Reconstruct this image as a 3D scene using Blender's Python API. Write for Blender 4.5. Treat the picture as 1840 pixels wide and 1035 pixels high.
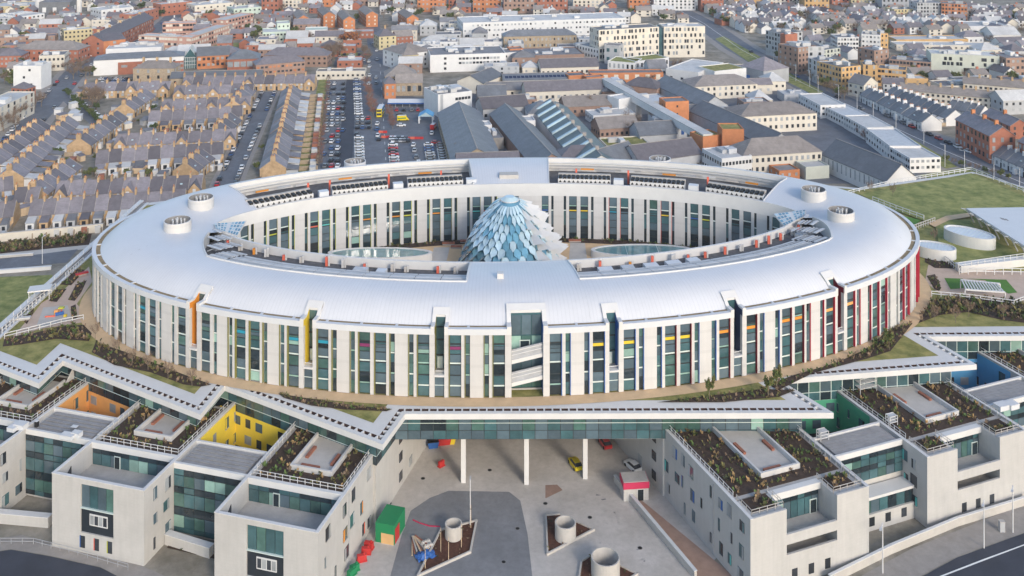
import bpy, math, random
from mathutils import Vector
for o in list(bpy.data.objects): bpy.data.objects.remove(o)
RND = random.Random(11)
D = bpy.data; SC = bpy.context.scene; COL = SC.collection
PI = math.pi
# ---------------------------------------------------------------- camera
# level view camera with a downward lens shift: verticals stay vertical as in the photograph
FP, CX, YH, HC = 1750.0, 920.0, -230.0, 120.0       # focal length (px of the 1840 px photo), centre, horizon row, camera height (m)
cam = D.objects.new('camera', D.cameras.new('camera')); COL.objects.link(cam); SC.camera = cam
cam.location = (0, 0, HC); cam.rotation_euler = (PI/2, 0, 0)
cam.data.sensor_width = 36; cam.data.lens = 36*FP/1840; cam.data.shift_y = -(517.5-YH)/1840
cam.data.clip_start = 1; cam.data.clip_end = 6000
# ---------------------------------------------------------------- sky, sun, exposure
SUN_AZ, SUN_EL = math.radians(152), math.radians(24)     # from north (+Y) clockwise: behind the camera, to its right
wd = D.worlds.new('World'); SC.world = wd; wd.use_nodes = True
nt = wd.node_tree; bg = nt.nodes['Background']; sky = nt.nodes.new('ShaderNodeTexSky')
sky.sky_type = 'NISHITA'; sky.sun_disc = False; sky.sun_elevation = SUN_EL; sky.sun_rotation = SUN_AZ
sky.air_density = 1.0; sky.dust_density = 1.2; sky.ozone_density = 1.2
nt.links.new(sky.outputs[0], bg.inputs[0]); bg.inputs[1].default_value = 0.15
sl = D.lights.new('sun', 'SUN'); so = D.objects.new('sun', sl); COL.objects.link(so)
sl.energy = 1.1; sl.angle = math.radians(12); sl.color = (1.0, .90, .79)
so.rotation_euler = Vector((-math.sin(SUN_AZ)*math.cos(SUN_EL), -math.cos(SUN_AZ)*math.cos(SUN_EL), -math.sin(SUN_EL))).to_track_quat('-Z', 'Y').to_euler()
so.location = (60, -120, 300)
vs = SC.view_settings; vs.view_transform = 'Standard'; vs.look = 'None'; vs.gamma = 1; vs.use_curve_mapping = False
vs.exposure = 0.9
# ---------------------------------------------------------------- helpers
def P(x, y, z=0.0):                      # photo pixel on the horizontal plane at height z
    Y = FP*(HC-z)/(y-YH); return ((x-CX)*Y/FP, Y, z)
MT = {}
def mat(name, rgb, rough=.75, var=.12, sc=.35, rnd=0.0, bump=0.0, bsc=6.0, metal=0.0, spec=.4, rgb2=None, stripes=None, emit=0, trans=0, stain=0, streak=0):
    m = D.materials.new(name); m.use_nodes = True; MT[name] = m
    n = m.node_tree; L = n.links; b = n.nodes['Principled BSDF']
    b.inputs['Roughness'].default_value = rough; b.inputs['Metallic'].default_value = metal
    b.inputs['Specular IOR Level'].default_value = spec
    if trans: b.inputs['Transmission Weight'].default_value = trans
    g = n.nodes.new('ShaderNodeNewGeometry')
    no = n.nodes.new('ShaderNodeTexNoise'); no.inputs['Scale'].default_value = sc; no.inputs['Detail'].default_value = 7; no.inputs['Roughness'].default_value = .65
    L.new(g.outputs['Position'], no.inputs['Vector'])
    mr = n.nodes.new('ShaderNodeMapRange'); mr.inputs[1].default_value = .3; mr.inputs[2].default_value = .7
    L.new(no.outputs[0], mr.inputs[0])
    mx = n.nodes.new('ShaderNodeMix'); mx.data_type = 'RGBA'; L.new(mr.outputs[0], mx.inputs[0])
    lo = [max(0, c*(1-var)) for c in rgb]; hi = [c*(1+var) for c in (rgb2 or rgb)]
    mx.inputs[6].default_value = (*lo, 1); mx.inputs[7].default_value = (*hi, 1)
    out = mx.outputs[2]
    if rnd:
        oi = n.nodes.new('ShaderNodeObjectInfo'); m2 = n.nodes.new('ShaderNodeMapRange'); m2.inputs[3].default_value = 1-rnd; m2.inputs[4].default_value = 1+rnd
        L.new(oi.outputs['Random'], m2.inputs[0])
        hs = n.nodes.new('ShaderNodeHueSaturation'); L.new(m2.outputs[0], hs.inputs['Value']); L.new(out, hs.inputs['Color']); out = hs.outputs[0]
    for amt, scl, vec in ((stain, .09, (1, 1, 1)), (stain*.8, .9, (1, 1, 1)), (streak, 1.0, (1.3, 1.3, .09))):
        if not amt: continue             # blotchy wear and rain streaks
        mp = n.nodes.new('ShaderNodeMapping'); mp.inputs['Scale'].default_value = vec; L.new(g.outputs['Position'], mp.inputs[0])
        ns = n.nodes.new('ShaderNodeTexNoise'); ns.inputs['Scale'].default_value = scl; ns.inputs['Detail'].default_value = 8; ns.inputs['Roughness'].default_value = .7; L.new(mp.outputs[0], ns.inputs['Vector'])
        r_ = n.nodes.new('ShaderNodeMapRange'); r_.inputs[1].default_value = .42; r_.inputs[2].default_value = .68; r_.inputs[3].default_value = 0; r_.inputs[4].default_value = amt; L.new(ns.outputs[0], r_.inputs[0])
        m4 = n.nodes.new('ShaderNodeMix'); m4.data_type = 'RGBA'; L.new(r_.outputs[0], m4.inputs[0]); L.new(out, m4.inputs[6]); m4.inputs[7].default_value = (*[c*.45 for c in rgb], 1); out = m4.outputs[2]
    if stripes:                          # fine standing seams / tile courses along an axis: (axis, spacing, depth)
        sx = n.nodes.new('ShaderNodeSeparateXYZ'); L.new(g.outputs['Position'], sx.inputs[0])
        ma = n.nodes.new('ShaderNodeMath'); ma.operation = 'MULTIPLY'; ma.inputs[1].default_value = 1/stripes[1]; L.new(sx.outputs[stripes[0]], ma.inputs[0])
        fr = n.nodes.new('ShaderNodeMath'); fr.operation = 'FRACT'; L.new(ma.outputs[0], fr.inputs[0])
        gt = n.nodes.new('ShaderNodeMath'); gt.operation = 'GREATER_THAN'; gt.inputs[1].default_value = .85; L.new(fr.outputs[0], gt.inputs[0])
        sm = n.nodes.new('ShaderNodeMath'); sm.operation = 'MULTIPLY'; sm.inputs[1].default_value = stripes[2]; L.new(gt.outputs[0], sm.inputs[0])
        m3 = n.nodes.new('ShaderNodeMix'); m3.data_type = 'RGBA'; L.new(sm.outputs[0], m3.inputs[0]); L.new(out, m3.inputs[6]); m3.inputs[7].default_value = (*[c*.55 for c in rgb], 1); out = m3.outputs[2]
    L.new(out, b.inputs['Base Color'])
    if emit:
        L.new(out, b.inputs['Emission Color']); b.inputs['Emission Strength'].default_value = emit
    if bump:
        n2 = n.nodes.new('ShaderNodeTexNoise'); n2.inputs['Scale'].default_value = bsc; n2.inputs['Detail'].default_value = 4; L.new(g.outputs['Position'], n2.inputs['Vector'])
        bp = n.nodes.new('ShaderNodeBump'); bp.inputs['Strength'].default_value = bump; bp.inputs['Distance'].default_value = .08
        L.new(n2.outputs[0], bp.inputs['Height']); L.new(bp.outputs[0], b.inputs['Normal'])
    return m
mat('render', (.47, .46, .44), .8, .05, .25, stripes=(2, .55, .07), streak=.14, stain=.1)                       # off-white wall cladding of the hospital
mat('cladding', (.53, .522, .508), .55, .045, .2, rnd=.035, streak=.1, stripes=(2, 4.07, .12))
mat('fascia', (.57, .585, .60), .45, .04, .3)
mat('roof_white', (.575, .585, .605), .42, .035, .08, spec=.45, bump=.03, bsc=1.2, stain=.06)
mat('rim_white', (.59, .585, .57), .5, .05, .3)
mat('concrete', (.42, .40, .375), .9, .13, .3, bump=.15, stain=.25)
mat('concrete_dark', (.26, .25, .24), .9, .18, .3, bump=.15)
mat('concrete_pale', (.47, .445, .41), .85, .08, .35, stain=.16)
mat('tan_path', (.58, .41, .245), .9, .09, .5, bump=.1)
mat('pink_paving', (.50, .38, .30), .9, .1, .4)
mat('coping', (.60, .59, .575), .7, .05, .3, stain=.08)
mat('plaza_paving', (.50, .465, .42), .9, .14, .12, bump=.1, rgb2=(.47, .44, .41), stain=.34)
mat('plaza_asphalt', (.21, .215, .225), .9, .16, .15, stain=.35)
mat('asphalt', (.15, .16, .18), .85, .2, .2, bump=.1, stain=.4)
mat('asphalt_dark', (.045, .05, .065), .85, .2, .2)
mat('pavement', (.30, .275, .25), .9, .12, .4, stain=.25)
mat('marking', (.75, .75, .72), .8, .1, 2)
mat('lawn', (.165, .19, .045), 1, .35, .35, rgb2=(.27, .235, .085), bump=.5, bsc=3)
mat('lawn_green', (.145, .20, .045), 1, .35, .3, rgb2=(.25, .24, .085), bump=.4, bsc=3)
mat('artificial_turf', (.08, .19, .03), .95, .12, .6)
mat('soil', (.055, .036, .026), 1, .4, 1.5, bump=.6, bsc=4)
mat('soil_red', (.085, .035, .022), 1, .4, 1.5, bump=.5, bsc=4)
mat('land', (.20, .18, .135), 1, .35, .12, rgb2=(.28, .255, .215), stain=.3)
for k, c in {'orange': (.70, .34, .11), 'yellow': (.78, .58, .06), 'green': (.08, .34, .20), 'blue': (.10, .33, .56), 'navy': (.015, .03, .09), 'lime': (.42, .45, .05),
             'olive': (.20, .19, .05), 'red': (.42, .02, .045), 'maroon': (.16, .008, .02), 'cyan': (.02, .25, .36), 'magenta': (.20, .03, .11), 'amber': (.62, .24, .03), 'royal': (.03, .11, .33),
             'coral': (.62, .13, .08), 'brightred': (.45, .03, .028), 'pink': (.50, .03, .09), 'brightyellow': (.62, .46, .03), 'turquoise': (.10, .45, .42), 'signal_green': (.012, .19, .075)}.items():
    mat(k, c, .6, .06, .6)
mat('glass_teal', (.05, .112, .125), .07, .25, .3, rnd=.2, spec=.9)
mat('glass_slate', (.08, .12, .145), .08, .2, .3, rnd=.2, spec=.8)
mat('glass_green', (.06, .125, .11), .08, .3, .4, rnd=.25, spec=.8)
mat('glass_dark', (.02, .032, .04), .08, .3, .4, rnd=.3, spec=.7)
mat('glass_mint', (.24, .38, .33), .2, .15, .4, rnd=.2, spec=.6)
mat('glass_pool', (.12, .24, .25), .1, .3, .3, spec=.8)
mat('glass_blue', (.12, .27, .35), .12, .25, .3, rnd=.35, spec=.9)
mat('glass_ice', (.45, .58, .62), .12, .12, .3, rnd=.2, spec=.8)
mat('window_dark', (.035, .04, .048), .2, .3, .5, rnd=.4, spec=.5)
mat('window_pale', (.30, .32, .33), .3, .2, .5, rnd=.25)
mat('transom', (.55, .63, .60), .5, .08, .6)
mat('frame_dark', (.022, .03, .034), .5, .15, .5)
mat('panel_dark', (.018, .024, .032), .6, .2, .4)
mat('white_metal', (.58, .58, .575), .5, .06, .6)
mat('roof_pale2', (.56, .60, .64), .4, .06, .4)
mat('steel', (.36, .37, .385), .5, .12, .8)
mat('galvanised', (.47, .48, .49), .5, .15, .6)
mat('grey_roof', (.22, .215, .21), .85, .12, .25, stain=.3)
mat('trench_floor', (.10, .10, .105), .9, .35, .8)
mat('louvre', (.27, .265, .265), .7, .15, .6)
mat('slot_shade_brown', (.055, .03, .024), .9, .25, .8)  # brown darkened to carry the shade of the open canopy slots
mat('gutter', (.27, .20, .11), .9, .35, .8)
mat('wood', (.30, .12, .075), .8, .2, .8)
mat('black', (.012, .012, .013), .6, .2, .5)
mat('rubber', (.02, .02, .02), .8, .1, 1)

def seams(name, depth=.1):
    m = MT[name]; n = m.node_tree; L = n.links; b = n.nodes['Principled BSDF']; src = b.inputs['Base Color'].links[0].from_socket
    uv = n.nodes.new('ShaderNodeUVMap'); sx = n.nodes.new('ShaderNodeSeparateXYZ'); L.new(uv.outputs[0], sx.inputs[0])
    fr = n.nodes.new('ShaderNodeMath'); fr.operation = 'FRACT'; L.new(sx.outputs[0], fr.inputs[0])
    gt = n.nodes.new('ShaderNodeMath'); gt.operation = 'GREATER_THAN'; gt.inputs[1].default_value = .8; L.new(fr.outputs[0], gt.inputs[0])
    fr2 = n.nodes.new('ShaderNodeMath'); fr2.operation = 'MULTIPLY'; fr2.inputs[1].default_value = depth; L.new(gt.outputs[0], fr2.inputs[0])
    mx = n.nodes.new('ShaderNodeMix'); mx.data_type = 'RGBA'; L.new(fr2.outputs[0], mx.inputs[0]); L.new(src, mx.inputs[6]); mx.inputs[7].default_value = (.2, .21, .23, 1); L.new(mx.outputs[2], b.inputs['Base Color'])
class MB:
    def __init__(s): s.v = []; s.f = []; s.m = []
    def box(s, a, b, mi=0):
        x0, y0, z0 = a; x1, y1, z1 = b; n = len(s.v)
        s.v += [(x0,y0,z0),(x1,y0,z0),(x1,y1,z0),(x0,y1,z0),(x0,y0,z1),(x1,y0,z1),(x1,y1,z1),(x0,y1,z1)]
        for q in ((0,3,2,1),(4,5,6,7),(0,1,5,4),(1,2,6,5),(2,3,7,6),(3,0,4,7)): s.f.append([n+i for i in q]); s.m.append(mi)
        return s
    def face(s, pts, mi=0):
        n = len(s.v); s.v += [tuple(p) for p in pts]; s.f.append(list(range(n, n+len(pts)))); s.m.append(mi); return s
    def prism(s, poly, z0, z1, mt=0, ms=0):                      # vertical prism over a 2-D polygon (counter-clockwise)
        n = len(s.v); k = len(poly)
        s.v += [(p[0], p[1], z0) for p in poly] + [(p[0], p[1], z1) for p in poly]
        s.f.append(list(range(n+k, n+2*k))); s.m.append(mt); s.f.append(list(range(n+k-1, n-1, -1))); s.m.append(ms)
        for i in range(k): j = (i+1) % k; s.f.append([n+i, n+j, n+k+j, n+k+i]); s.m.append(ms)
        return s
    def hexa(s, lo, hi, mi=0):                                   # eight-corner solid: four lower, four upper points
        n = len(s.v); s.v += [tuple(p) for p in lo] + [tuple(p) for p in hi]
        for q in ((0,3,2,1),(4,5,6,7),(0,1,5,4),(1,2,6,5),(2,3,7,6),(3,0,4,7)): s.f.append([n+i for i in q]); s.m.append(mi)
        return s
    def bar(s, a, b, w, mi=0):                                   # square bar between two points
        a = Vector(a); b = Vector(b); d = (b-a).normalized(); u = d.cross(Vector((0,0,1)))
        if u.length < .01: u = Vector((1,0,0))
        u = u.normalized()*w/2; t = d.cross(u).normalized()*w/2
        return s.hexa([a-u-t, a+u-t, a+u+t, a-u+t], [b-u-t, b+u-t, b+u+t, b-u+t], mi)
    def frustum(s, c, r0, r1, z0, z1, k=24, mi=0, cap=True, ell=1.0):
        n = len(s.v)
        for r, z in ((r0, z0), (r1, z1)): s.v += [(c[0]+r*math.cos(2*PI*i/k), c[1]+r*ell*math.sin(2*PI*i/k), z) for i in range(k)]
        for i in range(k): j = (i+1) % k; s.f.append([n+i, n+j, n+k+j, n+k+i]); s.m.append(mi)
        if cap: s.f.append(list(range(n+k, n+2*k))); s.m.append(mi); s.f.append(list(range(n+k-1, n-1, -1))); s.m.append(mi)
        return s
    def mesh(s, name, mats, smooth=False):
        me = D.meshes.new(name); me.from_pydata(s.v, [], s.f)
        for m in (mats if isinstance(mats, (list, tuple)) else [mats]): me.materials.append(MT[m])
        me.polygons.foreach_set('material_index', s.m)
        if smooth: me.polygons.foreach_set('use_smooth', [True]*len(s.f))
        me.update(); return me
    def build(s, name, mats, parent=None, loc=(0,0,0), rz=0, smooth=False):
        return put(name, s.mesh(name, mats, smooth), parent, loc, rz)
def put(name, me, parent=None, loc=(0,0,0), rz=0, scale=None):
    o = D.objects.new(name, me); COL.objects.link(o); o.location = loc
    if rz: o.rotation_euler = (0, 0, rz)
    if scale: o.scale = scale
    if parent: o.parent = parent
    return o
UB = {}
def ub(m):                                                       # shared unit block of one material (base at z = 0)
    if m not in UB: UB[m] = MB().box((-.5,-.5,0), (.5,.5,1)).mesh('block_'+m, m)
    return UB[m]
def bx(name, parent, loc, size, m, rz=0): return put(name, ub(m), parent, loc, rz, size)
def tag(o, label, cat, group=None):
    o['label'] = label; o['category'] = cat
    if group: o['group'] = group
    return o
def thing(name, label, cat, loc=(0,0,0), rz=0, group=None):
    o = D.objects.new(name, None); COL.objects.link(o); o.location = loc; o.rotation_euler = (0,0,rz); o.empty_display_size = .5
    return tag(o, label, cat, group)
def struct(o, kind='structure'): o['kind'] = kind; return o
def sheet(name, pts, z, m, kind='structure', parent=None):
    o = MB().face([(p[0], p[1], z) for p in ccw(pts)]).build(name, m, parent)
    return struct(o, kind) if parent is None else o
def ccw(p):
    a = sum(p[i][0]*p[(i+1)%len(p)][1]-p[(i+1)%len(p)][0]*p[i][1] for i in range(len(p)))
    return list(p) if a > 0 else list(reversed(p))
def copy_tree(o, parent=None):
    c = o.copy(); COL.objects.link(c); c.parent = parent
    for ch in (KIDS[o.name] if o.name in KIDS else o.children): copy_tree(ch, c)
    return c
KIDS = {}
def freeze(o):                                                   # remember a prototype's children once (o.children is slow)
    KIDS[o.name] = list(o.children)
    for c in KIDS[o.name]: freeze(c)
def pip(x, y, poly):
    r = False; j = len(poly)-1
    for i in range(len(poly)):
        xi, yi = poly[i][:2]; xj, yj = poly[j][:2]
        if (yi > y) != (yj > y) and x < (xj-xi)*(y-yi)/(yj-yi)+xi: r = not r
        j = i
    return r
def offs(pts, d):                                                # open polyline moved d metres to its left
    out = []
    for i, p in enumerate(pts):
        ds = []
        if i > 0: ds.append((Vector(p[:2])-Vector(pts[i-1][:2])).normalized())
        if i < len(pts)-1: ds.append((Vector(pts[i+1][:2])-Vector(p[:2])).normalized())
        ns = [Vector((-q.y, q.x)) for q in ds]
        n = ns[0] if len(ns) == 1 else (ns[0]+ns[1]).normalized()
        k = d/max(.35, n.dot(ns[0])); out.append((p[0]+n.x*k, p[1]+n.y*k))
    return out
def along(a, b, t): return (a[0]+(b[0]-a[0])*t, a[1]+(b[1]-a[1])*t)
# ================================================================ ground, plaza
ZD = 18.0                                                        # garden deck level
struct(MB().face([(-2500,-300,0),(2500,-300,0),(2500,4500,0),(-2500,4500,0)]).build('ground', 'land'))
sheet('plaza', [P(400,1040), P(1250,1040), P(1290,1000), P(1200,800), P(1100,770), P(720,770), P(640,900)], .02, 'plaza_paving')
sheet('plaza_roadway', [P(806,882), P(915,884), P(935,900), P(948,960), P(957,1040), P(700,1040), P(722,960), P(738,918), P(772,895)], .03, 'plaza_asphalt')
# ================================================================ the oval ward building
RA, RB, RCX, RCY, RPH, RT = 101.0, 55.0, .1, 244.1, .054, 28.0
NT = 4000; TAB = []; acc = 0; prev = None
for i in range(NT+1):
    th = -PI/2+2*PI*i/NT; c, s = math.cos(RPH), math.sin(RPH)
    ex, ey = RA*math.cos(th), RB*math.sin(th); nx, ny = -math.cos(th)/RA, -math.sin(th)/RB; k = math.hypot(nx, ny); nx /= k; ny /= k
    p = (RCX+ex*c-ey*s, RCY+ex*s+ey*c); n = (nx*c-ny*s, nx*s+ny*c)
    if prev: acc += math.hypot(p[0]-prev[0], p[1]-prev[1])
    TAB.append((acc, p, n)); prev = p
PER = acc
import bisect
KEYS = [t[0] for t in TAB]
def ring(s, t=0.0):                                              # point t metres inside the outer wall, s metres round from the front
    s %= PER; i = min(NT-1, max(0, bisect.bisect(KEYS, s)-1)); a, b = TAB[i], TAB[i+1]; f = (s-a[0])/max(1e-9, b[0]-a[0])
    q = [a[1][k]+(b[1][k]-a[1][k])*f+(a[2][k]+(b[2][k]-a[2][k])*f)*t for k in (0, 1)]
    return (q[0], q[1])
def px_of(p, z): return CX+FP*p[0]/p[1], YH+FP*(HC-z)/p[1]
def s_at(x, t, z, back=False):                                   # arc position whose photo column is x, on the front or back half
    best = None
    lo, hi = (PER*.27, PER*.73) if back else (-PER*.23, PER*.23)
    for i in range(1600):
        s = lo+(hi-lo)*i/1599; e = abs(px_of(ring(s, t), z)[0]-x)
        if best is None or e < best[0]: best = (e, s)
    return best[1]
ward = thing('ward_building', 'white oval hospital ward building with curved white roof round a courtyard', 'hospital', (0, 246, ZD))
def wl(q, z): return (q[0], q[1]-246, z-ZD)                      # world to ward building
def seg(name, s0, s1, t0, t1, z0, z1, m, parent=None):           # straight block between two arc positions
    a, b = ring(s0, t0), ring(s1, t0); mx, my = (a[0]+b[0])/2, (a[1]+b[1])/2; L = math.hypot(b[0]-a[0], b[1]-a[1])
    rz = math.atan2(b[1]-a[1], b[0]-a[0]); d = t1-t0; nx, ny = -math.sin(rz), math.cos(rz)
    return bx(name, ward, wl((mx+nx*d/2, my+ny*d/2), z0), (L, d, z1-z0), m, rz)
ZE = 31.2; ZR = 34.95; ZI = 33.1                                   # eaves, ridge, inner rim
def zroof(t):
    if t <= 16: u = max(0, (t-1.7)/14.3); return ZE+(ZR-ZE)*(1-(1-u)**4.0)
    return ZR-(ZR-ZI)*((t-16)/12)**1.3
SE = s_at(948, 0, ZD)
WZ1 = 30.2
GL = ['glass_teal']*5+['glass_slate']*6+['glass_green']*3+['glass_dark']*3+['glass_mint']; seams('roof_white')
def window(s0, s1, wide, colour=None, reveal=None, side=0, z0=ZD+.1, z1=WZ1, t=.34, inner=False):
    a, b = ring(s0, t+.12), ring(s1, t+.12)
    if inner: a, b = b, a
    L = math.hypot(b[0]-a[0], b[1]-a[1]); rz = math.atan2(b[1]-a[1], b[0]-a[0]); H = z1-z0
    w = put('window', ub('frame_dark'), ward, wl(((a[0]+b[0])/2, (a[1]+b[1])/2), z0), rz, (L, .2, H))
    # children live in the frame's unit space
    cuts = [0, .155, .185, .33, .345, .50, .515, .545, .67, .68, .745, .80, .83, .85, 1.0] if wide else [0, .2, .33, .36, .52, .66, .69, .85, 1.0]
    kinds = (['p','t','p',None,'p',None,'t','p',None,'p','c','p',None,'p'] if wide else ['p','p','t','p','p','t','p','p'])
    for k in range(len(kinds)):
        if kinds[k] is None: continue
        lo, hi = cuts[k], cuts[k+1]
        if kinds[k] == 'p': nm, m = 'pane', RND.choice(GL)
        elif kinds[k] == 't': nm, m = 'transom', 'transom' if RND.random() < .8 else 'glass_mint'
        else: nm, m = 'blind', colour if colour and RND.random() < .75 else 'glass_slate'
        bx(nm, w, (0, -.62, lo+.004), (.93, .25, hi-lo-.008), m)
    if reveal:
        bx('reveal', w, (side*(.5+.06/L), -1.4, 0), (.12/L, 3.6, 1.0), reveal)
    return w
def notch(sc, wd, col, depth=2.9):
    h = wd/2
    win = seg('window', sc-h, sc+h, .4, .55, ZD+.1, 22.0, 'glass_slate'); bx('window_frame', win, (0, -.6, .52), (1, .4, .03), 'transom')
    seg('sill', sc-h, sc+h, -.15, 1.4, 22.0, 22.35, 'rim_white')
    seg('balcony_floor', sc-h, sc+h, 1.4, depth, 21.9, 22.2, 'concrete')
    ts = [.1, .8, 1.5, 2.2, depth]
    for sd in (-1, 1):
        m = MB()
        for i in range(len(ts)-1):
            q = [ring(sc+sd*(h+e), t) for e in (0, .3) for t in (ts[i], ts[i+1])]
            lo = [wl(q[0], 22.2), wl(q[1], 22.2), wl(q[3], 22.2), wl(q[2], 22.2)]
            hi = [wl(q[0], max(ZE, zroof(ts[i]))+.2), wl(q[1], zroof(ts[i+1])+.2), wl(q[3], zroof(ts[i+1])+.2), wl(q[2], max(ZE, zroof(ts[i]))+.2)]
            if sd < 0: lo.reverse(); hi.reverse()
            m.hexa(lo, hi)
        m.build('notch_wall', col, ward)
    g = seg('notch_window', sc-h, sc+h, depth, depth+.2, 22.3, zroof(depth), 'glass_teal')
    for z in (.25, .55, .8): bx('glazing_bar', g, (0, -.9, z), (1, .8, .02), 'frame_dark')
    bx('door', g, (-.1, -1.0, 0), (.55, .6, .23), 'transom'); bx('balcony_rail', g, (0, -depth/.2+1.5, .06), (.9, .4, .012), 'white_metal')
    portal(sc, h, depth)
def portal(sc, h, depth, wdt=.75):
    m = MB(); ts = [-.16, .6, 1.2, 1.8, 2.4, depth, depth+.9]
    top = lambda t: max(ZE+.15, zroof(max(t, 0)))+.45
    for sd in (-1, 1):
        for i in range(len(ts)-1):
            q = [ring(sc+sd*(h+e), t) for e in (.02, wdt) for t in (ts[i], ts[i+1])]
            zb = [30.2 if ts[i] < .5 else zroof(ts[i])-.6, 30.2 if ts[i+1] < .5 else zroof(ts[i+1])-.6]
            lo = [wl(q[0], zb[0]), wl(q[1], zb[1]), wl(q[3], zb[1]), wl(q[2], zb[0])]
            hi = [wl(q[0], top(ts[i])), wl(q[1], top(ts[i+1])), wl(q[3], top(ts[i+1])), wl(q[2], top(ts[i]))]
            if sd < 0: lo.reverse(); hi.reverse()
            m.hexa(lo, hi)
    q = [ring(sc+e, t) for e in (-h-wdt, h+wdt) for t in (depth, depth+1.3)]
    zb, zt = zroof(depth)-.4, zroof(depth+1.3)+.5
    m.hexa([wl(q[0], zb), wl(q[2], zb), wl(q[3], zb), wl(q[1], zb)], [wl(q[0], top(depth)+.01), wl(q[2], top(depth)+.01), wl(q[3], zt), wl(q[1], zt)])
    m.build('portal_frame', 'rim_white', ward)
GAPS = []                                                        # (s0, s1, first t of the roof there)
NOTCHC = {1: ['royal', 'navy', 'maroon', 'red', 'red', 'red'], -1: ['olive', 'brightyellow', 'amber', 'orange', 'orange', 'orange']}
BLINDC = {1: ['brightyellow', 'brightyellow', 'brightyellow', 'amber', 'amber', 'orange', None, None, None], -1: ['magenta', 'magenta', 'magenta', 'cyan', 'cyan', None, 'cyan', None, None]}
SPANS = []                                                       # fascia spans
for sd in (1, -1):
    d = 3.1; nb = 0; typ = 'entrance'; last = 3.1+.75
    def part(kind, w, **k):
        global d
        s0, s1 = SE+sd*d, SE+sd*(d+w); lo, hi = min(s0, s1), max(s0, s1); d += w
        if kind == 'wall': seg('wall_panel', lo, hi, 0, .8, ZD, WZ1, 'cladding')
        elif kind in 'wn':
            dd = abs(d); rv = None
            if sd > 0: rv = 'royal' if dd < 45 and (kind == 'n' or dd < 28) else ('red' if dd > 60 else 'maroon' if kind == 'w' else 'royal')
            else: rv = 'olive' if dd < 62 else None
            if sd > 0 and (dd > 112 or (dd > 84 and kind == 'n')): rv = None
            window(lo, hi, kind == 'w', BLINDC[sd][min(8, nb)] if kind == 'w' else None, rv, sd)
        return lo, hi
    while d < 152:
        if typ == 'entrance': seq = [('wall', 1.25), ('w', 2.3), ('wall', .8), ('n', .9)]
        elif typ == 'notch': seq = [('n', .9), ('wall', .8), ('w', 2.3), ('wall', 1.0), ('notch', 1.9), ('wall', 1.0), ('w', 2.3), ('wall', .8), ('n', .9)]
        else: seq = [('n', .9), ('wall', .8), ('w', 2.25), ('wall', .95), ('w', 2.25), ('wall', .8), ('n', .9)]
        for kd, w in seq:
            if kd == 'notch':
                s0 = SE+sd*(d+w/2); notch(s0, w, NOTCHC[sd][min(5, nb//2)]); GAPS.append((s0-w/2, s0+w/2, 2.9))
                SPANS.append((SE+sd*last, s0-sd*(w/2+.75))); last = d+w+.75; d += w
            else: part(kd, w)
        part('wall', 2.8 if d < 90 else 2.4)
        nb += 1; typ = 'normal' if typ == 'notch' or nb > 5 else 'notch'
    SPANS.append((SE+sd*last, SE+sd*d)); SEND = d
SPANS.append((SE+SEND, SE+PER-SEND))
# central entrance opening with two ramps
GAPS.append((SE-3.1, SE+3.1, 3.6)); portal(SE, 3.1, 3.6, .9)
g = seg('entrance_glazing', SE-3.1, SE+3.1, 3.4, 3.6, ZD, zroof(3.5), 'glass_teal')
for i, x in enumerate((-.33, 0, .33)):
    for z0, z1, m in ((.02, .16, 'glass_green'), (.18, .44, 'glass_slate'), (.46, .70, 'glass_mint' if i != 1 else 'glass_green'), (.72, .98, 'glass_slate')):
        bx('pane', g, (x, -1.0, z0), (.30, .6, z1-z0), m)
bx('door_frame', g, (-.05, -1.7, .46), (.34, .5, .19), 'transom'); bx('door', g, (-.05, -2.0, .465), (.28, .4, .175), 'glass_dark')
for sd in (-1, 1): seg('notch_wall', SE+sd*3.1-.15*(1-sd), SE+sd*3.1+.15*(1+sd), .2, 3.5, ZD, 31.6, 'cladding' if sd < 0 else 'royal')
for z in (20.4, 24.8):
    a, b = ring(SE-3.05, .5), ring(SE+3.05, .5)
    for nm, zz, th, m, t in (('ramp', z, .75, 'rim_white', 0), ('balustrade', z+.75, 1.9, 'steel', .25), ('handrail', z+1.6, .14, 'white_metal', .1), ('handrail', z+2.3, .14, 'white_metal', .1)):
        n = (b[1]-a[1], a[0]-b[0]); q = [(a[0], a[1]+t), (b[0], b[1]+t), (b[0], b[1]+t+(.25 if th > .2 else .08)+(2.2 if nm == 'ramp' else 0)), (a[0], a[1]+t+(.25 if th > .2 else .08)+(2.2 if nm == 'ramp' else 0))]
        MB().hexa([wl(q[0], zz-.6), wl(q[1], zz+.7), wl(q[2], zz+.7), wl(q[3], zz-.6)], [wl(q[0], zz-.6+th), wl(q[1], zz+.7+th), wl(q[2], zz+.7+th), wl(q[3], zz-.6+th)]).build(nm, m, ward)
bx('floor_band', g, (0, -3.5, .0), (1, 1, .02), 'concrete')
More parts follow.
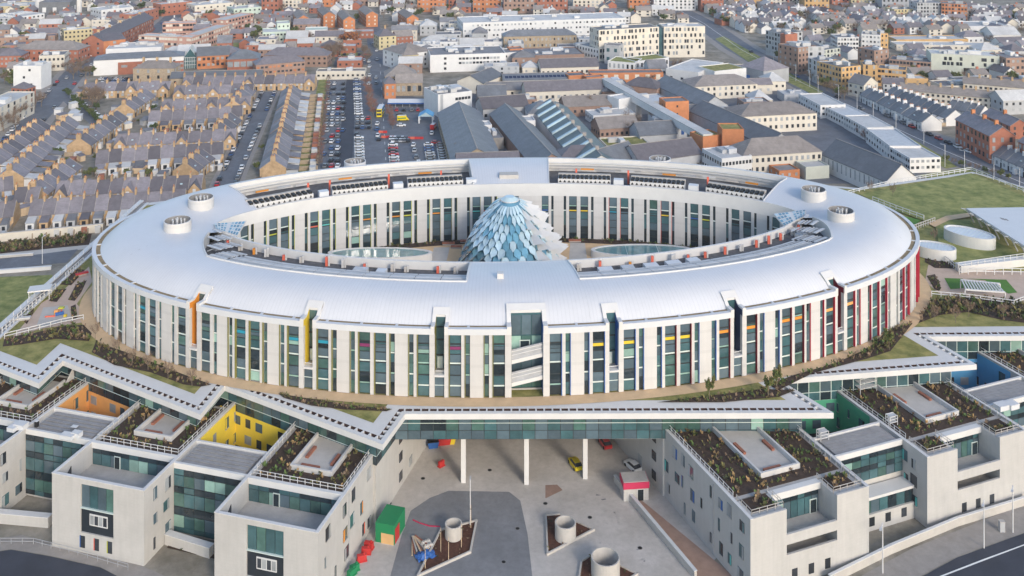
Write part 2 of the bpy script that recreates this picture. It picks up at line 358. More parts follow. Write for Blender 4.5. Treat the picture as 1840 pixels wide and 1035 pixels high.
# fascia, gutter, back wall
for s0, s1 in SPANS:
    fm, gm, bm = MB(), MB(), MB()
    if s1 < s0: s0, s1 = s1, s0
    n = max(1, int((s1-s0)/1.6))
    for i in range(n):
        a, b = s0+(s1-s0)*i/n, s0+(s1-s0)*(i+1)/n
        q = [ring(a, -.15), ring(b, -.15), ring(b, .75), ring(a, .75)]
        fm.hexa([wl(p, WZ1) for p in q], [wl(p, ZE+.15) for p in q])
        q = [ring(a, .75), ring(b, .75), ring(b, 1.75), ring(a, 1.75)]; gm.face([wl(p, ZE-.02) for p in q])
        if s0 > 140: q = [ring(a, 0), ring(b, 0), ring(b, .7), ring(a, .7)]; bm.hexa([wl(p, ZD) for p in q], [wl(p, WZ1-.01) for p in q])
    fm.build('fascia', 'fascia', ward); gm.build('gutter', 'gutter', ward)
    if bm.f: bm.build('rear_wall', 'cladding', ward)
gb = MB().box((-.25,-.5,0), (.25,.5,.35)).mesh('bracket', 'rim_white')
for k in range(34):
    s = SE-118+k*7.1
    if all(not (a-1.5 < s < b+1.5) for a, b, _ in GAPS):
        p, q = ring(s, 1.2), ring(s+.2, 1.2); put('gutter_bracket', gb, ward, wl(p, ZE-.22), math.atan2(q[1]-p[1], q[0]-p[0]))
# roof and plant trenches
TRN = [(s_at(345, 20, 34), s_at(838, 14, ZR), 1, 0), (s_at(1040, 14, ZR), s_at(1492, 20, 34), 0, 1),
       (s_at(1385, 22, ZR, True), s_at(985, 16, ZR, True), 0, 0), (s_at(845, 16, ZR, True), s_at(445, 22, ZR, True), 0, 0)]
TRN = [(min(a, b), max(a, b), c, d_) for a, b, c, d_ in TRN]
def tstart(s):
    for a, b, t in GAPS:
        for k in (-PER, 0, PER):
            if a+k-1e-6 < s < b+k+1e-6: return t
    return 1.7
def trench(s):
    for a, b, ta, tb in TRN:
        for k in (-PER, 0, PER):
            if a+k < s < b+k:
                t = 13.4 if (ta or tb) else 10.5
                if ta: t = max(t, 13.4+11*(1-(s-a-k)/20))
                if tb: t = max(t, 13.4+11*(1-(b+k-s)/20))
                return t
    return None
br = sorted(set([x for a, b, _ in GAPS for x in (a, b)]+[x for a, b, _, _ in TRN for x in (a, b)]))
S0 = -PER/2; br = [b if b < S0+PER else b-PER for b in br]; br = sorted(b for b in br if S0 < b < S0+PER)
cuts = [S0]
for b in br+[S0+PER]:
    n = max(1, math.ceil((b-cuts[-1])/2.2)); a = cuts[-1]; cuts += [a+(b-a)*(i+1)/n for i in range(n)]
rm, im = MB(), MB(); TF = {}; TW = {}
for a, b in zip(cuts, cuts[1:]):
    mid = (a+b)/2; t0 = tstart(mid); tr = trench(mid); tA, tB = (trench(a+1e-4) or 0, trench(b-1e-4) or 0) if tr else (28, 28)
    if tr: tA = tA or tr; tB = tB or tr
    for i in range(14):
        ta0, ta1 = t0+(tA-t0)*i/14, t0+(tA-t0)*(i+1)/14; tb0, tb1 = t0+(tB-t0)*i/14, t0+(tB-t0)*(i+1)/14
        rm.face([wl(ring(a, ta0), zroof(ta0)), wl(ring(b, tb0), zroof(tb0)), wl(ring(b, tb1), zroof(tb1)), wl(ring(a, ta1), zroof(ta1))])
    if tr:
        ti = [i for i, (x, y, _, _) in enumerate(TRN) if any(x+k < mid < y+k for k in (-PER, 0, PER))][0]; tm = TF.setdefault(ti, MB()); wm = TW.setdefault(ti, MB())
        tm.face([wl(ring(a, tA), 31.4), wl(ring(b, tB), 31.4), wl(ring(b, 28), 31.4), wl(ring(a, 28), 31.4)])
        wm.hexa([wl(ring(a, tA-.3), 31.4), wl(ring(b, tB-.3), 31.4), wl(ring(b, tB), 31.4), wl(ring(a, tA), 31.4)], [wl(ring(a, tA-.3), zroof(tA)+.25), wl(ring(b, tB-.3), zroof(tB)+.25), wl(ring(b, tB), zroof(tB)+.25), wl(ring(a, tA), zroof(tA)+.25)])
    q = [ring(a, 27.45), ring(b, 27.45), ring(b, 28), ring(a, 28)]
    im.hexa([wl(p, 29.8) for p in q], [wl(p, ZI+.12) for p in q])
    if mid < PER*.24 and mid > -PER*.24: im.hexa([wl(p, ZD) for p in q], [wl(p, 29.8) for p in q])
for ti, (a, b, ta, tb) in enumerate(TRN):                        # end walls of the trenches
    wm = TW[ti]
    for s, flag in ((a, ta), (b, tb)):
        if flag: continue
        t_ = 13.4 if (ta or tb) else 10.5; ee = [t_, 16, 20, 24, 27.4]
        for e0, e1 in zip(ee, ee[1:]):
            q = [ring(s-.15, e0), ring(s+.15, e0), ring(s+.15, e1), ring(s-.15, e1)]; wm.hexa([wl(p, 31.4) for p in q], [wl(q[0], zroof(e0)+.2), wl(q[1], zroof(e0)+.2), wl(q[2], zroof(e1)+.2), wl(q[3], zroof(e1)+.2)])
for m in TF.values(): m.build('plant_trench_floor', 'trench_floor', ward)
for m in TW.values(): m.build('plant_trench_wall', 'rim_white', ward)
rf = rm.build('roof', 'roof_white', ward, smooth=True)
im.build('inner_parapet', 'rim_white', ward)
# merge roof vertices so that shading is smooth
import bmesh
bmr = bmesh.new(); bmr.from_mesh(rf.data); bmesh.ops.remove_doubles(bmr, verts=bmr.verts, dist=.005); bmr.to_mesh(rf.data); bmr.free()
uvl = rf.data.uv_layers.new(name='UVMap'); import numpy as _np                 # arc length for the standing seams
_tp = _np.array([(t[1][0], t[1][1]) for t in TAB[::4]]); _tk = _np.array(KEYS[::4]); _tn = _np.array([t[2] for t in TAB[::4]])
_co = _np.array([(v.co.x, v.co.y+246) for v in rf.data.vertices]); _s = _np.empty(len(_co))
for i, c in enumerate(_co):
    dv = c-_tp; cr_ = _np.abs(dv[:, 0]*_tn[:, 1]-dv[:, 1]*_tn[:, 0]); cr_[(dv*_tn).sum(1) < 0] = 1e9; cr_[(dv**2).sum(1) > 900] = 1e9; _s[i] = _tk[cr_.argmin()]
for p_ in rf.data.polygons:
    ss = [_s[v] for v in p_.vertices]; mx_ = max(ss)
    for li, sv in zip(p_.loop_indices, ss): uvl.data[li].uv = ((sv+PER if mx_-sv > PER/2 else sv)/.8, 0)
# inner facade (far side of the courtyard)
IN = []; acc2 = 0; p0 = None; sA, sB = s_at(1470, 28, ZD, True), s_at(380, 28, ZD, True)
for i in range(1200):
    s = sA+(sB-sA)*i/1199; p = ring(s, 28)
    if p0: acc2 += math.hypot(p[0]-p0[0], p[1]-p0[1])
    IN.append((acc2, s)); p0 = p
INK = [a for a, _ in IN]
def s_in(l): i = min(len(IN)-2, max(0, bisect.bisect(INK, l)-1)); f = (l-IN[i][0])/max(1e-9, IN[i+1][0]-IN[i][0]); return IN[i][1]+(IN[i+1][1]-IN[i][1])*f
lc = INK[min(range(1200), key=lambda i: abs(px_of(ring(IN[i][1], 28), ZD)[0]-953))]
INB = ['brightyellow', 'amber', 'cyan', 'turquoise', 'royal', 'lime', 'coral', 'glass_teal', 'glass_slate', 'glass_teal']
for sd in (-1, 1):
    d = 0
    seqs = [('wall', 3.2), ('w', 1.9), ('wall', .7), ('n', .7)]
    while 0 < lc+sd*d < acc2 and d < 110:
        for kd, w in seqs:
            l0, l1 = lc+sd*d, lc+sd*(d+w); d += w
            if min(l0, l1) < 0 or max(l0, l1) > acc2: continue
            s0, s1 = s_in(min(l0, l1)), s_in(max(l0, l1))
            if kd == 'wall': seg('wall_panel', s0, s1, 27.4, 28, ZD, 29.8, 'cladding')
            else:
                a, b = ring(s1, 27.7), ring(s0, 27.7); L = math.hypot(b[0]-a[0], b[1]-a[1]); rz = math.atan2(b[1]-a[1], b[0]-a[0])
                wdw = put('window', ub('frame_dark'), ward, wl(((a[0]+b[0])/2, (a[1]+b[1])/2), ZD+.1), rz+PI, (L, .2, 11.7))
                if kd == 'w':
                    rows = [(0, .12, 'glass_dark'), (.13, .28, RND.choice(GL)), (.29, .45, 'glass_slate'), (.46, .62, RND.choice(GL[:9])), (.64, .67, RND.choice(INB)), (.68, .75, RND.choice(['glass_dark', 'glass_teal'])), (.755, .785, 'transom' if RND.random() < .7 else 'glass_mint'), (.79, 1.0, RND.choice(GL[:12]))]
                else: rows = [(0, .3, 'glass_dark'), (.31, .63, RND.choice(GL[:9])), (.64, .67, 'transom'), (.68, 1.0, 'glass_dark')]
                for lo, hi, m in rows: bx('pane' if 'glass' in m else 'blind' if m != 'transom' else 'transom', wdw, (0, .62, lo+.004), (.92, .25, hi-lo-.006), m)
                if d > 6: bx('reveal', wdw, (.5*-sd, .6, 0), (.1/L, 2.0, 1.0), RND.choice(['lime', 'olive']) if sd > 0 else 'coral' if RND.random() < .3 else 'rim_white')
        seqs = [('wall', 2.75), ('n', .75), ('wall', .75), ('w', 2.2), ('wall', .95), ('w', 2.2), ('wall', .75), ('n', .75)]
# roof drums (flue enclosures), each a thing standing on the roof
def drum(px, py, zt, lab, r=3.2, hgt=3.6, zoff=None):
    p = P(px, py, zt); o = thing('roof_drum', lab, 'flue', (p[0], p[1], zt-hgt), 0, 'white round flue drums on the oval roof')
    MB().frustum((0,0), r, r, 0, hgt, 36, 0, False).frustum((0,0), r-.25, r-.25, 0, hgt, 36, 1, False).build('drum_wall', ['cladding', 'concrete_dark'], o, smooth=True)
    m = MB()
    for i in range(36):
        a, b = 2*PI*i/36, 2*PI*(i+1)/36
        m.face([((r-.25)*math.cos(a), (r-.25)*math.sin(a), hgt), (r*math.cos(a), r*math.sin(a), hgt), (r*math.cos(b), r*math.sin(b), hgt), ((r-.25)*math.cos(b), (r-.25)*math.sin(b), hgt)])
    m.build('rim', 'rim_white', o)
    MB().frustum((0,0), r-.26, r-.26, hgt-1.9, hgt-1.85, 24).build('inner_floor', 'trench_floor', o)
    fl = MB().frustum((0,0), .2, .2, 0, 1.8, 10).mesh('flue', 'galvanised')
    for i in range(9):
        a = i*2.4; q = .45*math.sqrt(i)*.8; put('flue_pipe', fl, o, (q*1.6*math.cos(a), q*1.2*math.sin(a), hgt-1.6))
drum(319, 395, 37.0, 'white flue drum at the terrace-house end of the oval roof, forecourt side')
drum(361, 354, 37.0, 'white flue drum at the terrace-house end of the oval roof, lane side')
drum(1511, 377, 37.0, 'white flue drum at the green-roof end of the oval roof, forecourt side')
drum(1462, 339, 37.0, 'white flue drum at the green-roof end of the oval roof, slate-range side')
drum(638, 289, 34.7, 'white flue drum on the oval roof slope facing the car park')
drum(1186, 284, 34.9, 'white flue drum on the oval roof slope facing the slate ranges')
# front trenches: walkway gratings, pipes, red and white posts
for a, b, ta, tb in TRN[:2]:
    n = int((b-a)/6)
    for i in range(n):
        s0, s1 = a+(b-a)*i/n, a+(b-a)*(i+1)/n; tr = max(trench(s0+.01) or 13.4, trench(s1-.01) or 13.4)
        for k, (dt, w, z, m) in enumerate(((.7, .7, 34.4, 'galvanised'), (2.4, .6, 34.1, 'steel'), (4.1, .7, 33.8, 'galvanised'), (5.8, .4, 33.4, 'steel'), (1.6, .18, 34.3, 'steel'), (3.4, .2, 34.0, 'white_metal'), (7.2, .5, 33.0, 'galvanised'))):
            if tr+dt < 26: seg('walkway_grating', s0+.1, s1-.1, tr+dt, tr+dt+w, z, z+.12, m)
        if tr < 20: seg('grating_post', s0+.4, s0+.7, tr+.7, tr+6.0, 33.2, 33.4, 'steel')
        if tr < 22:
            p = ring((s0+s1)/2+RND.uniform(-1.5, 1.5), 26.0); h = RND.uniform(1.1, 2.0)
            c = RND.choice(['coral', 'cladding', 'coral', 'concrete_pale', 'amber'])
            bx('pipe_riser', ward, wl(p, 31.4), (.55, .55, h), c); bx('pipe_riser', ward, wl((p[0]+.55, p[1]), 31.4), (.35, .35, h*1.15), 'cladding')
            if RND.random() < .45: seg('air_duct', s0+1, s0+RND.uniform(3, 5), 22.5, 24.5, 31.4, 32.6, RND.choice(['galvanised', 'fascia', 'steel']))
# rear trenches: chillers with rows of fans
tri = MB(); tri.face([(-.42,0,0),(.42,0,0),(0,0,.7)]); TRI = tri.mesh('vee', 'black')
FAN = MB().box((-.4,-.5,0), (.4,.5,.55)).mesh('fan', 'black')
for gi, (xa, xb) in enumerate(((447, 563), (597, 697), (733, 832), (1003, 1098), (1132, 1231), (1268, 1372))):
    s0, s1 = s_at(xa, 25, 32.5, True), s_at(xb, 25, 32.5, True); a, b = ring(s0, 25.2), ring(s1, 25.2)
    L = math.hypot(b[0]-a[0], b[1]-a[1]); rz = math.atan2(b[1]-a[1], b[0]-a[0])
    ch = thing('chiller', 'white chiller row with black fans, '+['first from the terrace houses', 'second from the terrace houses', 'just before the white roof hump', 'just after the white roof hump', 'beside the drum near the slate roofs', 'last before the green roof end'][gi], 'chiller', ((a[0]+b[0])/2, (a[1]+b[1])/2, 31.4), rz, 'chillers on the rear roof')
    bx('casing', ch, (0, 1.1, 0), (L, 2.2, 2.35), 'rim_white'); bx('base_frame', ch, (0, 3.0, 0), (L, 1.0, 3.0), 'concrete_pale')
    n = 12 if L < 18 else 13
    for i in range(n):
        x = -L/2+L*(i+.5)/n
        put('fan', FAN, ch, (x, .5, 2.35)); put('fan', FAN, ch, (x, 1.7, 2.35))
        put('intake', TRI, ch, (x, -.02, 1.35))
for x in (580, 715, 846, 1112, 1247):                            # white access boxes and red risers between them
    s = s_at(x, 25, 32, True); seg('access_box', s-1.6, s+1.6, 24.5, 26.5, 31.4, 34.2, 'fascia')
for x in (560, 598, 702, 795, 1035, 1128, 1268):
    s = s_at(x, 24, 32, True); p = ring(s, 20.5); bx('pipe_riser', ward, wl(p, 31.4), (.5, .5, 3.8), 'coral')
for k in range(26):
    s = s_at(455+k*36, 18, 34, True)
    if trench(s) and trench(s+4): seg('pipe_run', s, s+4.2, 12.5+1.4*(k % 3), 12.9+1.4*(k % 3), 32.2+.6*(k % 3), 32.6+.6*(k % 3), ['concrete_pale', 'amber', 'steel', 'cladding'][k % 4])
for a, b, ta, tb in TRN[2:]:
    n = int((b-a)/5)
    for i in range(n):
        for z, t, m in ((33.1, 11.0, 'steel'), (33.9, 10.9, 'fascia'), (32.4, 11.3, 'concrete_pale')): seg('pipe_rail', a+(b-a)*i/n+.05, a+(b-a)*(i+1)/n-.05, t, t+.22, z, z+.2, m)
seg('plant_hatch', s_at(931, 24, 34, True), s_at(898, 24, 34, True), 22, 25, 33.5, 34.7, 'concrete_pale')
seg('roof_hatch', s_at(893, 15, 35), s_at(905, 15, 35), 14.6, 16, 34.8, 36.0, 'cladding')
# glazed corner roofs of the courtyard with blue solar panes
for name, q, lab in (('l', ((384, 402, 33.9), (442, 397, 33.4), (426, 424, 33.3), (388, 411, 33.8)), 'sloping corner skylight with blue panes, car-park-houses end of the courtyard'),
                     ('r', ((1390, 384, 33.4), (1448, 377, 33.9), (1446, 387, 33.8), (1410, 407, 33.3)), 'sloping corner skylight with blue panes, green-roof end of the courtyard')):
    w = [Vector(P(*c)) for c in q]; o = thing('corner_skylight', lab, 'skylight', w[0], 0, 'corner skylights')
    w = [v-w[0] for v in w]; dn = Vector((0, 0, -.4))
    MB().hexa([v+dn for v in (w[3], w[2], w[1], w[0])], [w[3], w[2], w[1], w[0]]).build('frame', 'rim_white', o)
    nx_, ny_ = 9, 4
    for i in range(nx_):
        if i == 4: continue
        for j in range(ny_):
            def uv(u, v): return (w[0]*(1-u)+w[1]*u)*(1-v)+(w[3]*(1-u)+w[2]*u)*v+Vector((0, 0, .06))
            u0, u1, v0, v1 = (i+.14)/nx_, (i+.86)/nx_, (j+.15)/ny_, (j+.85)/ny_
            MB().face([uv(u0, v1), uv(u1, v1), uv(u1, v0), uv(u0, v0)]).build('pane', 'glass_blue' if (i+j*2) % 5 else 'glass_ice', o)
# ================================================================ courtyard
cp = [ring(PER*i/160, 28.05) for i in range(160)]
sheet('courtyard_paving', cp, ZD+.05, 'tan_path')
SHP = [ring(s_in(acc2*i/60), 28.3) for i in range(61)]+[ring(s_in(acc2*i/60), 30.8) for i in range(60, -1, -1)]
sheet('courtyard_planting_strip', [ring(s_in(acc2*i/60), 28.1) for i in range(61)]+[ring(s_in(acc2*i/60), 31.2) for i in range(60, -1, -1)], ZD+.09, 'soil')
def oval_light(cx, cy, z, rx, ry, h, lab, rz=0, m='glass_pool'):
    p = P(cx, cy, z); o = thing('oval_rooflight', lab, 'rooflight', (p[0], p[1], ZD), rz, 'oval rooflights')
    me = MB()
    for i in range(48):
        a, b = 2*PI*i/48, 2*PI*(i+1)/48; c = lambda t, k: (rx*k*math.cos(t), ry*k*math.sin(t))
        q = [c(a, 1), c(b, 1), c(b, .93), c(a, .93)]; me.hexa([(*v, 0) for v in q], [(*v, h) for v in q])
    me.build('kerb', 'rim_white', o); MB().frustum((0,0), rx*.94, rx*.94, h-.35, h-.28, 48, 0, True, ry/rx).build('glass', m, o)
    for i in range(-5, 6) if m != 'glass_pool' else (-2, 2): x = rx*.92*i/6; w = ry*.93*math.sqrt(1-(i/6)**2); bx('glazing_bar', o, (x, 0, h-.28), (.09, 2*w, .06), 'transom')
oval_light(683, 452, 20.2, 13.8, 3.6, 2.0, 'oval glazed rooflight in the courtyard on the car park side')
oval_light(1154, 447, 20.2, 13.6, 4.0, 2.0, 'oval glazed rooflight in the courtyard on the slate-roof side')
for x, y, w, bl in ((806, 440, 3.4, 'beside the oval rooflight on the car park side'), (838, 436, 3.4, 'at the dome and planting strip, car park side'), (1005, 443, 3.2, 'touching the white dome spikes'), (1033, 435, 3.4, 'at the planting strip, slate-roof side'), (820, 446, 3, 'on the brown deck, car park side of the dome')):
    p = P(x, y, ZD); b = thing('planter_bench', 'reddish timber bench '+bl, 'bench', (p[0], p[1], ZD+.05), 0, 'courtyard timber benches')
    bx('seat', b, (0, 0, .35), (w, 1.0, .3), 'wood'); bx('base', b, (0, 0, 0), (w*.96, .8, .35), 'concrete')
sheet('courtyard_pale_path', [P(1025, 430, ZD), P(1050, 430, ZD), P(1056, 475, ZD), P(1022, 475, ZD)], ZD+.07, 'concrete_pale')
sheet('courtyard_pale_path', [P(780, 445, ZD), P(808, 445, ZD), P(800, 480, ZD), P(770, 480, ZD)], ZD+.07, 'concrete_pale')
# glass dome with overlapping scales
bio = thing('glass_dome', 'blue faceted glass dome of overlapping scales with white spikes on one side', 'glass dome', (-.6, 250, ZD))
BX, BY, BZ = 12.6, 19.5, 18.0
def bp(u, v, k=1.0):                                             # u round the axis, v 0 bottom .. 1 top
    r = (1-v**1.45)**.68; a = 2*PI*u
    return Vector((BX*r*k*math.cos(a), (BY*r*k)*math.sin(a)+2.5*v, BZ*v+(k-1)*6))
NU, NV = 30, 13
core = MB()
for j in range(12):
    for i in range(NU): core.face([bp(i/NU, j/12, .97), bp((i+1)/NU, j/12, .97), bp((i+1)/NU, (j+1)/12, .97), bp(i/NU, (j+1)/12, .97)])
core.build('core_shell', 'glass_blue', bio); tp = bp(0, .955); MB().frustum((0, 2.3), 2.3, 1.2, BZ*.955, BZ*1.0, 20, 0, True).build('top_cap', 'glass_ice', bio); MB().frustum((0, 2.3), 2.4, 2.3, BZ*.945, BZ*.957, 20, 0, True).build('top_rim', 'galvanised', bio)
for j in range(NV-1):
    for i in range(NU):
        u0 = (i+.5*(j % 2))/NU; u1 = u0+1/NU; um = (u0+u1)/2; v0, v1 = j/NV, min(1, (j+1.05)/NV); c = math.cos(2*PI*um); s = math.sin(2*PI*um)
        if s > .75: continue                                     # far side: plain shell
        blue = -.12 < c < .5 and s < 0 and j < 9
        if c > .42 and s < .75 and 0 < j < 11 and (i+j) % 2 == 0:  # white spikes
            a, b = bp(u0+.15/NU, v0, 1.01), bp(u1+.75/NU, v0, 1.01); tip = bp(um+.45/NU, max(0, v0-.03), 1.2+.05*((i+j) % 3)); up = bp(um+.5/NU, min(1, v1+.05), 1.0)
            MB().face([a, tip, up]).face([tip, b, up]).face([a, b, tip]).build('spike', 'rim_white', bio)
        lift = 1.0 if blue else 1.03+RND.uniform(0, .035)
        q = [bp(u0+.06/NU, v0+.02, lift), bp(um+RND.uniform(-.2, .2)/NU, max(0, v0-.025), lift+.012), bp(u1-.06/NU, v0+.02, lift), bp(u1-.06/NU, v1, 1.0), bp(u0+.06/NU, v1, 1.0)]
        m = RND.choice(['glass_blue', 'glass_blue', 'glass_ice']) if blue else (RND.choice(['glass_teal', 'glass_slate', 'glass_pool']) if (j < 6 and c < -.3-.06*j) else RND.choice(['glass_ice', 'glass_ice', 'glass_ice', 'glass_ice', 'glass_ice', 'glass_blue']))
        MB().face(q).build('scale', m, bio)
# ================================================================ planting helper
mat('leaf_olive', (.13, .125, .04), 1, .3, 2, rgb2=(.17, .15, .06)); mat('leaf_green', (.07, .115, .03), 1, .3, 2, rgb2=(.10, .15, .045)); mat('leaf_brown', (.17, .115, .07), 1, .3, 2, rgb2=(.23, .165, .11))
mat('leaf_straw', (.36, .235, .105), 1, .25, 2); mat('leaf_dark', (.05, .058, .027), 1, .3, 2); mat('twig', (.21, .15, .115), 1, .3, 1.5); mat('bark', (.20, .16, .12), 1, .25, 2); mat('pale_stake', (.55, .42, .28), .9, .1, 2)
mat('twig_red', (.25, .125, .09), 1, .3, 1.5); mat('leaf_rust', (.34, .13, .035), 1, .3, 2)
def tufts(m, poly, z, n, hs, nm, weights, spread=.35):
    xs = [p[0] for p in poly]; ys = [p[1] for p in poly]; k = 0; tries = 0
    while k < n and tries < n*30:
        tries += 1; x, y = RND.uniform(min(xs), max(xs)), RND.uniform(min(ys), max(ys))
        if not pip(x, y, poly): continue
        k += 1; mi = RND.choices(range(nm), weights)[0]; h = RND.uniform(*hs); w = h*RND.uniform(.5, 1.0)
        for q in range(7):
            a = RND.uniform(0, 2*PI); c, s = math.cos(a), math.sin(a); zz = z+RND.uniform(0, h*.55); e = RND.uniform(.1, spread)*w; l = RND.uniform(.35, .6)*w; t = RND.uniform(.2, .9)*h*.6
            ox, oy = x+c*e, y+s*e
            m.face([(ox-s*l*.5, oy+c*l*.5, zz), (ox+s*l*.5, oy-c*l*.5, zz), (ox+c*l*.7+s*l*.3, oy+s*l*.7-c*l*.3, zz+t), (ox+c*l*.7-s*l*.3, oy+s*l*.7+c*l*.3, zz+t)], mi)
def planting(name, poly, z, n, hs=(.5, 1.1), weights=(3, 3, 3, 1, 3), parent=None, label=None):
    m = MB(); tufts(m, poly, z, n, hs, 5, weights)
    o = m.build(name, ['leaf_olive', 'leaf_green', 'leaf_brown', 'leaf_straw', 'leaf_dark'], parent); o['kind'] = 'stuff'
    if label and parent is None: o['label'] = label; o['category'] = 'plants'
    return o
def rail_part(name, pts, h, m, parent, sp=1.5, w=.07, rails=(1.0,), kind=True, panel=None):
    mb = MB()
    for a, b in zip(pts, pts[1:]):
        a, b = Vector(a), Vector(b); L = (b-a).length; n = max(1, round(L/sp))
        for i in range(n+1): q = a+(b-a)*(i/n); mb.bar(q, q+Vector((0,0,h)), w)
        for r in rails: mb.bar(a+Vector((0,0,h*r)), b+Vector((0,0,h*r)), w*.9)
    o = mb.build(name, m, parent)
    if kind: o['kind'] = 'stuff'
    return o
def railing(lab, pts, h=1.1, m='white_metal', sp=1.6, w=.09, rails=(1.0, .5)):
    o = thing('railing', lab, 'railing', pts[0], 0); q = [tuple(Vector(p)-Vector(pts[0])) for p in pts]
    for i, (a, b) in enumerate(zip(q, q[1:])):
        a, b = Vector(a), Vector(b); L = (b-a).length; n = max(1, round(L/sp))
        for k in range(n+(i == len(q)-2)): p = a+(b-a)*(k/n); bx('post', o, p, (w, w, h), m)
        for r in rails: MB().bar(a+Vector((0,0,h*r)), b+Vector((0,0,h*r)), w).build('rail', m, o)
    return o
# ================================================================ podium with zigzag canopy
pod = thing('podium_building', 'pale podium building with zigzag white canopy below the oval ward building', 'hospital', (0, 190, 0))
def pl(p, z): return (p[0], p[1]-190, z)
OUT = [(-114.5, 205.5)]+[P(x, y, 17.8)[:2] for x, y in ((70,689),(113,648),(360,745),(404,693),(688,799),(728,744),(1498,742),(1400,682),(1755,655),(1668,605))]+[(172, 215.5)]
O09, O20, O30, O32, O46 = [offs(OUT, d) for d in (.95, 1.8, 3.0, 3.25, 4.5)]
lm = [*O32[:7], (-15, 214), (-15, 300), (-114.5, 300)]; MB().prism([pl(p, 0)[:2] for p in ccw(lm)], 0, 17.05).build('wall', 'render', pod)
rmx = [(29, O32[7][1]), *O32[7:], (172, 300), (18, 300), (18, 214)]; MB().prism([pl(p, 0)[:2] for p in ccw(rmx)], 0, 17.05).build('wall', 'render', pod)
MB().prism([pl(p, 0)[:2] for p in ccw([O32[6], (29.2, O32[6][1]+.05), (18.2, 214), (18.2, 226), (-15.2, 226), (-15.2, 214)])], 11.2, 17.04).build('bridge', 'render', pod)
MB().box(pl((-15.2, 224), 0), pl((18.2, 224.5), 11.2)).build('undercroft_wall', 'concrete_pale', pod)
deck = ccw([*O20, (172, 306), (157, 332), (112, 315), (60, 330), (-60, 322), (-114.5, 300)])
MB().prism([pl(p, 0)[:2] for p in deck], 17.1, 17.8).build('deck_slab', 'coping', pod)
for i in range(len(OUT)-1):
    q = [OUT[i], OUT[i+1], O09[i+1], O09[i]]; MB().hexa([pl(p, 16.75) for p in q], [pl(p, 17.82) for p in q]).build('canopy_beam', 'rim_white', pod)
    q = [O09[i], O09[i+1], O20[i+1], O20[i]]; MB().face([pl(p, 17.15) for p in q]).build('slot_shade_floor', 'slot_shade_brown', pod)  # added floor, coloured dark in place of the shaded view through the slots
    a, b, c, e = Vector(O09[i]), Vector(O09[i+1]), Vector(O20[i]), Vector(O20[i+1]); L = (b-a).length; n = max(2, int(L/1.55)); rz = math.atan2(b.y-a.y, b.x-a.x)
    for k in range(n):
        p = (a+(b-a)*(k+.5)/n+c+(e-c)*(k+.5)/n)/2; bx('crossbar', pod, pl(p, 17.3), (.3, .9, .5), 'white_metal', rz)
planting('planting', SHP, ZD+.1, 260, (.4, 1.0), (3, 4, 2, 0, 5), None, 'dark green shrubs in the strip along the courtyard facade')
for i in range(len(OUT)-1):
    n_ = offs([O20[i], O20[i+1]], -.06); q = [n_[0], n_[1], O20[i+1], O20[i]]; MB().hexa([pl(p, 17.12) for p in q], [pl(p, 17.79) for p in q]).build('slot_shade_facing', 'slot_shade_brown', pod)  # added facing on the slab edge, its dark colour stands for slot shade
YCOL = {2: 'orange', 1: 'orange', 4: 'yellow', 3: 'yellow', 7: 'green', 8: 'green', 9: 'blue', 10: 'blue'}
for i in range(len(OUT)-1):                                      # storey of glass under the canopy and coloured yard walls below
    a, b = Vector(O30[i]), Vector(O30[i+1]); L = (b-a).length; n = max(2, round(L/2.4)); rz = math.atan2(b.y-a.y, b.x-a.x); low = 11.3
    for k in range(n):
        p = a+(b-a)*(k+.5)/n; w = L/n
        for z0, z1, ms in ((13.0, 16.72, GL), (low, 12.95, ['glass_dark', 'glass_teal', 'glass_dark'] if i != 6 else ['glass_teal', 'glass_slate'])):
            bx('pane', pod, pl(p, z0+.03), (w-.14, .12, z1-z0-.06), RND.choice(ms), rz)
    m_ = (a+b)/2; bx('glazing_frame', pod, pl(m_, low), (L, .1, 5.42), 'transom' if i in (7, 8, 9, 10) else 'frame_dark', rz)
    bx('sill_band', pod, pl(m_, 14.35 if i == 6 else 12.95), (L, .2, .1), 'transom', rz)
    if i in YCOL:
        ce = .66 if i in (2, 4, 8) else 1.0; bx('coloured_wall', pod, pl(a+(b-a)*ce/2, 0), (L*ce-.02, .16, low), YCOL[i], rz)
        for k in range(int(L*ce/3)):
            p = a+(b-a)*(k+.6)/(L/3)
            for z in (5.6, 8.9):
                if (k*7+int(z)) % 4: bx('window', pod, pl(p, z), (1.3+.5*((k*3+int(z)) % 2), .26, 1.7), RND.choice(['window_dark', 'window_pale', 'glass_slate']), rz)
        bx('undercroft_glazing', pod, pl(a+(b-a)*ce/2, .2), (L*ce*.9, .3, 4.4), 'glass_dark', rz)
for (ax, ay), (bx_, by), sg in (((O32[6][0], O32[6][1]), (-15, 214), 1), ((29, O32[7][1]), (18, 214), -1)):
    for k in range(5):
        for z in (1.4, 5.2, 8.8):
            if (k+int(z)) % 3: t = (k+.6)/5.4; bx('window', pod, pl((ax+(bx_-ax)*t+sg*.03, ay+(by-ay)*t), z), (.2, 1.5, 1.7), ['window_dark', 'window_pale', 'window_dark'][k % 3], math.atan2(by-ay, bx_-ax)-PI/2)
for x, y in ((833, 862), (946, 865), (1051, 855)):
    p = P(x, y); MB().box(pl((p[0]-.45, p[1]-1.1), 0), pl((p[0]+.45, p[1]+1.1), 11.2)).build('column', 'rim_white', pod)
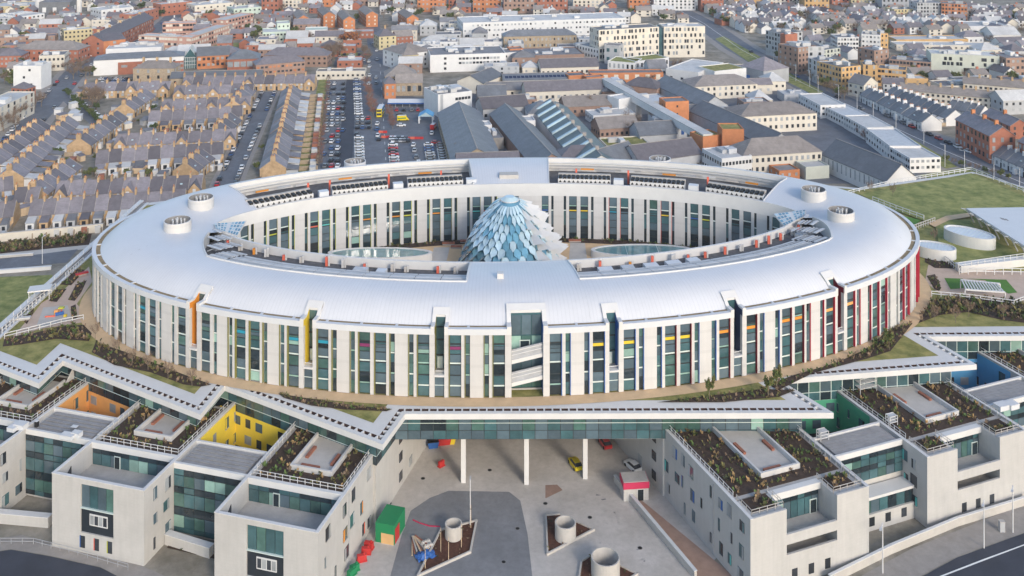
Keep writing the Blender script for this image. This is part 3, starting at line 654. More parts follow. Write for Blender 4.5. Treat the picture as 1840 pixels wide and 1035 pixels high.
# ---------------------------------------------------------------- deck surfaces
sheet('deck_lawn', ccw([*O46, (172, 304), (157, 330), (112, 313), (60, 328), (-60, 320), (-112.8, 298)]), 17.84, 'lawn')
pm = MB(); N = 300
for i in range(N):
    a, b = PER*i/N, PER*(i+1)/N; q = [ring(a, -2.9), ring(b, -2.9), ring(b, .3), ring(a, .3)]; pm.face([(*p, 17.9) for p in q])
struct(pm.build('deck_path', 'tan_path'))
def D18(*pts, z=17.9): return [P(x, y, 18)[:2] for x, y in pts]
# left garden: paths, playground, beds
sheet('garden_paving', D18((20,607),(62,560),(75,543),(112,522),(160,478),(166,505),(138,545),(155,565),(160,590),(150,578),(72,590)), 17.88, 'pink_paving')
sheet('playground_surface', D18((78,552),(122,548),(128,572),(74,590),(66,584)), 17.93, 'concrete_pale')
def bed(poly, lab, n=60, hs=(.4, 1.0), wts=(3, 3, 3, 1, 4), z=17.92, soil='soil'):
    n = int(n*.75); hs = (hs[0]*.75, hs[1]*.8); wts = (wts[0]+1, wts[1]+1, wts[2]+1, wts[3], max(1, wts[4]-2))
    struct(MB().face([(*p, z) for p in ccw(poly)]).build('planting_bed', soil)); planting('planting', poly, z, n, hs, wts, None, lab)
bed(D18((102,510),(132,482),(153,484),(128,512)), 'dark shrubs in the garden bed beside the oval building wall', 70)
bed(D18((122,538),(137,510),(156,503),(146,525),(134,540)), 'dark shrubs in the narrow bed between the garden paths', 40)
bed(D18((88,540),(100,520),(120,518),(102,542)), 'low shrubs in the bed by the white garden steps', 40)
bed(D18((38,570),(62,545),(60,562),(48,582)), 'low shrubs in the bed along the white boundary fence', 40)
bed(D18((127,550),(136,546),(139,572),(129,573)), 'low shrubs in the small strip bed beside the playground', 24)
bed(D18((8,606),(60,598),(110,585),(150,583),(165,598),(160,612),(100,608),(40,618),(5,622)), 'olive shrubs below the pink garden railing', 150, (.6, 1.5), (4, 3, 3, 0, 2))
bed(D18((172,614),(215,628),(275,650),(330,672),(380,690),(360,694),(330,690),(270,668),(205,655),(165,632)), 'brown shrubs along the oval path above the orange yard', 190, (.5, 1.3), (3, 1, 4, 0, 3))
bed(D18((500,706),(560,716),(640,728),(705,734),(695,738),(620,735),(560,728),(510,714)), 'brown shrubs along the oval path above the yellow yard', 120, (.4, 1.0), (3, 2, 4, 0, 3))
bed(D18((1380,690),(1430,672),(1500,652),(1560,625),(1598,590),(1640,580),(1600,630),(1560,643),(1460,670),(1400,700)), 'dark shrubs along the oval path above the green yard', 220, (.5, 1.4), (4, 2, 3, 0, 4))
bed(D18((1180,722),(1260,712),(1370,698),(1430,700),(1400,712),(1300,722)), 'dark shrubs between the oval path and the front canopy', 130, (.4, 1.1), (4, 3, 3, 0, 4))
bed(D18((1672,540),(1720,533),(1780,538),(1845,545),(1845,580),(1800,574),(1740,560),(1690,565),(1650,580)), 'dense dark shrubs on the bank below the terrace garden', 330, (.8, 2.0), (4, 2, 4, 0, 5))
bed(D18((1665,495),(1680,492),(1690,512),(1688,522),(1680,520)), 'low dark shrubs in the strip bed at the oval end', 30)
bed(D18((1662,452),(1690,458),(1712,470),(1715,482),(1680,481),(1662,470)), 'dark shrubs below the small white oval rooflight', 60)
# white boundary fence on the left edge of the deck, with a broad coping
q = [P(-20, 612, 18), P(235, 384, 18)]
o = thing('deck_edge_wall', 'long straight white coping wall along the outer edge of the garden deck', 'wall', (-114.5, 206, 14)); L = 110
bx('coping', o, (0, 45, 4.2), (1.3, 100, .35), 'rim_white'); bx('coping', o, (2.3, 45, 3.9), (.7, 98, .3), 'white_metal'); bx('wall', o, (-.2, 45, -14), (.6, 100, 18.2), 'render')
bx('louvre_strip', o, (1.2, 45, 3.75), (1.6, 98, .15), 'louvre')
for k in range(30): bx('post', o, (.5, -3+k*3.3, 4.5), (.12, .12, 1.0), 'white_metal')
railing('white fence along the inner side of the garden boundary wall', [P(4, 600, 18), P(58, 553, 18), P(100, 520, 18)], 1.5, sp=1.7, w=.16)
railing('pink-white railing on a low plinth in front of the playground', [P(8, 609, 18), P(52, 598, 18), P(110, 583, 18), P(150, 575, 18)], 1.2, 'cladding', 2.2, .15)
railing('white stair railing beside the boundary wall near the dark shrubs', [P(118, 500, 18), P(150, 472, 18)], 1.4, sp=1.4, w=.14)
for (x, y, w, rz, m, lab) in ((36, 575, 4.5, .2, 'cladding', 'low pink wall bench beside the white boundary fence'), (147, 494, 3.0, .7, 'brightred', 'red bench box beside the oval building')):
    p = P(x, y, 18); b = thing('garden_bench', lab, 'bench', (p[0], p[1], 17.9), rz); bx('seat', b, (0,0,.4), (w, 1.0, .3), m); bx('base', b, (0,0,0), (w*.9, .7, .4), 'concrete')
p = P(72, 535, 18); b = thing('white_canopy_roof', 'small white canopy slab over the garden steps', 'canopy', (p[0], p[1], 17.9), .3); bx('roof_slab', b, (0,0,2.2), (5, 3.4, .3), 'rim_white')
for sx in (-1, 1):
    for sy in (-1, 1): bx('post', b, (sx*2.2, sy*1.4, 0), (.15, .15, 2.2), 'white_metal')
# playground climbing blocks
p = P(107, 566, 18); b = thing('play_equipment', 'colourful low climbing frame on the playground', 'play equipment', (p[0], p[1], 17.93))
bx('slide', b, (0, 0, .1), (1.8, .5, .6), 'royal', .5); bx('platform', b, (-1, .8, 0), (.9, .9, .9), 'orange'); bx('roof', b, (-.3, 1.6, .9), (1.2, .8, .3), 'lime'); bx('post', b, (-.3, 1.6, 0), (.2, .2, .9), 'coral')
bx('step', b, (1.6, -.6, 0), (.6, .6, .45), 'brightyellow'); bx('beam', b, (-1.8, -.8, 0), (2.2, .2, .3), 'coral', .2)
# right garden
sheet('garden_paving', D18((1662,505),(1668,475),(1700,480),(1845,487),(1845,560),(1780,538),(1690,528),(1680,520)), 17.88, 'pink_paving')
sheet('garden_lawn_patch', D18((1697,499),(1730,500),(1732,517),(1708,519)), 17.93, 'artificial_turf'); sheet('garden_lawn_patch', D18((1735,500),(1808,502),(1828,525),(1812,527),(1770,503)), 17.93, 'artificial_turf')
sheet('pergola_garden_floor', D18((1730,501),(1770,505),(1808,523),(1735,518)), 17.91, 'artificial_turf')
pg = thing('pergola', 'white slatted pergola over the green terrace lawn', 'pergola', (*P(1732, 520, 18)[:2], 17.9))
for k in range(13):
    a = Vector(P(1728+k*5.2, 503+k*.55, 20))-Vector((*P(1732, 520, 18)[:2], 17.9)); c = Vector(P(1736+k*5.6, 519+k*.45, 20))-Vector((*P(1732, 520, 18)[:2], 17.9)); MB().bar(a, c, .28).build('slat', 'white_metal', pg)
for a_, b_ in (((1726, 503), (1797, 510)), ((1734, 520), (1806, 525))):
    o0 = Vector((*P(1732, 520, 18)[:2], 17.9)); MB().bar(Vector(P(*a_, 20))-o0, Vector(P(*b_, 20))-o0, .35).build('beam', 'white_metal', pg)
    for q in (a_, b_): v = Vector(P(*q, 20))-o0; bx('post', pg, (v.x, v.y, 0), (.2, .2, v.z), 'white_metal')
def wedge_wall(lab, a, b, h, w, z=18, m='rim_white', name='ramp_wall', base=None):
    A, B = Vector(P(*a, z)), Vector(P(*b, z)); d = (B-A); o = thing(name, lab, 'wall', A, math.atan2(d.y, d.x)); MB().box((0, -w/2, -.2), (d.length, w/2, h)).build('wall', m, o); bx('coping', o, (d.length/2, 0, h), (d.length+.1, w+.15, .12), 'white_metal'); return o
wedge_wall('long white ramp parapet above the terrace garden', (1722, 487), (1850, 473), 1.6, 2.2)
railing('white railing below the ramp parapet of the terrace garden', [P(1724, 493, 18), P(1850, 494, 18)], 1.6, sp=2.2, w=.15)
railing('white railing on top of the ramp parapet', [P(1722, 481, 19.6), P(1850, 463, 19.6)], 1.3, sp=2.0, w=.12)
railing('short white stair railing by the small oval rooflight', [P(1696, 468, 18), P(1722, 488, 18)], 1.4, sp=1.2, w=.14)
railing('pale railing along the terrace garden above the dark shrub bank', [P(1674, 532, 18), P(1742, 538, 18), P(1822, 549, 18), P(1845, 540, 18)], 1.2, sp=2.4, w=.15)
# green roof, footbridge, helipad
sheet('green_roof_lawn', [P(x, y, 18.2)[:2] for x, y in ((1545,349),(1745,311),(1850,357),(1850,385),(1740,384),(1665,398),(1600,375))], 18.2, 'lawn_green')
sheet('green_roof_lawn', [P(x, y, 18.2)[:2] for x, y in ((1680,402),(1700,393),(1742,397),(1770,425),(1838,458),(1840,466),(1720,474),(1690,455))], 18.2, 'lawn_green')
sheet('green_roof_path', [P(x, y, 18.2)[:2] for x, y in ((1668,402),(1700,388),(1745,382),(1770,384),(1740,390),(1705,396),(1680,408))], 18.25, 'tan_path')
sheet('coloured_play_court', [P(x, y, 18.2)[:2] for x, y in ((1606,384),(1655,396),(1640,409),(1620,398))], 18.3, 'artificial_turf')
railing('white railing on the green roof edge facing the slate range', [P(1515, 352, 18), P(1600, 331, 18), P(1745, 307, 18)], 1.2, sp=2.6, w=.16)
railing('white railing on the road side of the green roof', [P(1745, 307, 18), P(1850, 350, 18)], 1.2, sp=2.6, w=.16)
railing('white railing between the oval roof and the green roof', [P(1568, 362, 18), P(1610, 378, 18), P(1660, 396, 18)], 1.5, sp=2.4, w=.16)
railing('white railing of the footbridge to the green roof', [P(1642, 414, 18), P(1680, 400, 18)], 1.5, 'concrete_pale', 1.2, .16)
oval_light(1742, 418, 21, 6.7, 4.0, 3.2, 'white oval rooflight drum standing on the sloping green roof', -.75, 'roof_pale2')
oval_light(1680, 443, 20.5, 5.2, 3.2, 2.8, 'small white oval rooflight next to the oval building end', -.5, 'roof_pale2')
o0 = P(1790, 410, 18); hp = thing('helipad', 'white raised helicopter landing deck on grey steel struts beside the green roof', 'helipad', (o0[0], o0[1], 18.2))
hq = [Vector(P(x, y, 22.5))-Vector((o0[0], o0[1], 18.2)) for x, y in ((1736, 374), (1860, 372), (1865, 455), (1848, 446))]
MB().hexa([v-Vector((0,0,.5)) for v in reversed(hq)], list(reversed(hq))).build('landing_deck', 'fascia', hp)
for i in range(8):
    u = i/7; a = hq[0]*(1-u)+hq[3]*u; MB().bar(a+Vector((0,0,-.3)), a+Vector((-1.6,-.4,.1)), .22).build('safety_net_arm', 'steel', hp); MB().bar(a+Vector((.5,0,-.5)), Vector((a.x+2.5, a.y+.5, 0)), .3).build('strut', 'steel', hp)
rail_part('safety_net', [a+Vector((-1.6,-.4,.1)) for a in (hq[0], hq[3])], .15, 'galvanised', hp, 2)
for k, (x, y) in enumerate(((1800, 393), (1804, 394), (1809, 395))): v = Vector(P(x, y, 22.5))-Vector((o0[0], o0[1], 18.2)); bx('deck_marking', hp, (v.x, v.y, v.z+.01), (.5, 1.6, .01), 'concrete_dark')
# ================================================================ finger wings
def court_planting(o, x0, x1, y0, y1, z, cx0, cx1, cy0, cy1, n):
    m = MB()
    for a, b, c, d_ in ((x0, x1, y0, cy0), (x0, cx0, cy0, y1), (cx1, x1, cy0, y1), (cx0, cx1, cy1, y1) if cy1 < y1-1 else (x0, cx0, y0, y1)):
        ar = abs((b-a)*(d_-c)); tufts(m, [(a, c), (b, c), (b, d_), (a, d_)], z, int(ar*n), (.4, 1.1), 5, (4, 4, 3, 3, 1))
    p = m.build('planting', ['leaf_olive', 'leaf_green', 'leaf_brown', 'leaf_straw', 'leaf_dark'], o); p['kind'] = 'stuff'
def roof_court(o, w, y0, y1, cx0, cx1, cy0, cy1, z=12.6, front_rail=True):
    bx('roof_slab', o, (w/2, (y0+y1)/2, z-.5), (w-1.02, y1-y0, .5), 'concrete'); bx('soil_bed', o, (w/2, (y0+y1)/2, z), (w-2.4, y1-y0-1.6, .08), 'soil')
    bx('court_floor', o, ((cx0+cx1)/2, (cy0+cy1)/2, z+.05), (cx1-cx0, cy1-cy0, .12), 'concrete_pale')
    for nm, x, y, sx, sy in (('court_wall', (cx0+cx1)/2, cy0, cx1-cx0+.4, .4), ('court_wall', cx0, (cy0+cy1)/2, .4, cy1-cy0-.42), ('court_wall', cx1, (cy0+cy1)/2, .4, cy1-cy0-.42)): bx(nm, o, (x, y, z), (sx, sy, 1.0), 'cladding')
    bx('bench', o, ((cx0+cx1)/2-.8, cy0+1.2, z+.17), (3.6, .6, .4), 'wood'); bx('bench', o, (cx0+1.2, (cy0+cy1)/2, z+.17), (.6, 3.4, .4), 'wood'); bx('bench', o, (cx1-1.2, (cy0+cy1)/2-1, z+.17), (.6, 3.2, .4), 'wood')
    for x in (cx0-.2, cx1+.2): MB().hexa([(x-.12, cy1, z), (x+.12, cy1, z), (x+.12, cy1+2.4, z), (x-.12, cy1+2.4, z)], [(x-.12, cy1, z+.3), (x+.12, cy1, z+.3), (x+.12, cy1+2.4, z+2.6), (x-.12, cy1+2.4, z+2.6)]).build('screen_fin', 'cladding', o)
    court_planting(o, 1.4, w-1.4, y0+1, y1-1, z+.1, cx0-.3, cx1+.3, cy0-.3, cy1, .8)
    pts = [(.75, y1, z), (.75, y0+.6, z), (w-.75, y0+.6, z), (w-.75, y1, z)] if front_rail else [(.75, y1, z), (.75, y0+.6, z)]
    rail_part('railing', pts, 1.25, 'white_metal', o, 1.5, .08, (1.0, .55))
    if not front_rail: rail_part('railing', [(w-.75, y0+.6, z), (w-.75, y1, z)], 1.25, 'white_metal', o, 1.5, .08, (1.0, .55))
def wing_windows(o, x, sg, ys, cols, zs=(1.3, 5.4, 9.4), seed=0):
    r = random.Random(seed)
    for k, y in enumerate(ys):
        for j, z in enumerate(zs):
            if r.random() < .22: continue
            yy = y+r.uniform(-.7, .7); w = r.choice([1.0, 1.3, 1.6, .5]); h = r.choice([1.7, 2.0, 2.1]); zz = z+r.uniform(-.3, .5)
            wd = bx('window', o, (x+sg*.03, yy, zz), (.12, w, h), r.choice(['window_dark', 'window_dark', 'glass_slate', 'window_pale', 'glass_teal']))
            bx('shutter', wd, (sg*.4, r.choice([-.32, .32]), .02), (.5, .36, .96), r.choice(cols))
            bx('sill', wd, (sg*.5, 0, -.05), (1.6, 1.05, .05), 'concrete')
def curtain(o, x0, x1, y, z0, z1, nx, rows, ms=GL, pr='pane', t=.14):
    bx('glazing_frame', o, ((x0+x1)/2, y+.08, z0), (x1-x0, .1, z1-z0), 'frame_dark'); hz = z1-z0; a = 0
    for r0, r1, mm in rows:
        for i in range(nx):
            w = (x1-x0)/nx; bx(pr, o, (x0+w*(i+.5), y, z0+hz*r0+.04), (w-.1, .12, hz*(r1-r0)-.06), RND.choice(mm))
DKG = ['glass_dark', 'glass_dark', 'glass_teal']; LTG = ['glass_teal']*4+['glass_green']*3+['glass_slate']*2+['glass_mint']
def left_wing(fx, fy, lab, rz, w=19.0, L=31.0, ycol=None, seed=1):
    o = thing('hospital_wing', lab, 'hospital wing', (fx, fy, 0), rz, 'hospital wings in front of the podium'); H = 13.0; TD = 10.0; TZ = 8.85
    bx('side_wall', o, (.25, L/2, 0), (.5, L, H), 'render'); bx('side_wall', o, (w-.25, L/2, 0), (.5, L, H), 'render')
    for x in (.25, w-.25): bx('coping', o, (x, L/2-.02, H), (.62, L+.1, .09), 'coping')
    bx('coping', o, (w/2, .22, H), (w-1.3, .62, .09), 'coping'); bx('downpipe', o, (w+.08, TD+1.5, 0), (.12, .12, H-.6), 'steel')
    # front wall around a central glazed bay
    b0, b1 = 6.0, 12.8
    bx('front_wall', o, ((.5+b0)/2, .25, 0), (b0-.5, .5, H), 'render'); bx('front_wall', o, ((b1+w-.5)/2, .25, 0), (w-.5-b1, .5, H), 'render'); bx('front_wall', o, ((b0+b1)/2, .25, 0), (b1-b0, .5, 3.6), 'render'); bx('front_wall', o, ((b0+b1)/2, .25, 12.1), (b1-b0, .5, .9), 'render')
    curtain(o, b0, b1, .35, 7.9, 12.1, 4, [(0, 1, LTG)])
    bx('dark_panel', o, ((b0+b1)/2, .4, 3.6), (b1-b0, .3, 4.2), 'panel_dark'); bx('ledge', o, ((b0+b1)/2, .2, 7.8), (b1-b0, .5, .14), 'transom')
    wf = bx('window_frame', o, ((b0+b1)/2+.2, .22, 5.0), (3.7, .12, 2.0), 'white_metal')
    for i in range(4): bx('pane', wf, (-.36+.24*i, -.3, .1), (.2, .6, .78), RND.choice(['window_dark', 'window_pale', 'wood']))
    for i, (x, c) in enumerate(((6.4, 'royal'), (9.3, 'coral'), (12.0, 'lime'))):
        wd = bx('window', o, (x, .02, .9), (1.1, .1, 2.1), 'window_dark'); bx('shutter', wd, (-.42, -.4, 0), (.16, .6, 1), c)
    # sunken terrace with set-back glass
    bx('terrace_floor', o, (w/2, TD/2+.2, TZ-.4), (w-1.02, TD-.4, .4), 'concrete'); bx('core_wall', o, (w/2, TD+4, 0), (w-1.04, 7.8, 8.4), 'render')
    curtain(o, .5, w-.5, TD, TZ, 12.0, 9, [(0, .68, LTG), (.7, 1, DKG)]); bx('roof_fascia', o, (w/2, TD+.1, 12.0), (w-1.02, .7, 1.1), 'rim_white')
    bx('door', o, (6.0, TD-.12, TZ), (1.3, .12, 2.3), 'transom'); bx('door_leaf', o, (6.0, TD-.2, TZ+.08), (1.0, .1, 2.1), 'glass_dark')
    MB().hexa([(.5, 2.2, TZ+1.2), (.62, 2.2, TZ+1.2), (.62, 4.2, TZ+1.2), (.5, 4.2, TZ+1.2)], [(.5, 2.2, TZ+1.4), (.62, 2.2, TZ+1.4), (.62, 4.2, TZ+3.0), (.5, 4.2, TZ+3.0)]).build('wall_opening', 'window_dark', o)
    roof_court(o, w, TD+.4, L-3.4, 6.4, 14.2, TD+4.6, L-6)
    wing_windows(o, w, 1, [3.2, 6.5, 10.2, 13.6, 17, 20.2, 23.5, 26.6, 29] if not ycol else [3.4, 6.6], ['window_pale', 'amber', 'window_pale', 'glass_teal', 'window_pale', 'window_pale', 'window_dark', 'coral', 'window_pale'], seed=seed)
    if ycol:
        bx('coloured_wall', o, (w+.03, 24.5, 0), (.1, 15, 12.6), ycol); wing_windows(o, w+.06, 1, [19, 22.2, 25.4, 28.4], ['window_pale', 'glass_teal', ycol], (1.3, 5.4, 9.2), seed+5)
    return o
LR = -math.radians(15.5); RR = math.radians(21.0)
left_wing(-114.1, 184.1, 'white wing whose side wall is orange inside the yard', LR, ycol='orange', seed=3)
left_wing(-81.9, 173.4, 'white wing whose side wall is yellow inside the yard', LR, ycol='yellow', seed=4)
left_wing(-49.7, 162.7, 'white wing bordering the forecourt with the green mural box', LR, seed=6)
def right_wing(fx, fy, lab, rz, w=24.4, L=31.0, ycol=None, seed=1):
    o = thing('hospital_wing', lab, 'hospital wing', (fx, fy, 0), rz, 'hospital wings in front of the podium'); H = 13.0
    a, b = 7.2, 17.6; RD = 5.0                                   # recessed middle between two solid piers
    bx('side_wall', o, (.25, L/2, 0), (.5, L, H), 'render'); bx('side_wall', o, (w-.25, L/2, 0), (.5, L, H), 'render')
    bx('pier', o, ((.5+a)/2, 2.6, 0), (a-.5, 5.2, H-.35), 'render'); bx('pier', o, ((b+w-.5)/2, 2.6, 0), (w-.5-b, 5.2, H-.35), 'render')
    for x0, x1 in ((.5, a), (b, w-.5)): bx('parapet', o, ((x0+x1)/2, .2, H-.35), (x1-x0, .4, .36), 'render')
    for x in (.25, w-.25): bx('coping', o, (x, L/2-.02, H), (.62, L+.1, .09), 'coping')
    bx('downpipe', o, (-.08, 11, 0), (.12, .12, H-.6), 'steel')
    bx('ground_wall', o, ((a+b)/2, .6, 0), (b-a, 1.2, 3.6), 'render')
    for z in (3.6, 7.0):
        bx('balcony_front', o, ((a+b)/2, .2, z), (b-a, .4, 1.7), 'render'); bx('balcony_floor', o, ((a+b)/2, RD/2+.2, z), (b-a, RD-.4, .35), 'concrete')
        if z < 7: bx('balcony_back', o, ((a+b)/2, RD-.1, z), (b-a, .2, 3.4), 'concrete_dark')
    curtain(o, a, b, RD, 7.35, 11.6, 7, [(0, .7, LTG), (.72, 1, DKG)]); bx('roof_fascia', o, ((a+b)/2, RD-.05, 11.6), (b-a, 1.2, 1.15), 'rim_white'); bx('core_wall', o, (w/2, L/2+5, 0), (w-1.04, L-10.6, 12.0), 'render')
    bx('door', o, (b-1.2, RD-.14, 7.35), (1.5, .12, 2.4), 'transom'); bx('door_leaf', o, (b-1.2, RD-.22, 7.43), (1.2, .1, 2.2), 'glass_dark')
    for i in range(3): bx('window', o, (a+1.6+i*3.4, -.02, 1.0), (1.1, .1, 1.7), 'window_dark')
    roof_court(o, w, RD+.6, L-2.6, 8.6, 16.6, RD+4.2, L-5, front_rail=False)
    for x0, x1 in ((.9, a), (b, w-.9)):
        bx('soil_bed', o, ((x0+x1)/2, 3.4, 12.65), (x1-x0-1.2, 3.6, .1), 'soil'); m = MB(); tufts(m, [(x0+.6, 1.8), (x1-.6, 1.8), (x1-.6, 5), (x0+.6, 5)], 12.75, 16, (.5, 1.2), 5, (3, 4, 3, 2, 3)); m.build('planting', ['leaf_olive', 'leaf_green', 'leaf_brown', 'leaf_straw', 'leaf_dark'], o)['kind'] = 'stuff'
        rail_part('railing', [(x0, 5.4, 12.65), (x0, 1.0, 12.65), (x1, 1.0, 12.65), (x1, 5.4, 12.65)], 1.1, 'concrete_pale', o, 1.5, .08, (1.0, .55))
    if ycol:
        bx('coloured_wall', o, (-.03, 23, 0), (.1, 16, 12.6), ycol); wing_windows(o, -.06, -1, [17.5, 21, 24.5, 28], ['window_dark', 'glass_teal', ycol], (2.3, 5.6, 9.0), seed+3); wing_windows(o, 0, -1, [2.6, 5.4], ['turquoise', 'window_dark'], (2.0, 5.4, 9.0), seed+9)
    else: wing_windows(o, 0, -1, [2.6, 5.6, 8.8, 12, 15, 18, 21, 24, 27, 29.6], ['royal', 'turquoise', 'window_pale', 'glass_slate', 'window_pale', 'glass_teal', 'window_dark', 'window_pale'], seed=seed)
    return o
right_wing(39.4, 160.9, 'white wing with planted roof bordering the forecourt ramp and bin area', RR, seed=12)
right_wing(75.9, 178.0, 'white wing whose side wall is green inside the yard', RR, ycol='green', seed=15)
right_wing(112.4, 195.1, 'white wing whose side wall is light blue inside the yard', RR, ycol='blue', seed=17)
def link_block(fx, fy, lab, rz, x0, x1, y0, y1, kind):
    o = thing('glazed_link', lab, 'hospital link', (fx, fy, 0), rz, 'glazed links between the hospital wings'); H = 13.0
    bx('core', o, ((x0+x1)/2, (y0+y1)/2+.2, 0), (x1-x0-.06, y1-y0-.4, 12.3), 'render')
    for nm, y in (('parapet', y0+.25), ('parapet', y1-.25)): bx(nm, o, ((x0+x1)/2, y, 12.0), (x1-x0-.06, .5, 1.0), 'rim_white')
    if kind == 'left':
        curtain(o, x0+.05, x1-.05, y0, .6, 12.0, 7, [(0, .08, DKG), (.08, .27, LTG), (.28, .40, DKG), (.41, .62, LTG), (.63, .72, DKG), (.73, .9, LTG), (.91, 1, DKG)])
    else:
        curtain(o, x0+.05, x1-.05, y0, 7.2, 12.0, 8, [(0, .35, LTG), (.36, .55, DKG), (.56, .82, LTG), (.83, 1, DKG)])
        bx('lower_front', o, ((x0+x1)/2, y0-1.5, 0), (x1-x0-.08, 3.0, 3.0), 'render'); bx('ledge', o, ((x0+x1)/2, y0-1.5, 5.6), (x1-x0-.08, 3.0, .5), 'rim_white')
        curtain(o, x0+.05, x1-.05, y0-2.6, 3.0, 5.6, 8, [(0, 1, DKG+LTG)])
        for i in range(4): bx('window', o, (x0+2.2+i*3.7, y0-3.02, .9), (1.2, .1, 1.6), 'window_dark')
    bx('roof_felt', o, ((x0+x1)/2, (y0+y1)/2, 12.3), (x1-x0-1.2, y1-y0-1.2, .05), 'concrete_dark')
    for k in range(6): bx('roof_louvre', o, ((x0+x1)/2, y0+1.1+k*(y1-y0-2.2)/5.2, 12.3), (x1-x0-2.0, .75, .35 if kind == 'left' and lab.find('grey') < 0 else .5), 'louvre')
    return o
link_block(-114.1, 184.1, 'glazed link with roof units in front of the orange yard', LR, 19.0, 33.9, 8.5, 16.5, 'left')
link_block(-81.9, 173.4, 'glazed link with grey louvred roof in front of the yellow yard', LR, 19.0, 33.9, 8.5, 16.0, 'left')
link_block(39.4, 160.9, 'glazed link with grey louvred roof in front of the green yard', RR, 24.4, 40.2, 9.0, 15.5, 'right')
link_block(75.9, 178.0, 'glazed link with white roof units in front of the blue yard', RR, 24.4, 40.2, 9.0, 15.5, 'right')
# ================================================================ city materials
mat('brick_buff', (.43, .29, .155), .9, .18, .6, rnd=.15, rgb2=(.48, .335, .20)); mat('brick_red', (.34, .135, .085), .9, .15, .5, rnd=.12); mat('brick_orange', (.47, .19, .085), .9, .12, .5, rnd=.1)
mat('brick_brown', (.30, .20, .155), .9, .15, .5, rnd=.12); mat('stone_wall', (.36, .285, .20), .9, .25, .9, rnd=.08, bump=.3); mat('cream_wall', (.62, .57, .48), .85, .08, .3, rnd=.06); mat('white_wall', (.63, .625, .61), .8, .07, .3, rnd=.05)
mat('yellow_wall', (.54, .46, .27), .85, .08, .3); mat('ochre_wall', (.52, .33, .15), .85, .1, .3, rnd=.1); mat('grey_wall', (.40, .41, .42), .85, .1, .3, rnd=.1); mat('sage_wall', (.50, .52, .45), .85, .08, .3); mat('pink_brick', (.46, .27, .21), .9, .12, .4)
mat('slate', (.195, .178, .19), .6, .2, .5, rnd=.4, stripes=(2, .42, .25), stain=.25); mat('slate_blue', (.17, .18, .195), .55, .18, .3, rnd=.2, stripes=(2, .5, .25), stain=.35); mat('slate_brown', (.27, .24, .22), .8, .18, .4, rnd=.12, stripes=(2, .5, .22), stain=.3); mat('roof_pale', (.54, .535, .52), .8, .1, .2, rnd=.1, stain=.3)
mat('roof_teal', (.10, .135, .14), .5, .15, .3); mat('roof_felt', (.21, .21, .22), .9, .25, .15, rnd=.2, stain=.35); mat('cap_tile', (.34, .31, .28), .9, .15, 1); mat('terracotta', (.50, .22, .09), .9, .15, 1, rnd=.1)
mat('solar', (.02, .03, .07), .2, .2, .5); mat('pale_green_wall', (.50, .58, .49), .8, .07, .4)
PAINT = {'white': (.72, .72, .71), 'silver': (.42, .43, .44), 'grey': (.17, .175, .18), 'black': (.02, .02, .022), 'blue': (.04, .09, .22), 'red': (.42, .03, .03), 'yellow': (.72, .55, .02), 'dark green': (.03, .12, .06)}
for k, c in PAINT.items(): mat('paint_'+k, c, .3, .04, 1, spec=.6)
PALC = ['white']*5+['silver']*6+['grey']*5+['black']*5+['blue']*3+['red']*2
# ================================================================ surfaces
def road(name, pts, w, z, m):
    q = [P(x, y)[:2] for x, y in pts]; l, r = offs(q, w/2), offs(q, -w/2)
    mb = MB()
    for i in range(len(q)-1): mb.face([(*r[i], z), (*r[i+1], z), (*l[i+1], z), (*l[i], z)])
    return struct(mb.build(name, m))
TRAM = [(1200, 8), (1265, 42), (1330, 88), (1440, 148), (1560, 208), (1700, 272), (1860, 338)]
SHOP = [(20, 262), (60, 215), (95, 178), (135, 130), (180, 92), (245, 70), (290, 48), (320, 20)]
LANE = [(455, 350), (400, 348), (425, 290), (455, 225), (483, 165)][1:]
road('pavement', TRAM, 30, .03, 'pavement'); road('road', TRAM, 20, .05, 'asphalt'); road('pavement', SHOP, 20, .03, 'pavement'); road('road', SHOP, 13, .05, 'asphalt')
road('pavement', LANE, 12.5, .03, 'pavement'); road('road', LANE, 9, .05, 'asphalt'); road('road', [(108, 165), (150, 198), (190, 232)], 7.5, .04, 'asphalt')
road('road', [(694, 310), (688, 200), (680, 110), (672, 62), (668, 30)], 11, .06, 'asphalt'); road('road', [(668, 60), (560, 75), (450, 60), (330, 72)], 8, .04, 'asphalt')
road('road_marking', TRAM, .3, .07, 'marking'); [road('road_marking', [(694-.06*(300-y), y), (694-.06*(300-y)-.3, y-5)], .18, .08, 'marking') for y in range(120, 310, 14)]
for e in (-4.2, 4.2): pass
sheet('car_park', [P(583, 138), P(662, 138), P(672, 312), P(540, 312), P(575, 220)], .03, 'asphalt'); sheet('car_park_lane', [P(623, 142), P(640, 142), P(632, 310), P(603, 310)], .05, 'asphalt_dark')
sheet('ambulance_yard', [P(700, 168), P(800, 182), P(822, 312), P(672, 312), P(690, 230)], .04, 'asphalt'); sheet('car_park', [P(605, 95), P(665, 90), P(668, 116), P(600, 118)], .03, 'asphalt')
sheet('hospital_yard', [P(790, 300), P(840, 170), P(1060, 110), P(1290, 110), P(1440, 165), P(1690, 300), P(1640, 330), P(1300, 330)], .025, 'asphalt')
sheet('grass_verge', [P(525, 325), P(553, 235), P(574, 140), P(588, 140), P(578, 235), P(560, 325)], .06, 'lawn_green'); sheet('grass_verge', [P(1285, 70), P(1300, 65), P(1380, 110), P(1480, 165), P(1465, 172), P(1350, 115)], .06, 'lawn_green')
sheet('grass_verge', [P(1660, 125), P(1740, 128), P(1735, 140), P(1690, 136)], .06, 'lawn_green'); sheet('grass_verge', [P(385, 78), P(455, 76), P(455, 84), P(380, 86)], .06, 'lawn_green'); sheet('grass_verge', [P(605, 96), P(650, 94), P(648, 100), P(603, 101)], .06, 'lawn_green')
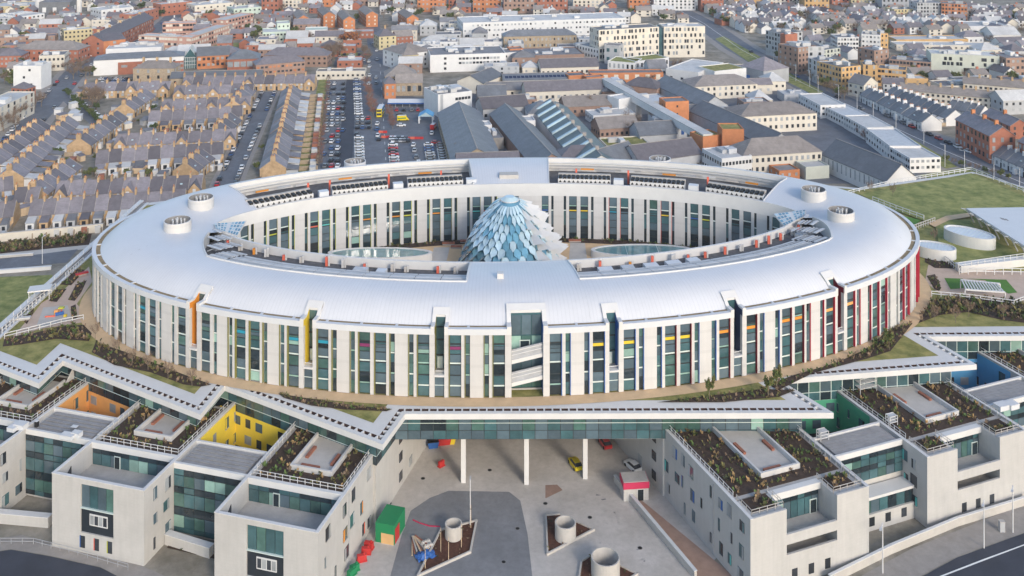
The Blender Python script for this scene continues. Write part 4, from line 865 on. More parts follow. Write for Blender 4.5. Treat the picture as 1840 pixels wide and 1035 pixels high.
sheet('grass_verge', [P(1540, 205), P(1640, 250), P(1700, 285), P(1720, 300), P(1700, 303), P(1560, 232)], .055, 'lawn_green'); sheet('grass_verge', [P(1650, 315), P(1740, 300), P(1780, 312), P(1700, 330)], .055, 'lawn_green')
# left foreground road with bank and wall
sheet('site_lawn', [P(-60, 500), P(95, 494), P(60, 590), P(-60, 600)], .04, 'lawn_green'); sheet('access_road', [P(-60, 470), P(0, 466), P(140, 448), P(120, 472), P(0, 484), P(-60, 487)], .05, 'asphalt'); sheet('pavement', [P(-60, 456), P(0, 455), P(170, 436), P(160, 447), P(0, 465), P(-60, 469)], .045, 'concrete_pale')
sheet('bank', [P(-60, 441), P(0, 438), P(165, 420), P(160, 440), P(0, 456), P(-60, 458)], .06, 'soil')
planting('planting', [P(-40, 443)[:2], P(0, 440)[:2], P(160, 424)[:2], P(150, 438)[:2], P(0, 454)[:2], P(-40, 455)[:2]], .06, 260, (.8, 2.2), (2, 1, 5, 0, 4), None, 'brown shrubs on the dark bank beside the access road')
bw = thing('boundary_wall', 'long pale rendered wall between the terrace gardens and the planted bank', 'wall', (*P(-40, 438)[:2], 0), 0); A_, B_ = Vector(P(-40, 438)), Vector(P(185, 416)); bw.rotation_euler.z = math.atan2((B_-A_).y, (B_-A_).x); bx('wall', bw, ((B_-A_).length/2, 0, 0), ((B_-A_).length, .5, 2.6), 'cream_wall'); bx('coping', bw, ((B_-A_).length/2, 0, 2.6), ((B_-A_).length, .7, .15), 'concrete_pale')
wedge_wall('low white kerb wall between access road and lawn', (-40, 494), (92, 484), 1.0, .8, 0, 'rim_white', 'kerb_wall'); wedge_wall('second low white wall behind the access road', (-40, 466), (60, 459), .7, .5, 0, 'concrete_pale', 'kerb_wall')
# ================================================================ generic buildings
def wins(o, along_x, L, off, H, cols, rows, w, h, ms, z0=1.0, sg=-1, jit=0, name='window', x0=0):
    for r in range(rows):
        for c in range(cols):
            if jit and RND.random() < jit: continue
            q = x0+L*(c+.5)/cols+(RND.uniform(-.25, .25)*L/cols if jit else 0); z = z0+(H-z0)*(r+.22)/rows
            bx(name, o, (q, off, z) if along_x else (off, q, z), (w, .16, h) if along_x else (.16, w, h), RND.choice(ms))
FOOT = []
for pth, rr in ((TRAM, 15), (SHOP, 10), (LANE, 8), ([(694, 310), (688, 200), (680, 110), (672, 62), (668, 30)], 9)):      # keep the streets clear
    for a, b in zip(pth, pth[1:]):
        a, b = Vector(P(*a)[:2]), Vector(P(*b)[:2]); n = max(1, int((b-a).length/8))
        for i in range(n+1): q = a+(b-a)*i/n; FOOT.append((q.x, q.y, rr))
def bld(A, B, depth, H, wall, lab, cat='building', name='building', rk='flat', roof='roof_felt', win=None, wm=('window_dark',), rh=None, group=None, units=0, band=None, jit=0, sidewin=True, z0=1.0, chim=0, chm='brick_buff', eave=.35):
    a, b = Vector(P(*A, H)[:2]), Vector(P(*B, H)[:2]); w = (b-a).length; rz = math.atan2(b.y-a.y, b.x-a.x)
    o = thing(name, lab, cat, (a.x, a.y, 0), rz, group); d = depth
    n = Vector((-math.sin(rz), math.cos(rz))); c = (a+b)/2+n*d/2; FOOT.append((c.x, c.y, math.hypot(w, d)*.5))
    if rk == 'flat':
        m = MB(); m.box((0,0,0), (w,d,H-.5)); t = .35
        for p, q in (((0,0), (w,t)), ((0,d-t), (w,d)), ((0,t), (t,d-t)), ((w-t,t), (w,d-t))): m.box((*p, H-.5), (*q, H))
        m.build('wall', wall, o); bx('roof', o, (w/2, d/2, H-.5), (w-2*t-.02, d-2*t-.02, .06), roof)
        for k in range(units): s = (RND.uniform(1.5, min(6, w*.25)+1.5), RND.uniform(1.5, min(5, d*.3)+1.4), RND.uniform(1, 2.2)); bx('roof_unit', o, (RND.uniform(.2, .8)*w, RND.uniform(.25, .75)*d, H-.44), s, RND.choice(['roof_pale', 'galvanised', 'grey_wall', 'white_metal']))
    else:
        r = rh or min(4.5, d*.3); e = eave; m = MB()
        if rk == 'gable':
            m.face([(0,0,0),(w,0,0),(w,0,H),(0,0,H)]).face([(w,d,0),(0,d,0),(0,d,H),(w,d,H)]).face([(w,0,0),(w,d,0),(w,d,H),(w,d/2,H+r),(w,0,H)]).face([(0,d,0),(0,0,0),(0,0,H),(0,d/2,H+r),(0,d,H)]); m.build('wall', wall, o)
            k = e*r/(d/2); m = MB(); t = .22
            m.hexa([(-e,-e,H-k),(w+e,-e,H-k),(w+e,d/2,H+r),(-e,d/2,H+r)], [(-e,-e,H-k+t),(w+e,-e,H-k+t),(w+e,d/2,H+r+t),(-e,d/2,H+r+t)]).hexa([(-e,d/2,H+r),(w+e,d/2,H+r),(w+e,d+e,H-k),(-e,d+e,H-k)], [(-e,d/2,H+r+t),(w+e,d/2,H+r+t),(w+e,d+e,H-k+t),(-e,d+e,H-k+t)]); m.build('roof', roof, o)
            bx('ridge', o, (w/2, d/2, H+r+t-.05), (w+2*e, .4, .15), 'cap_tile')
        elif rk == 'gabley':
            m.face([(0,0,0),(w,0,0),(w,0,H),(w/2,0,H+r),(0,0,H)]).face([(w,d,0),(0,d,0),(0,d,H),(w/2,d,H+r),(w,d,H)]).face([(w,0,0),(w,d,0),(w,d,H),(w,0,H)]).face([(0,d,0),(0,0,0),(0,0,H),(0,d,H)]); m.build('wall', wall, o)
            k = e*r/(w/2); m = MB(); t = .22
            m.hexa([(-e,-e,H-k),(w/2,-e,H+r),(w/2,d+e,H+r),(-e,d+e,H-k)], [(-e,-e,H-k+t),(w/2,-e,H+r+t),(w/2,d+e,H+r+t),(-e,d+e,H-k+t)]).hexa([(w/2,-e,H+r),(w+e,-e,H-k),(w+e,d+e,H-k),(w/2,d+e,H+r)], [(w/2,-e,H+r+t),(w+e,-e,H-k+t),(w+e,d+e,H-k+t),(w/2,d+e,H+r+t)]); m.build('roof', roof, o)
        else:
            m.box((0,0,0), (w,d,H)).build('wall', wall, o); g = min(d/2, w/2-.3); m = MB()
            c4 = [(-e,-e,H),(w+e,-e,H),(w+e,d+e,H),(-e,d+e,H)]; r1, r2 = (g,d/2,H+r), (w-g,d/2,H+r)
            m.face([c4[0],c4[1],r2,r1]).face([c4[1],c4[2],r2]).face([c4[2],c4[3],r1,r2]).face([c4[3],c4[0],r1]).face([c4[3],c4[2],c4[1],c4[0]]); m.build('roof', roof, o)
        for k in range(chim):
            x = w*(k+.5)/chim; bx('chimney', o, (x, d*.5, H+r*.4), (1.0, 1.5, r*.6+1.8), chm)
    if band: bx('string_course', o, (w/2, .03, H*band), (w+.1, .2, .5), 'concrete_pale')
    if win:
        cols, rows, ww, hh = win; wins(o, True, w, .0, H, cols, rows, ww, hh, wm, z0, jit=jit)
        # the side that faces the camera
        mid = c; sx = Vector((math.cos(rz), math.sin(rz))); right = (Vector((0, 0))-(mid+sx*w/2)).dot(sx) > 0; left = (Vector((0, 0))-(mid-sx*w/2)).dot(-sx) > 0
        if sidewin:
            nc = max(1, round(cols*d/w*.8))
            if right: wins(o, False, d, w, H, nc, rows, ww, hh, wm, z0, jit=jit)
            elif left: wins(o, False, d, 0, H, nc, rows, ww, hh, wm, z0, jit=jit)
    return o
# ---------------------------------------------------------------- terraces of small houses
def make_house(kind, wallm='brick_buff', roofm='slate', name='terrace_house', H=3.8, d=10.0, r=3.5):
    o = thing(name, 'x', 'house'); w = 5.5
    m = MB(); m.face([(0,0,0),(w,0,0),(w,0,H),(0,0,H)]).face([(w,d,0),(0,d,0),(0,d,H),(w,d,H)]).face([(w,0,0),(w,d,0),(w,d,H),(w,d/2,H+r),(w,0,H)]).face([(0,d,0),(0,0,0),(0,0,H),(0,d/2,H+r),(0,d,H)]); m.build('wall', wallm, o)
    e = .3; k = e*r/(d/2); t = .2; m = MB()
    for y0, y1, z0, z1 in ((-e, d/2, H-k, H+r), (d/2, d+e, H+r, H-k)): m.hexa([(.0,y0,z0),(w,y0,z0),(w,y1,z1),(.0,y1,z1)], [(.0,y0,z0+t),(w,y0,z0+t),(w,y1,z1+t),(.0,y1,z1+t)])
    rf_ = m.build('roof', roofm, o); bx('verge', rf_, (0, d*.25, 0), (.01, .01, .01), 'cap_tile') if False else None
    MB().hexa([(w-.18,-.3,H-k+t),(w+.02,-.3,H-k+t),(w+.02,d/2,H+r+t),(w-.18,d/2,H+r+t)], [(w-.18,-.3,H-k+t+.08),(w+.02,-.3,H-k+t+.08),(w+.02,d/2,H+r+t+.08),(w-.18,d/2,H+r+t+.08)]).build('party_ridge', 'cap_tile', o)
    bx('chimney', o, (.1, d/2, H+r-.8), (.8, 1.9, 2.1), 'brick_buff' if wallm != 'white_wall' else 'white_wall'); bx('chimney_pot', o, (.1, d/2-.5, H+r+1.3), (.3, .3, .55), 'terracotta'); bx('chimney_pot', o, (.1, d/2+.4, H+r+1.3), (.3, .3, .55), 'terracotta')
    if kind == 'front2': bx('rooflight', o, (2.2, 2.2, H+1.35), (1.0, 1.1, .35), 'glass_ice'); bx('aerial', o, (.3, d/2, H+r+1.2), (.06, .06, 1.6), 'steel'); bx('porch', o, (1.5, -.6, 0), (1.7, 1.2, 2.3), 'white_wall')
    if kind in ('front', 'front2'):
        bx('window', o, (3.9, -.02, .9), (1.3, .12, 1.4), 'window_pale'); bx('window', o, (1.6, -.02, 2.5), (1.0, .12, 1.1), 'window_pale'); bx('window', o, (4.0, -.02, 2.6), (1.0, .12, 1.0), 'white_metal'); bx('door', o, (1.5, -.02, 0), (1.0, .12, 2.1), 'panel_dark')
    elif kind == 'gable':
        g = MB(); gw = 2.6; g.box((w/2-gw, -1.6, 0), (w/2+gw, 0, H)).face([(w/2-gw,-1.6,H),(w/2+gw,-1.6,H),(w/2,-1.6,H+2.7)]); g.build('gable_bay', wallm, o)
        MB().hexa([(w/2-gw-.3,-1.8,H-.2),(w/2,-1.8,H+2.7),(w/2,3.8,H+2.7),(w/2-gw-.3,1.0,H-.2)], [(w/2-gw-.3,-1.8,H),(w/2,-1.8,H+2.95),(w/2,3.8,H+2.95),(w/2-gw-.3,1.0,H)]).hexa([(w/2,-1.8,H+2.7),(w/2+gw+.3,-1.8,H-.2),(w/2+gw+.3,1.0,H-.2),(w/2,3.8,H+2.7)], [(w/2,-1.8,H+2.95),(w/2+gw+.3,-1.8,H),(w/2+gw+.3,1.0,H),(w/2,3.8,H+2.95)]).build('gable_roof', roofm, o)
        bx('window', o, (w/2, -1.62, 3.1), (1.3, .12, 1.3), 'white_metal'); bx('window', o, (w/2-.9, -1.62, .8), (1.0, .12, 1.4), 'window_pale'); bx('door', o, (w/2+1.2, -1.62, 0), (1.0, .12, 2.1), 'panel_dark')
    else:
        bx('window', o, (1.6, -.02, 2.4), (1.2, .12, 1.1), 'white_metal'); bx('window', o, (4.0, -.02, 2.4), (1.0, .12, 1.1), 'window_pale')
        ex = {'back': ('white_wall', 'roof_pale'), 'back2': ('brick_buff', 'slate'), 'back3': ('grey_wall', 'roof_felt')}[kind]
        m = MB(); m.box((.4,-4.6,0), (3.9,0,2.6)); m.build('extension', ex[0], o); MB().hexa([(.2,-4.8,2.6),(4.1,-4.8,2.6),(4.1,0,3.2),(.2,0,3.2)], [(.2,-4.8,2.75),(4.1,-4.8,2.75),(4.1,0,3.6),(.2,0,3.6)]).build('extension_roof', ex[1], o)
        bx('window', o, (2.1, -4.62, .6), (1.6, .12, 1.5), 'window_dark'); bx('garden_wall', o, (w-.15, -6, 0), (.3, 12, 1.7), 'stone_wall'); bx('shed', o, (3.8, -10, 0), (2.2, 2.4, 2.2), 'roof_pale' if kind != 'back2' else 'wood')
    freeze(o); return o
PROT = {}
def proto(kind, wallm='brick_buff', roofm='slate'):
    k = (kind, wallm, roofm)
    if k not in PROT: PROT[k] = make_house(kind, wallm, roofm); PROT[k]['used'] = False
    return PROT[k]
def spawn(pr, loc, rz, label, group, sc=(1,1,1)):
    if not pr.get('used'): o = pr; pr['used'] = True
    else: o = copy_tree(pr); 
    o.location = loc; o.rotation_euler = (0, 0, rz); o.scale = sc; o['label'] = label; o['group'] = group
    return o
def terrace(A, B, n, kind, where, wallm='brick_buff', roofm='slate', H=3.8, gables=True, dsc=1.0):
    a, b = Vector(P(*A, H)[:2]), Vector(P(*B, H)[:2]); w = (b-a).length/n; rz = math.atan2(b.y-a.y, b.x-a.x); u = (b-a)/n
    nm = {'brick_buff': 'buff brick house', 'white_wall': 'white rendered cottage', 'brick_red': 'red brick house', 'cream_wall': 'cream house'}[wallm]
    for i in range(n):
        kd = kind
        if gables and kind == 'front' and i in (0, n-1, n//2): kd = 'gable'
        if kd == 'front' and RND.random() < .35: kd = 'front2'
        if kind == 'back': kd = RND.choice(['back', 'back', 'back2', 'back3'])
        p = a+u*i; lab = nm+{'gable': ' with a front gable, ', 'front': ' with slate roof, ', 'front2': ' with white porch, ', 'back': ' with white extension, ', 'back2': ' with brick extension, ', 'back3': ' with grey extension, '}[kd]+where
        o = spawn(proto(kd, wallm, roofm), (p.x, p.y, 0), rz, lab, 'houses '+where, (w/5.5*.998, dsc, RND.uniform(.97, 1.04)))
        c = p+u*.5; FOOT.append((c.x-math.sin(rz)*5, c.y+math.cos(rz)*5, 6))
T = terrace
T((50, 388), (332, 367), 12, 'back', 'in the row nearest the planted bank')
T((97, 352), (362, 339), 11, 'front', 'in the second row from the planted bank')
T((171, 294), (402, 275), 10, 'back', 'in the third row from the planted bank')
T((205, 262), (424, 251), 10, 'front', 'in the fourth row from the planted bank')
T((266, 218), (436, 208), 8, 'back', 'in the fifth row from the planted bank')
T((289, 196), (450, 190), 8, 'front', 'in the sixth row from the planted bank')
T((311, 170), (455, 166), 7, 'front', 'in the seventh row from the planted bank')
T((327, 152), (565, 149), 13, 'front', 'in the row below the long grey shed roof')
T((148, 164), (304, 161), 8, 'front', 'in the row below the stone house')
T((85, 350), (148, 299), 5, 'front', 'in the slanting row meeting the second bank row', gables=False)
T((163, 262), (230, 212), 6, 'front', 'in the slanting row meeting the fourth bank row', gables=False)
T((241, 198), (280, 172), 4, 'front', 'in the slanting row meeting the sixth bank row', gables=False)
T((0, 296), (92, 227), 9, 'back', 'in the slanting row next to the shop road')
T((42, 318), (143, 222), 10, 'back', 'in the second slanting row from the shop road')
T((514, 302), (541, 163), 16, 'back', 'in the row along the car park hedge')
T((355, 308), (386, 284), 3, 'front', 'on the lane beside the third bank row', gables=False)
T((408, 243), (434, 216), 3, 'front', 'on the lane beside the fifth bank row', gables=False)
T((437, 192), (460, 162), 3, 'front', 'on the lane beside the seventh bank row', gables=False)
T((-30, 348), (25, 340), 3, 'back', 'in the small group above the garden wall corner'); T((-35, 394), (24, 389), 3, 'back', 'in the small group beside the nearest bank row'); T((22, 364), (68, 361), 2, 'front', 'in the pair between the bank rows', gables=False)
T((1545, 171), (1656, 223), 10, 'front', 'in the row beside the tram road', 'white_wall', 'slate_blue', 3.4, False)
T((1590, 170), (1700, 214), 10, 'back', 'in the second row from the tram road', 'white_wall', 'slate_blue', 3.4, False)
T((1700, 195), (1760, 208), 5, 'front', 'in the short row behind the brick mansion block', 'white_wall', 'slate_blue', 3.4, False)
T((1782, 276), (1850, 304), 5, 'front', 'in the row below the brick mansion block', 'white_wall', 'slate_blue', 4.2, False)
# ---------------------------------------------------------------- single buildings, measured from the photograph
W = 'white_wall'; CR = 'cream_wall'; BR = 'brick_red'; BO = 'brick_orange'
bld((24, 118), (74, 118), 12, 13, W, 'plain white tower block with few windows beside the shop road', units=2, roof='roof_pale', win=(4, 3, 1.2, 1.3), jit=.6, sidewin=False)
bld((70, 100), (116, 98), 15, 9.5, CR, 'beige flat-roofed building behind the plain white tower block', roof='roof_felt', win=(6, 2, 1.2, 1.4), units=2)
bld((-25, 205), (62, 164), 13, 11, CR, 'beige balcony apartment block along the shop road', roof='roof_pale', win=(8, 4, 1.6, 1.7), wm=('window_dark', 'brick_brown', 'window_pale'), units=4)
bld((45, 160), (64, 155), 9, 9, BR, 'small red brick corner house beside the beige balcony block', rk='hip', roof='slate', win=(3, 3, 1, 1.3))
bld((29, 89), (140, 90), 16, 8, BR, 'red brick block with grey hipped roof by the shop road', rk='hip', roof='slate_brown', win=(12, 2, 1.3, 1.4), wm=('window_pale', 'window_dark'))
bld((-8, 101), (38, 100), 13, 7, BR, 'low red brick block with hipped roof behind the white tower', rk='hip', roof='slate', win=(6, 2, 1.2, 1.3), wm=('window_pale',))
bld((115, 55), (166, 51), 12, 10, 'yellow_wall', 'cream yellow block beyond the hipped brick block', roof='roof_pale', win=(7, 3, 1.2, 1.3), units=2)
bld((186, 74), (276, 32), 14, 10, BR, 'long red brick shop terrace along the shop road', rk='gable', roof='slate', win=(22, 3, 1.3, 1.4), wm=('window_pale', 'window_dark'), chim=5)
bld((167, 66), (186, 74), 14, 10, BO, 'orange gabled end house of the shop terrace', rk='gabley', roof='slate', win=(2, 3, 2.0, 1.6), wm=('window_pale',), rh=3)
bld((249, 63), (344, 67), 10, 11, 'pink_brick', 'cream banded crescent apartment block, wing facing the red and white mall', roof='roof_pale', win=(18, 3, 2.0, 1.6), wm=('cream_wall', 'window_dark', 'cream_wall'), band=.97, units=3)
bld((344, 67), (412, 44), 10, 11, 'pink_brick', 'cream banded crescent apartment block, slanting wing', roof='roof_pale', win=(16, 3, 2.0, 1.6), wm=('cream_wall', 'window_dark', 'cream_wall'), band=.97)
bld((292, 42), (352, 40), 9, 11, 'pink_brick', 'inner wing of the cream banded crescent block', roof='roof_pale', win=(10, 3, 2.0, 1.6), wm=('cream_wall', 'window_dark'))
bld((405, 36), (455, 24), 12, 10, 'pink_brick', 'striped brick flats beyond the crescent block', roof='roof_pale', win=(9, 3, 2.2, 1.5), wm=('cream_wall', 'window_dark'))
o = bld((168, 109), (330, 101), 16, 9, W, 'white shopping block with grey hipped roof and red brick bay', rk='hip', roof='slate_blue', win=(3, 2, 1.4, 1.2), jit=.7, rh=2.5)
bx('brick_bay', o, (22, -.3, 0), (17, .8, 7.2), BR)
for x in (17, 26): bx('window', o, (x, -.75, 4.2), (3.4, .2, 1.4), 'window_pale')
bld((190, 88), (290, 84), 22, 7, W, 'white rooftop plant hall behind the white shopping block', roof='roof_pale', units=8)
bld((239, 123), (312, 123), 12, 7.5, 'stone_wall', 'stone house with brown hipped roof and chimneys', rk='hip', roof='slate_brown', win=(4, 2, 1.3, 1.8), wm=('window_pale', 'window_dark'), chim=3)
bld((300, 111), (330, 109), 12, 6.5, BR, 'red brick shop part between stone house and glass gable', roof='roof_felt', win=(4, 2, 2, 1.2), wm=('window_pale',))
o = bld((331, 103), (353, 102), 16, 7, 'glass_teal', 'glass gabled entrance hall in the red brick shopping block', rk='gabley', roof='glass_ice', rh=5)
for k in range(6): bx('mullion', o, (.8+k*1.25, -.08, 0), (.2, .2, 7), 'white_metal')
for z in (2.2, 4.4, 6.6): bx('transom', o, (4, -.1, z), (8, .2, .2), 'white_metal')
bld((354, 101), (412, 98), 14, 8, BO, 'orange brick shop hall with autumn tree beside the glass gable', rk='gable', roof='slate_blue', win=(7, 2, 1.6, 1.6), wm=('window_pale', 'window_dark'))
bld((408, 107), (466, 105), 16, 7, BR, 'red brick hall with arched white windows', rk='hip', roof='slate_blue', win=(5, 1, 3.2, 3.2), wm=('window_pale',))
bld((306, 141), (470, 137), 9, 4.5, 'stone_wall', 'long low shed with plain grey roof above the terraces', rk='gable', roof='slate_blue', win=(10, 1, 1.2, 1.2))
bld((460, 117), (548, 110), 12, 7, 'brick_brown', 'long grey-roofed brick school building', rk='hip', roof='slate', win=(12, 2, 1.5, 1.2), wm=('window_dark', 'brick_orange'))
bld((474, 99), (588, 100), 13, 7, 'brick_brown', 'grey hip-roofed brick building behind the school building', rk='hip', roof='slate', win=(12, 2, 1.3, 1.2))
bld((568, 128), (656, 127), 9, 5, CR, 'low cream building at the top of the car park', roof='slate_brown', win=(10, 1, 1.3, 1.1), units=3)
bld((472, 58), (521, 56), 18, 8, 'pale_green_wall', 'pale green flat-roofed building among bare trees', roof='roof_pale', win=(8, 2, 1.4, 1.3))
bld((498, 42), (521, 41), 12, 12, 'pale_green_wall', 'taller pale green block of the flat-roofed building', roof='roof_pale', win=(3, 3, 1, 1.2))
for k, (x, y) in enumerate(((535, 34), (581, 28), (617, 36), (658, 27), (731, 33))):
    bld((x, y), (x+21, y-1), 34, 9.5, BO, 'orange brick gable-ended flats, '+['first', 'second', 'third', 'fourth', 'fifth'][k]+' from the pale green building', rk='gabley', roof='slate_brown', win=(2, 3, 1.2, 1.3), wm=('window_pale', 'cream_wall'), group='gable-ended flats', rh=2.6)
for k, (x0, x1, m, y) in enumerate(((470, 500, BR, -12), (505, 540, 'cream_wall', -10), (545, 600, BO, -22), (605, 662, 'brick_brown', -24), (668, 702, BO, -26), (706, 745, 'cream_wall', -24), (750, 800, BO, -14), (806, 830, BR, -10), (850, 900, BO, -14), (905, 960, 'brick_brown', -12), (965, 1020, BR, -12), (1030, 1085, 'cream_wall', -10), (1130, 1168, BO, -18), (1175, 1250, W, -6), (1260, 1300, BR, -14), (1320, 1372, 'ochre_wall', -10), (1380, 1440, CR, -8), (1446, 1490, 'ochre_wall', -12), (1495, 1528, BR, -8), (1530, 1580, 'yellow_wall', -6), (1585, 1640, 'grey_wall', -12))):
    bld((x0, y), (x1, y), 16, 17 if y < -10 else 12, m, 'far apartment block on the skyline, '+{BR: 'red brick', 'cream_wall': 'cream', BO: 'orange brick', 'brick_brown': 'brown brick', W: 'white', 'ochre_wall': 'ochre', 'yellow_wall': 'yellow', 'grey_wall': 'grey'}[m], roof='roof_pale', win=(max(3, int((x1-x0)/7)), 4, 1.6, 1.7), wm=('window_dark', 'window_pale', 'window_dark'), group='far apartment blocks', sidewin=False)
bld((548, 54), (588, 53), 14, 6, W, 'white and green low clinic beyond the school building', roof='pale_green_wall', win=(7, 1, 1.2, 1.2))
bld((590, 58), (672, 56), 12, 5, BR, 'low red brick row behind the bare orange tree', roof='roof_pale', win=(10, 1, 1.4, 1.4), wm=('window_pale',), units=4)
bld((681, 66), (712, 64), 15, 9, 'yellow_wall', 'pale yellow house with purple-grey hipped roof by the hospital road', rk='hip', roof='slate', win=(3, 3, 1, 1.3), chim=1)
bld((712, 66), (742, 64), 10, 7, BR, 'small red brick house behind the pale yellow house', rk='gable', roof='slate_brown', win=(4, 2, 1.2, 1.2), wm=('window_pale',))
bld((688, 88), (722, 98), 22, 10, W, 'white rendered house along the hospital road', rk='hip', roof='slate_brown', win=(3, 3, 1.1, 1.4))
bld((724, 100), (752, 98), 14, 9.5, 'yellow_wall', 'sand coloured house beside the white rendered house', rk='hip', roof='slate_brown', win=(3, 3, 1.1, 1.4), wm=('window_pale', 'window_dark'))
bld((692, 138), (750, 136), 15, 9, 'stone_wall', 'old stone hospital house with steep brown hipped roof', rk='hip', roof='slate_brown', win=(5, 2, 1.2, 1.8), rh=5)
bld((711, 149), (759, 148), 9, 7, 'stone_wall', 'stone hall with arched windows and brown roof', rk='gable', roof='slate_brown', win=(5, 1, 1.8, 3.0), wm=('window_pale', 'window_dark'), rh=3.5)
bld((691, 151), (711, 150), 10, 8, 'brick_orange', 'narrow brick porch wing of the stone hall', rk='hip', roof='slate', win=(2, 2, 1.1, 1.6), wm=('window_pale',))
o = bld((773, 99), (909, 95), 26, 10.5, W, 'large white flat-roofed clinic with dark roof and ribbon windows', roof='roof_felt', units=6)
for z in (4.6, 7.2):
    for k in range(12): bx('window', o, (18+k*2.1, -.04, z), (1.6, .16, 1.3), 'window_dark' if RND.random() < .7 else 'window_pale')
for k in range(3): bx('window', o, (9, -.04, 1.5+3*k), (1.5, .16, 1.4), 'window_dark')
bld((905, 95), (945, 92), 14, 8.5, W, 'white side wing of the ribbon-window clinic', roof='roof_felt', win=(4, 2, 1, 1.2))
o = bld((787, 170), (848, 163), 18, 11, W, 'white cube hospital block beside the blue ambulance canopy', roof='roof_felt', units=7)
for k in range(5): bx('window', o, (10+k*1.7, -.04, 7.2), (1.4, .16, 1.3), 'window_dark')
for k in range(2): bx('window', o, (12+k*3, -.04, 2.2), (1.2, .16, 1.4), 'window_dark')
bx('grey_stripe', o, (2.0, -.03, 0), (1.4, .14, 10.9), 'grey_wall')
bld((832, 41), (1124, 32), 30, 12, W, 'very long white hospital building with small windows', roof='roof_pale', win=(40, 3, 1.3, 1.3), wm=('window_dark', 'window_pale'), units=8, jit=.15)
bld((905, 66), (1036, 63), 12, 9, 'stone_wall', 'long sandy stone ward block with grey roof', rk='hip', roof='slate_blue', win=(18, 2, 1.1, 1.6), wm=('window_pale', 'window_dark'))
bld((905, 100), (945, 92), 20, 6, 'grey_wall', 'dark flat-roofed hospital annex beside the stone ward block', roof='roof_felt', units=3)
bld((946, 100), (1050, 97), 26, 6, 'brick_brown', 'wide dark felt-roofed hospital annex', roof='roof_felt', units=5)
bld((916, 88), (940, 87), 8, 9, BO, 'small orange brick tower on the felt-roofed annex', roof='roof_felt')
MW = ('window_dark', 'window_dark', 'window_pale')
bld((1076, 54), (1184, 48), 15, 20, CR, 'tall cream hospital block with scattered windows, longer half with stair box', roof='roof_felt', win=(17, 5, 1.3, 2.2), wm=MW, units=4, jit=.22)
bld((1193, 48), (1267, 47), 15, 20, CR, 'tall cream hospital block with scattered windows, shorter half', roof='roof_pale', win=(11, 5, 1.3, 2.2), wm=MW, units=3, jit=.35)
bld((1184, 50), (1193, 50), 12, 19, 'glass_teal', 'dark glass joint between the two tall cream blocks', roof='roof_felt')
bld((1086, 80), (1113, 82), 9, 12, 'grey_wall', 'dark grey stair box in front of the tall cream block', roof='roof_felt', win=(2, 2, 1.8, 2.2), wm=('glass_teal',))
bld((1092, 109), (1140, 113), 16, 6, W, 'low white pavilion with grass roof and arched windows', roof='lawn_green', win=(6, 1, 1.2, 2.6), wm=('window_dark', 'window_pale')); bld((1142, 110), (1202, 103), 14, 6, W, 'low white pavilion with grass roof beside the slate hall', roof='lawn_green', win=(8, 1, 1.2, 2.4))
bld((1036, 79), (1076, 88), 14, 8, W, 'white low wing joined to the tall cream block', roof='slate_blue', win=(8, 2, 1, 1.6))
SB = 'slate_blue'
bld((972, 122), (1076, 119), 13, 5.5, CR, 'grey gable-roofed ward range near the red brick ward', rk='gable', roof='slate', win=(12, 1, 1.2, 1.5))
o = bld((905, 145), (1022, 142), 14, 5, W, 'white ward range with two rows of solar panels', rk='gable', roof='slate_blue', rh=2.2)
for k in range(22): bx('solar_panel', o, (2+k*2.25, 3.2, 6.15), (1.9, 2.6, .12), 'solar').rotation_euler = (.3, 0, 0)
bld((1022, 136), (1054, 134), 9, 7, BO, 'orange brick end block of the brick ward', roof='roof_felt'); bld((1054, 139), (1086, 137), 6, 7, BO, 'orange brick stair block under the white corridor', roof='roof_felt')
bld((1060, 131), (1192, 130), 9, 6, BO, 'orange brick ward with white arched windows', roof='roof_felt', win=(7, 1, 2.4, 2.8), wm=('cream_wall',))
bld((945, 165), (1084, 160), 13, 6, CR, 'cream ward range with long grey roof', rk='gable', roof='slate', win=(13, 1, 1.4, 1.6), wm=('window_dark', 'window_pale'))
o = bld((957, 196), (1042, 302), 17, 6, W, 'glazed teal roof range with white skylight ribs', rk='gable', roof='roof_teal', rh=4.5)
for k in range(9):
    L_ = 92/9; x = 4+k*L_*1.0
    MB().hexa([(x, -.4, 5.9), (x+1.6, -.4, 5.9), (x+1.6, 8.2, 10.5), (x, 8.2, 10.5)], [(x, -.4, 6.8), (x+1.6, -.4, 6.8), (x+1.6, 8.2, 11.4), (x, 8.2, 11.4)]).build('skylight', 'glass_ice', o)
    bx('vent_cap', o, (x+.8, 8.8, 10.5), (1.6, 1.6, 1.4), 'cap_tile')
bld((787, 203), (812, 292), 20, 6, 'stone_wall', 'long slate hospital range beside the parking bays', rk='gable', roof=SB, rh=5, win=(18, 1, 1.2, 1.5))
bld((880, 205), (958, 300), 15, 6, 'brick_brown', 'slate hospital range between the courtyard and the ribbed skylights', rk='gable', roof=SB, rh=4.5)
bld((822, 304), (935, 300), 14, 5.5, 'brick_brown', 'low slate range directly behind the oval building', rk='gable', roof='slate', rh=4); bld((850, 250), (905, 247), 16, 5, 'concrete_dark', 'flat-roofed plant building with white roof units', roof='roof_felt', units=7)
bld((868, 196), (950, 190), 14, 6, 'grey_wall', 'dark slate range with roof windows', rk='gable', roof='slate', rh=4, win=(8, 1, 1.4, 1.4))
bld((850, 226), (884, 224), 8, 7, W, 'small white roof cube in the slate courtyard', roof='roof_pale', win=(3, 1, 1.2, 1.2)); bld((936, 217), (962, 216), 9, 8, W, 'small white box with two dark windows between slate roofs', roof='roof_pale', win=(2, 1, 2.2, 1.2))
bld((868, 150), (905, 135), 16, 6, CR, 'small grey-roofed ward near the solar panels', rk='gable', roof='slate_blue', rh=3.5)
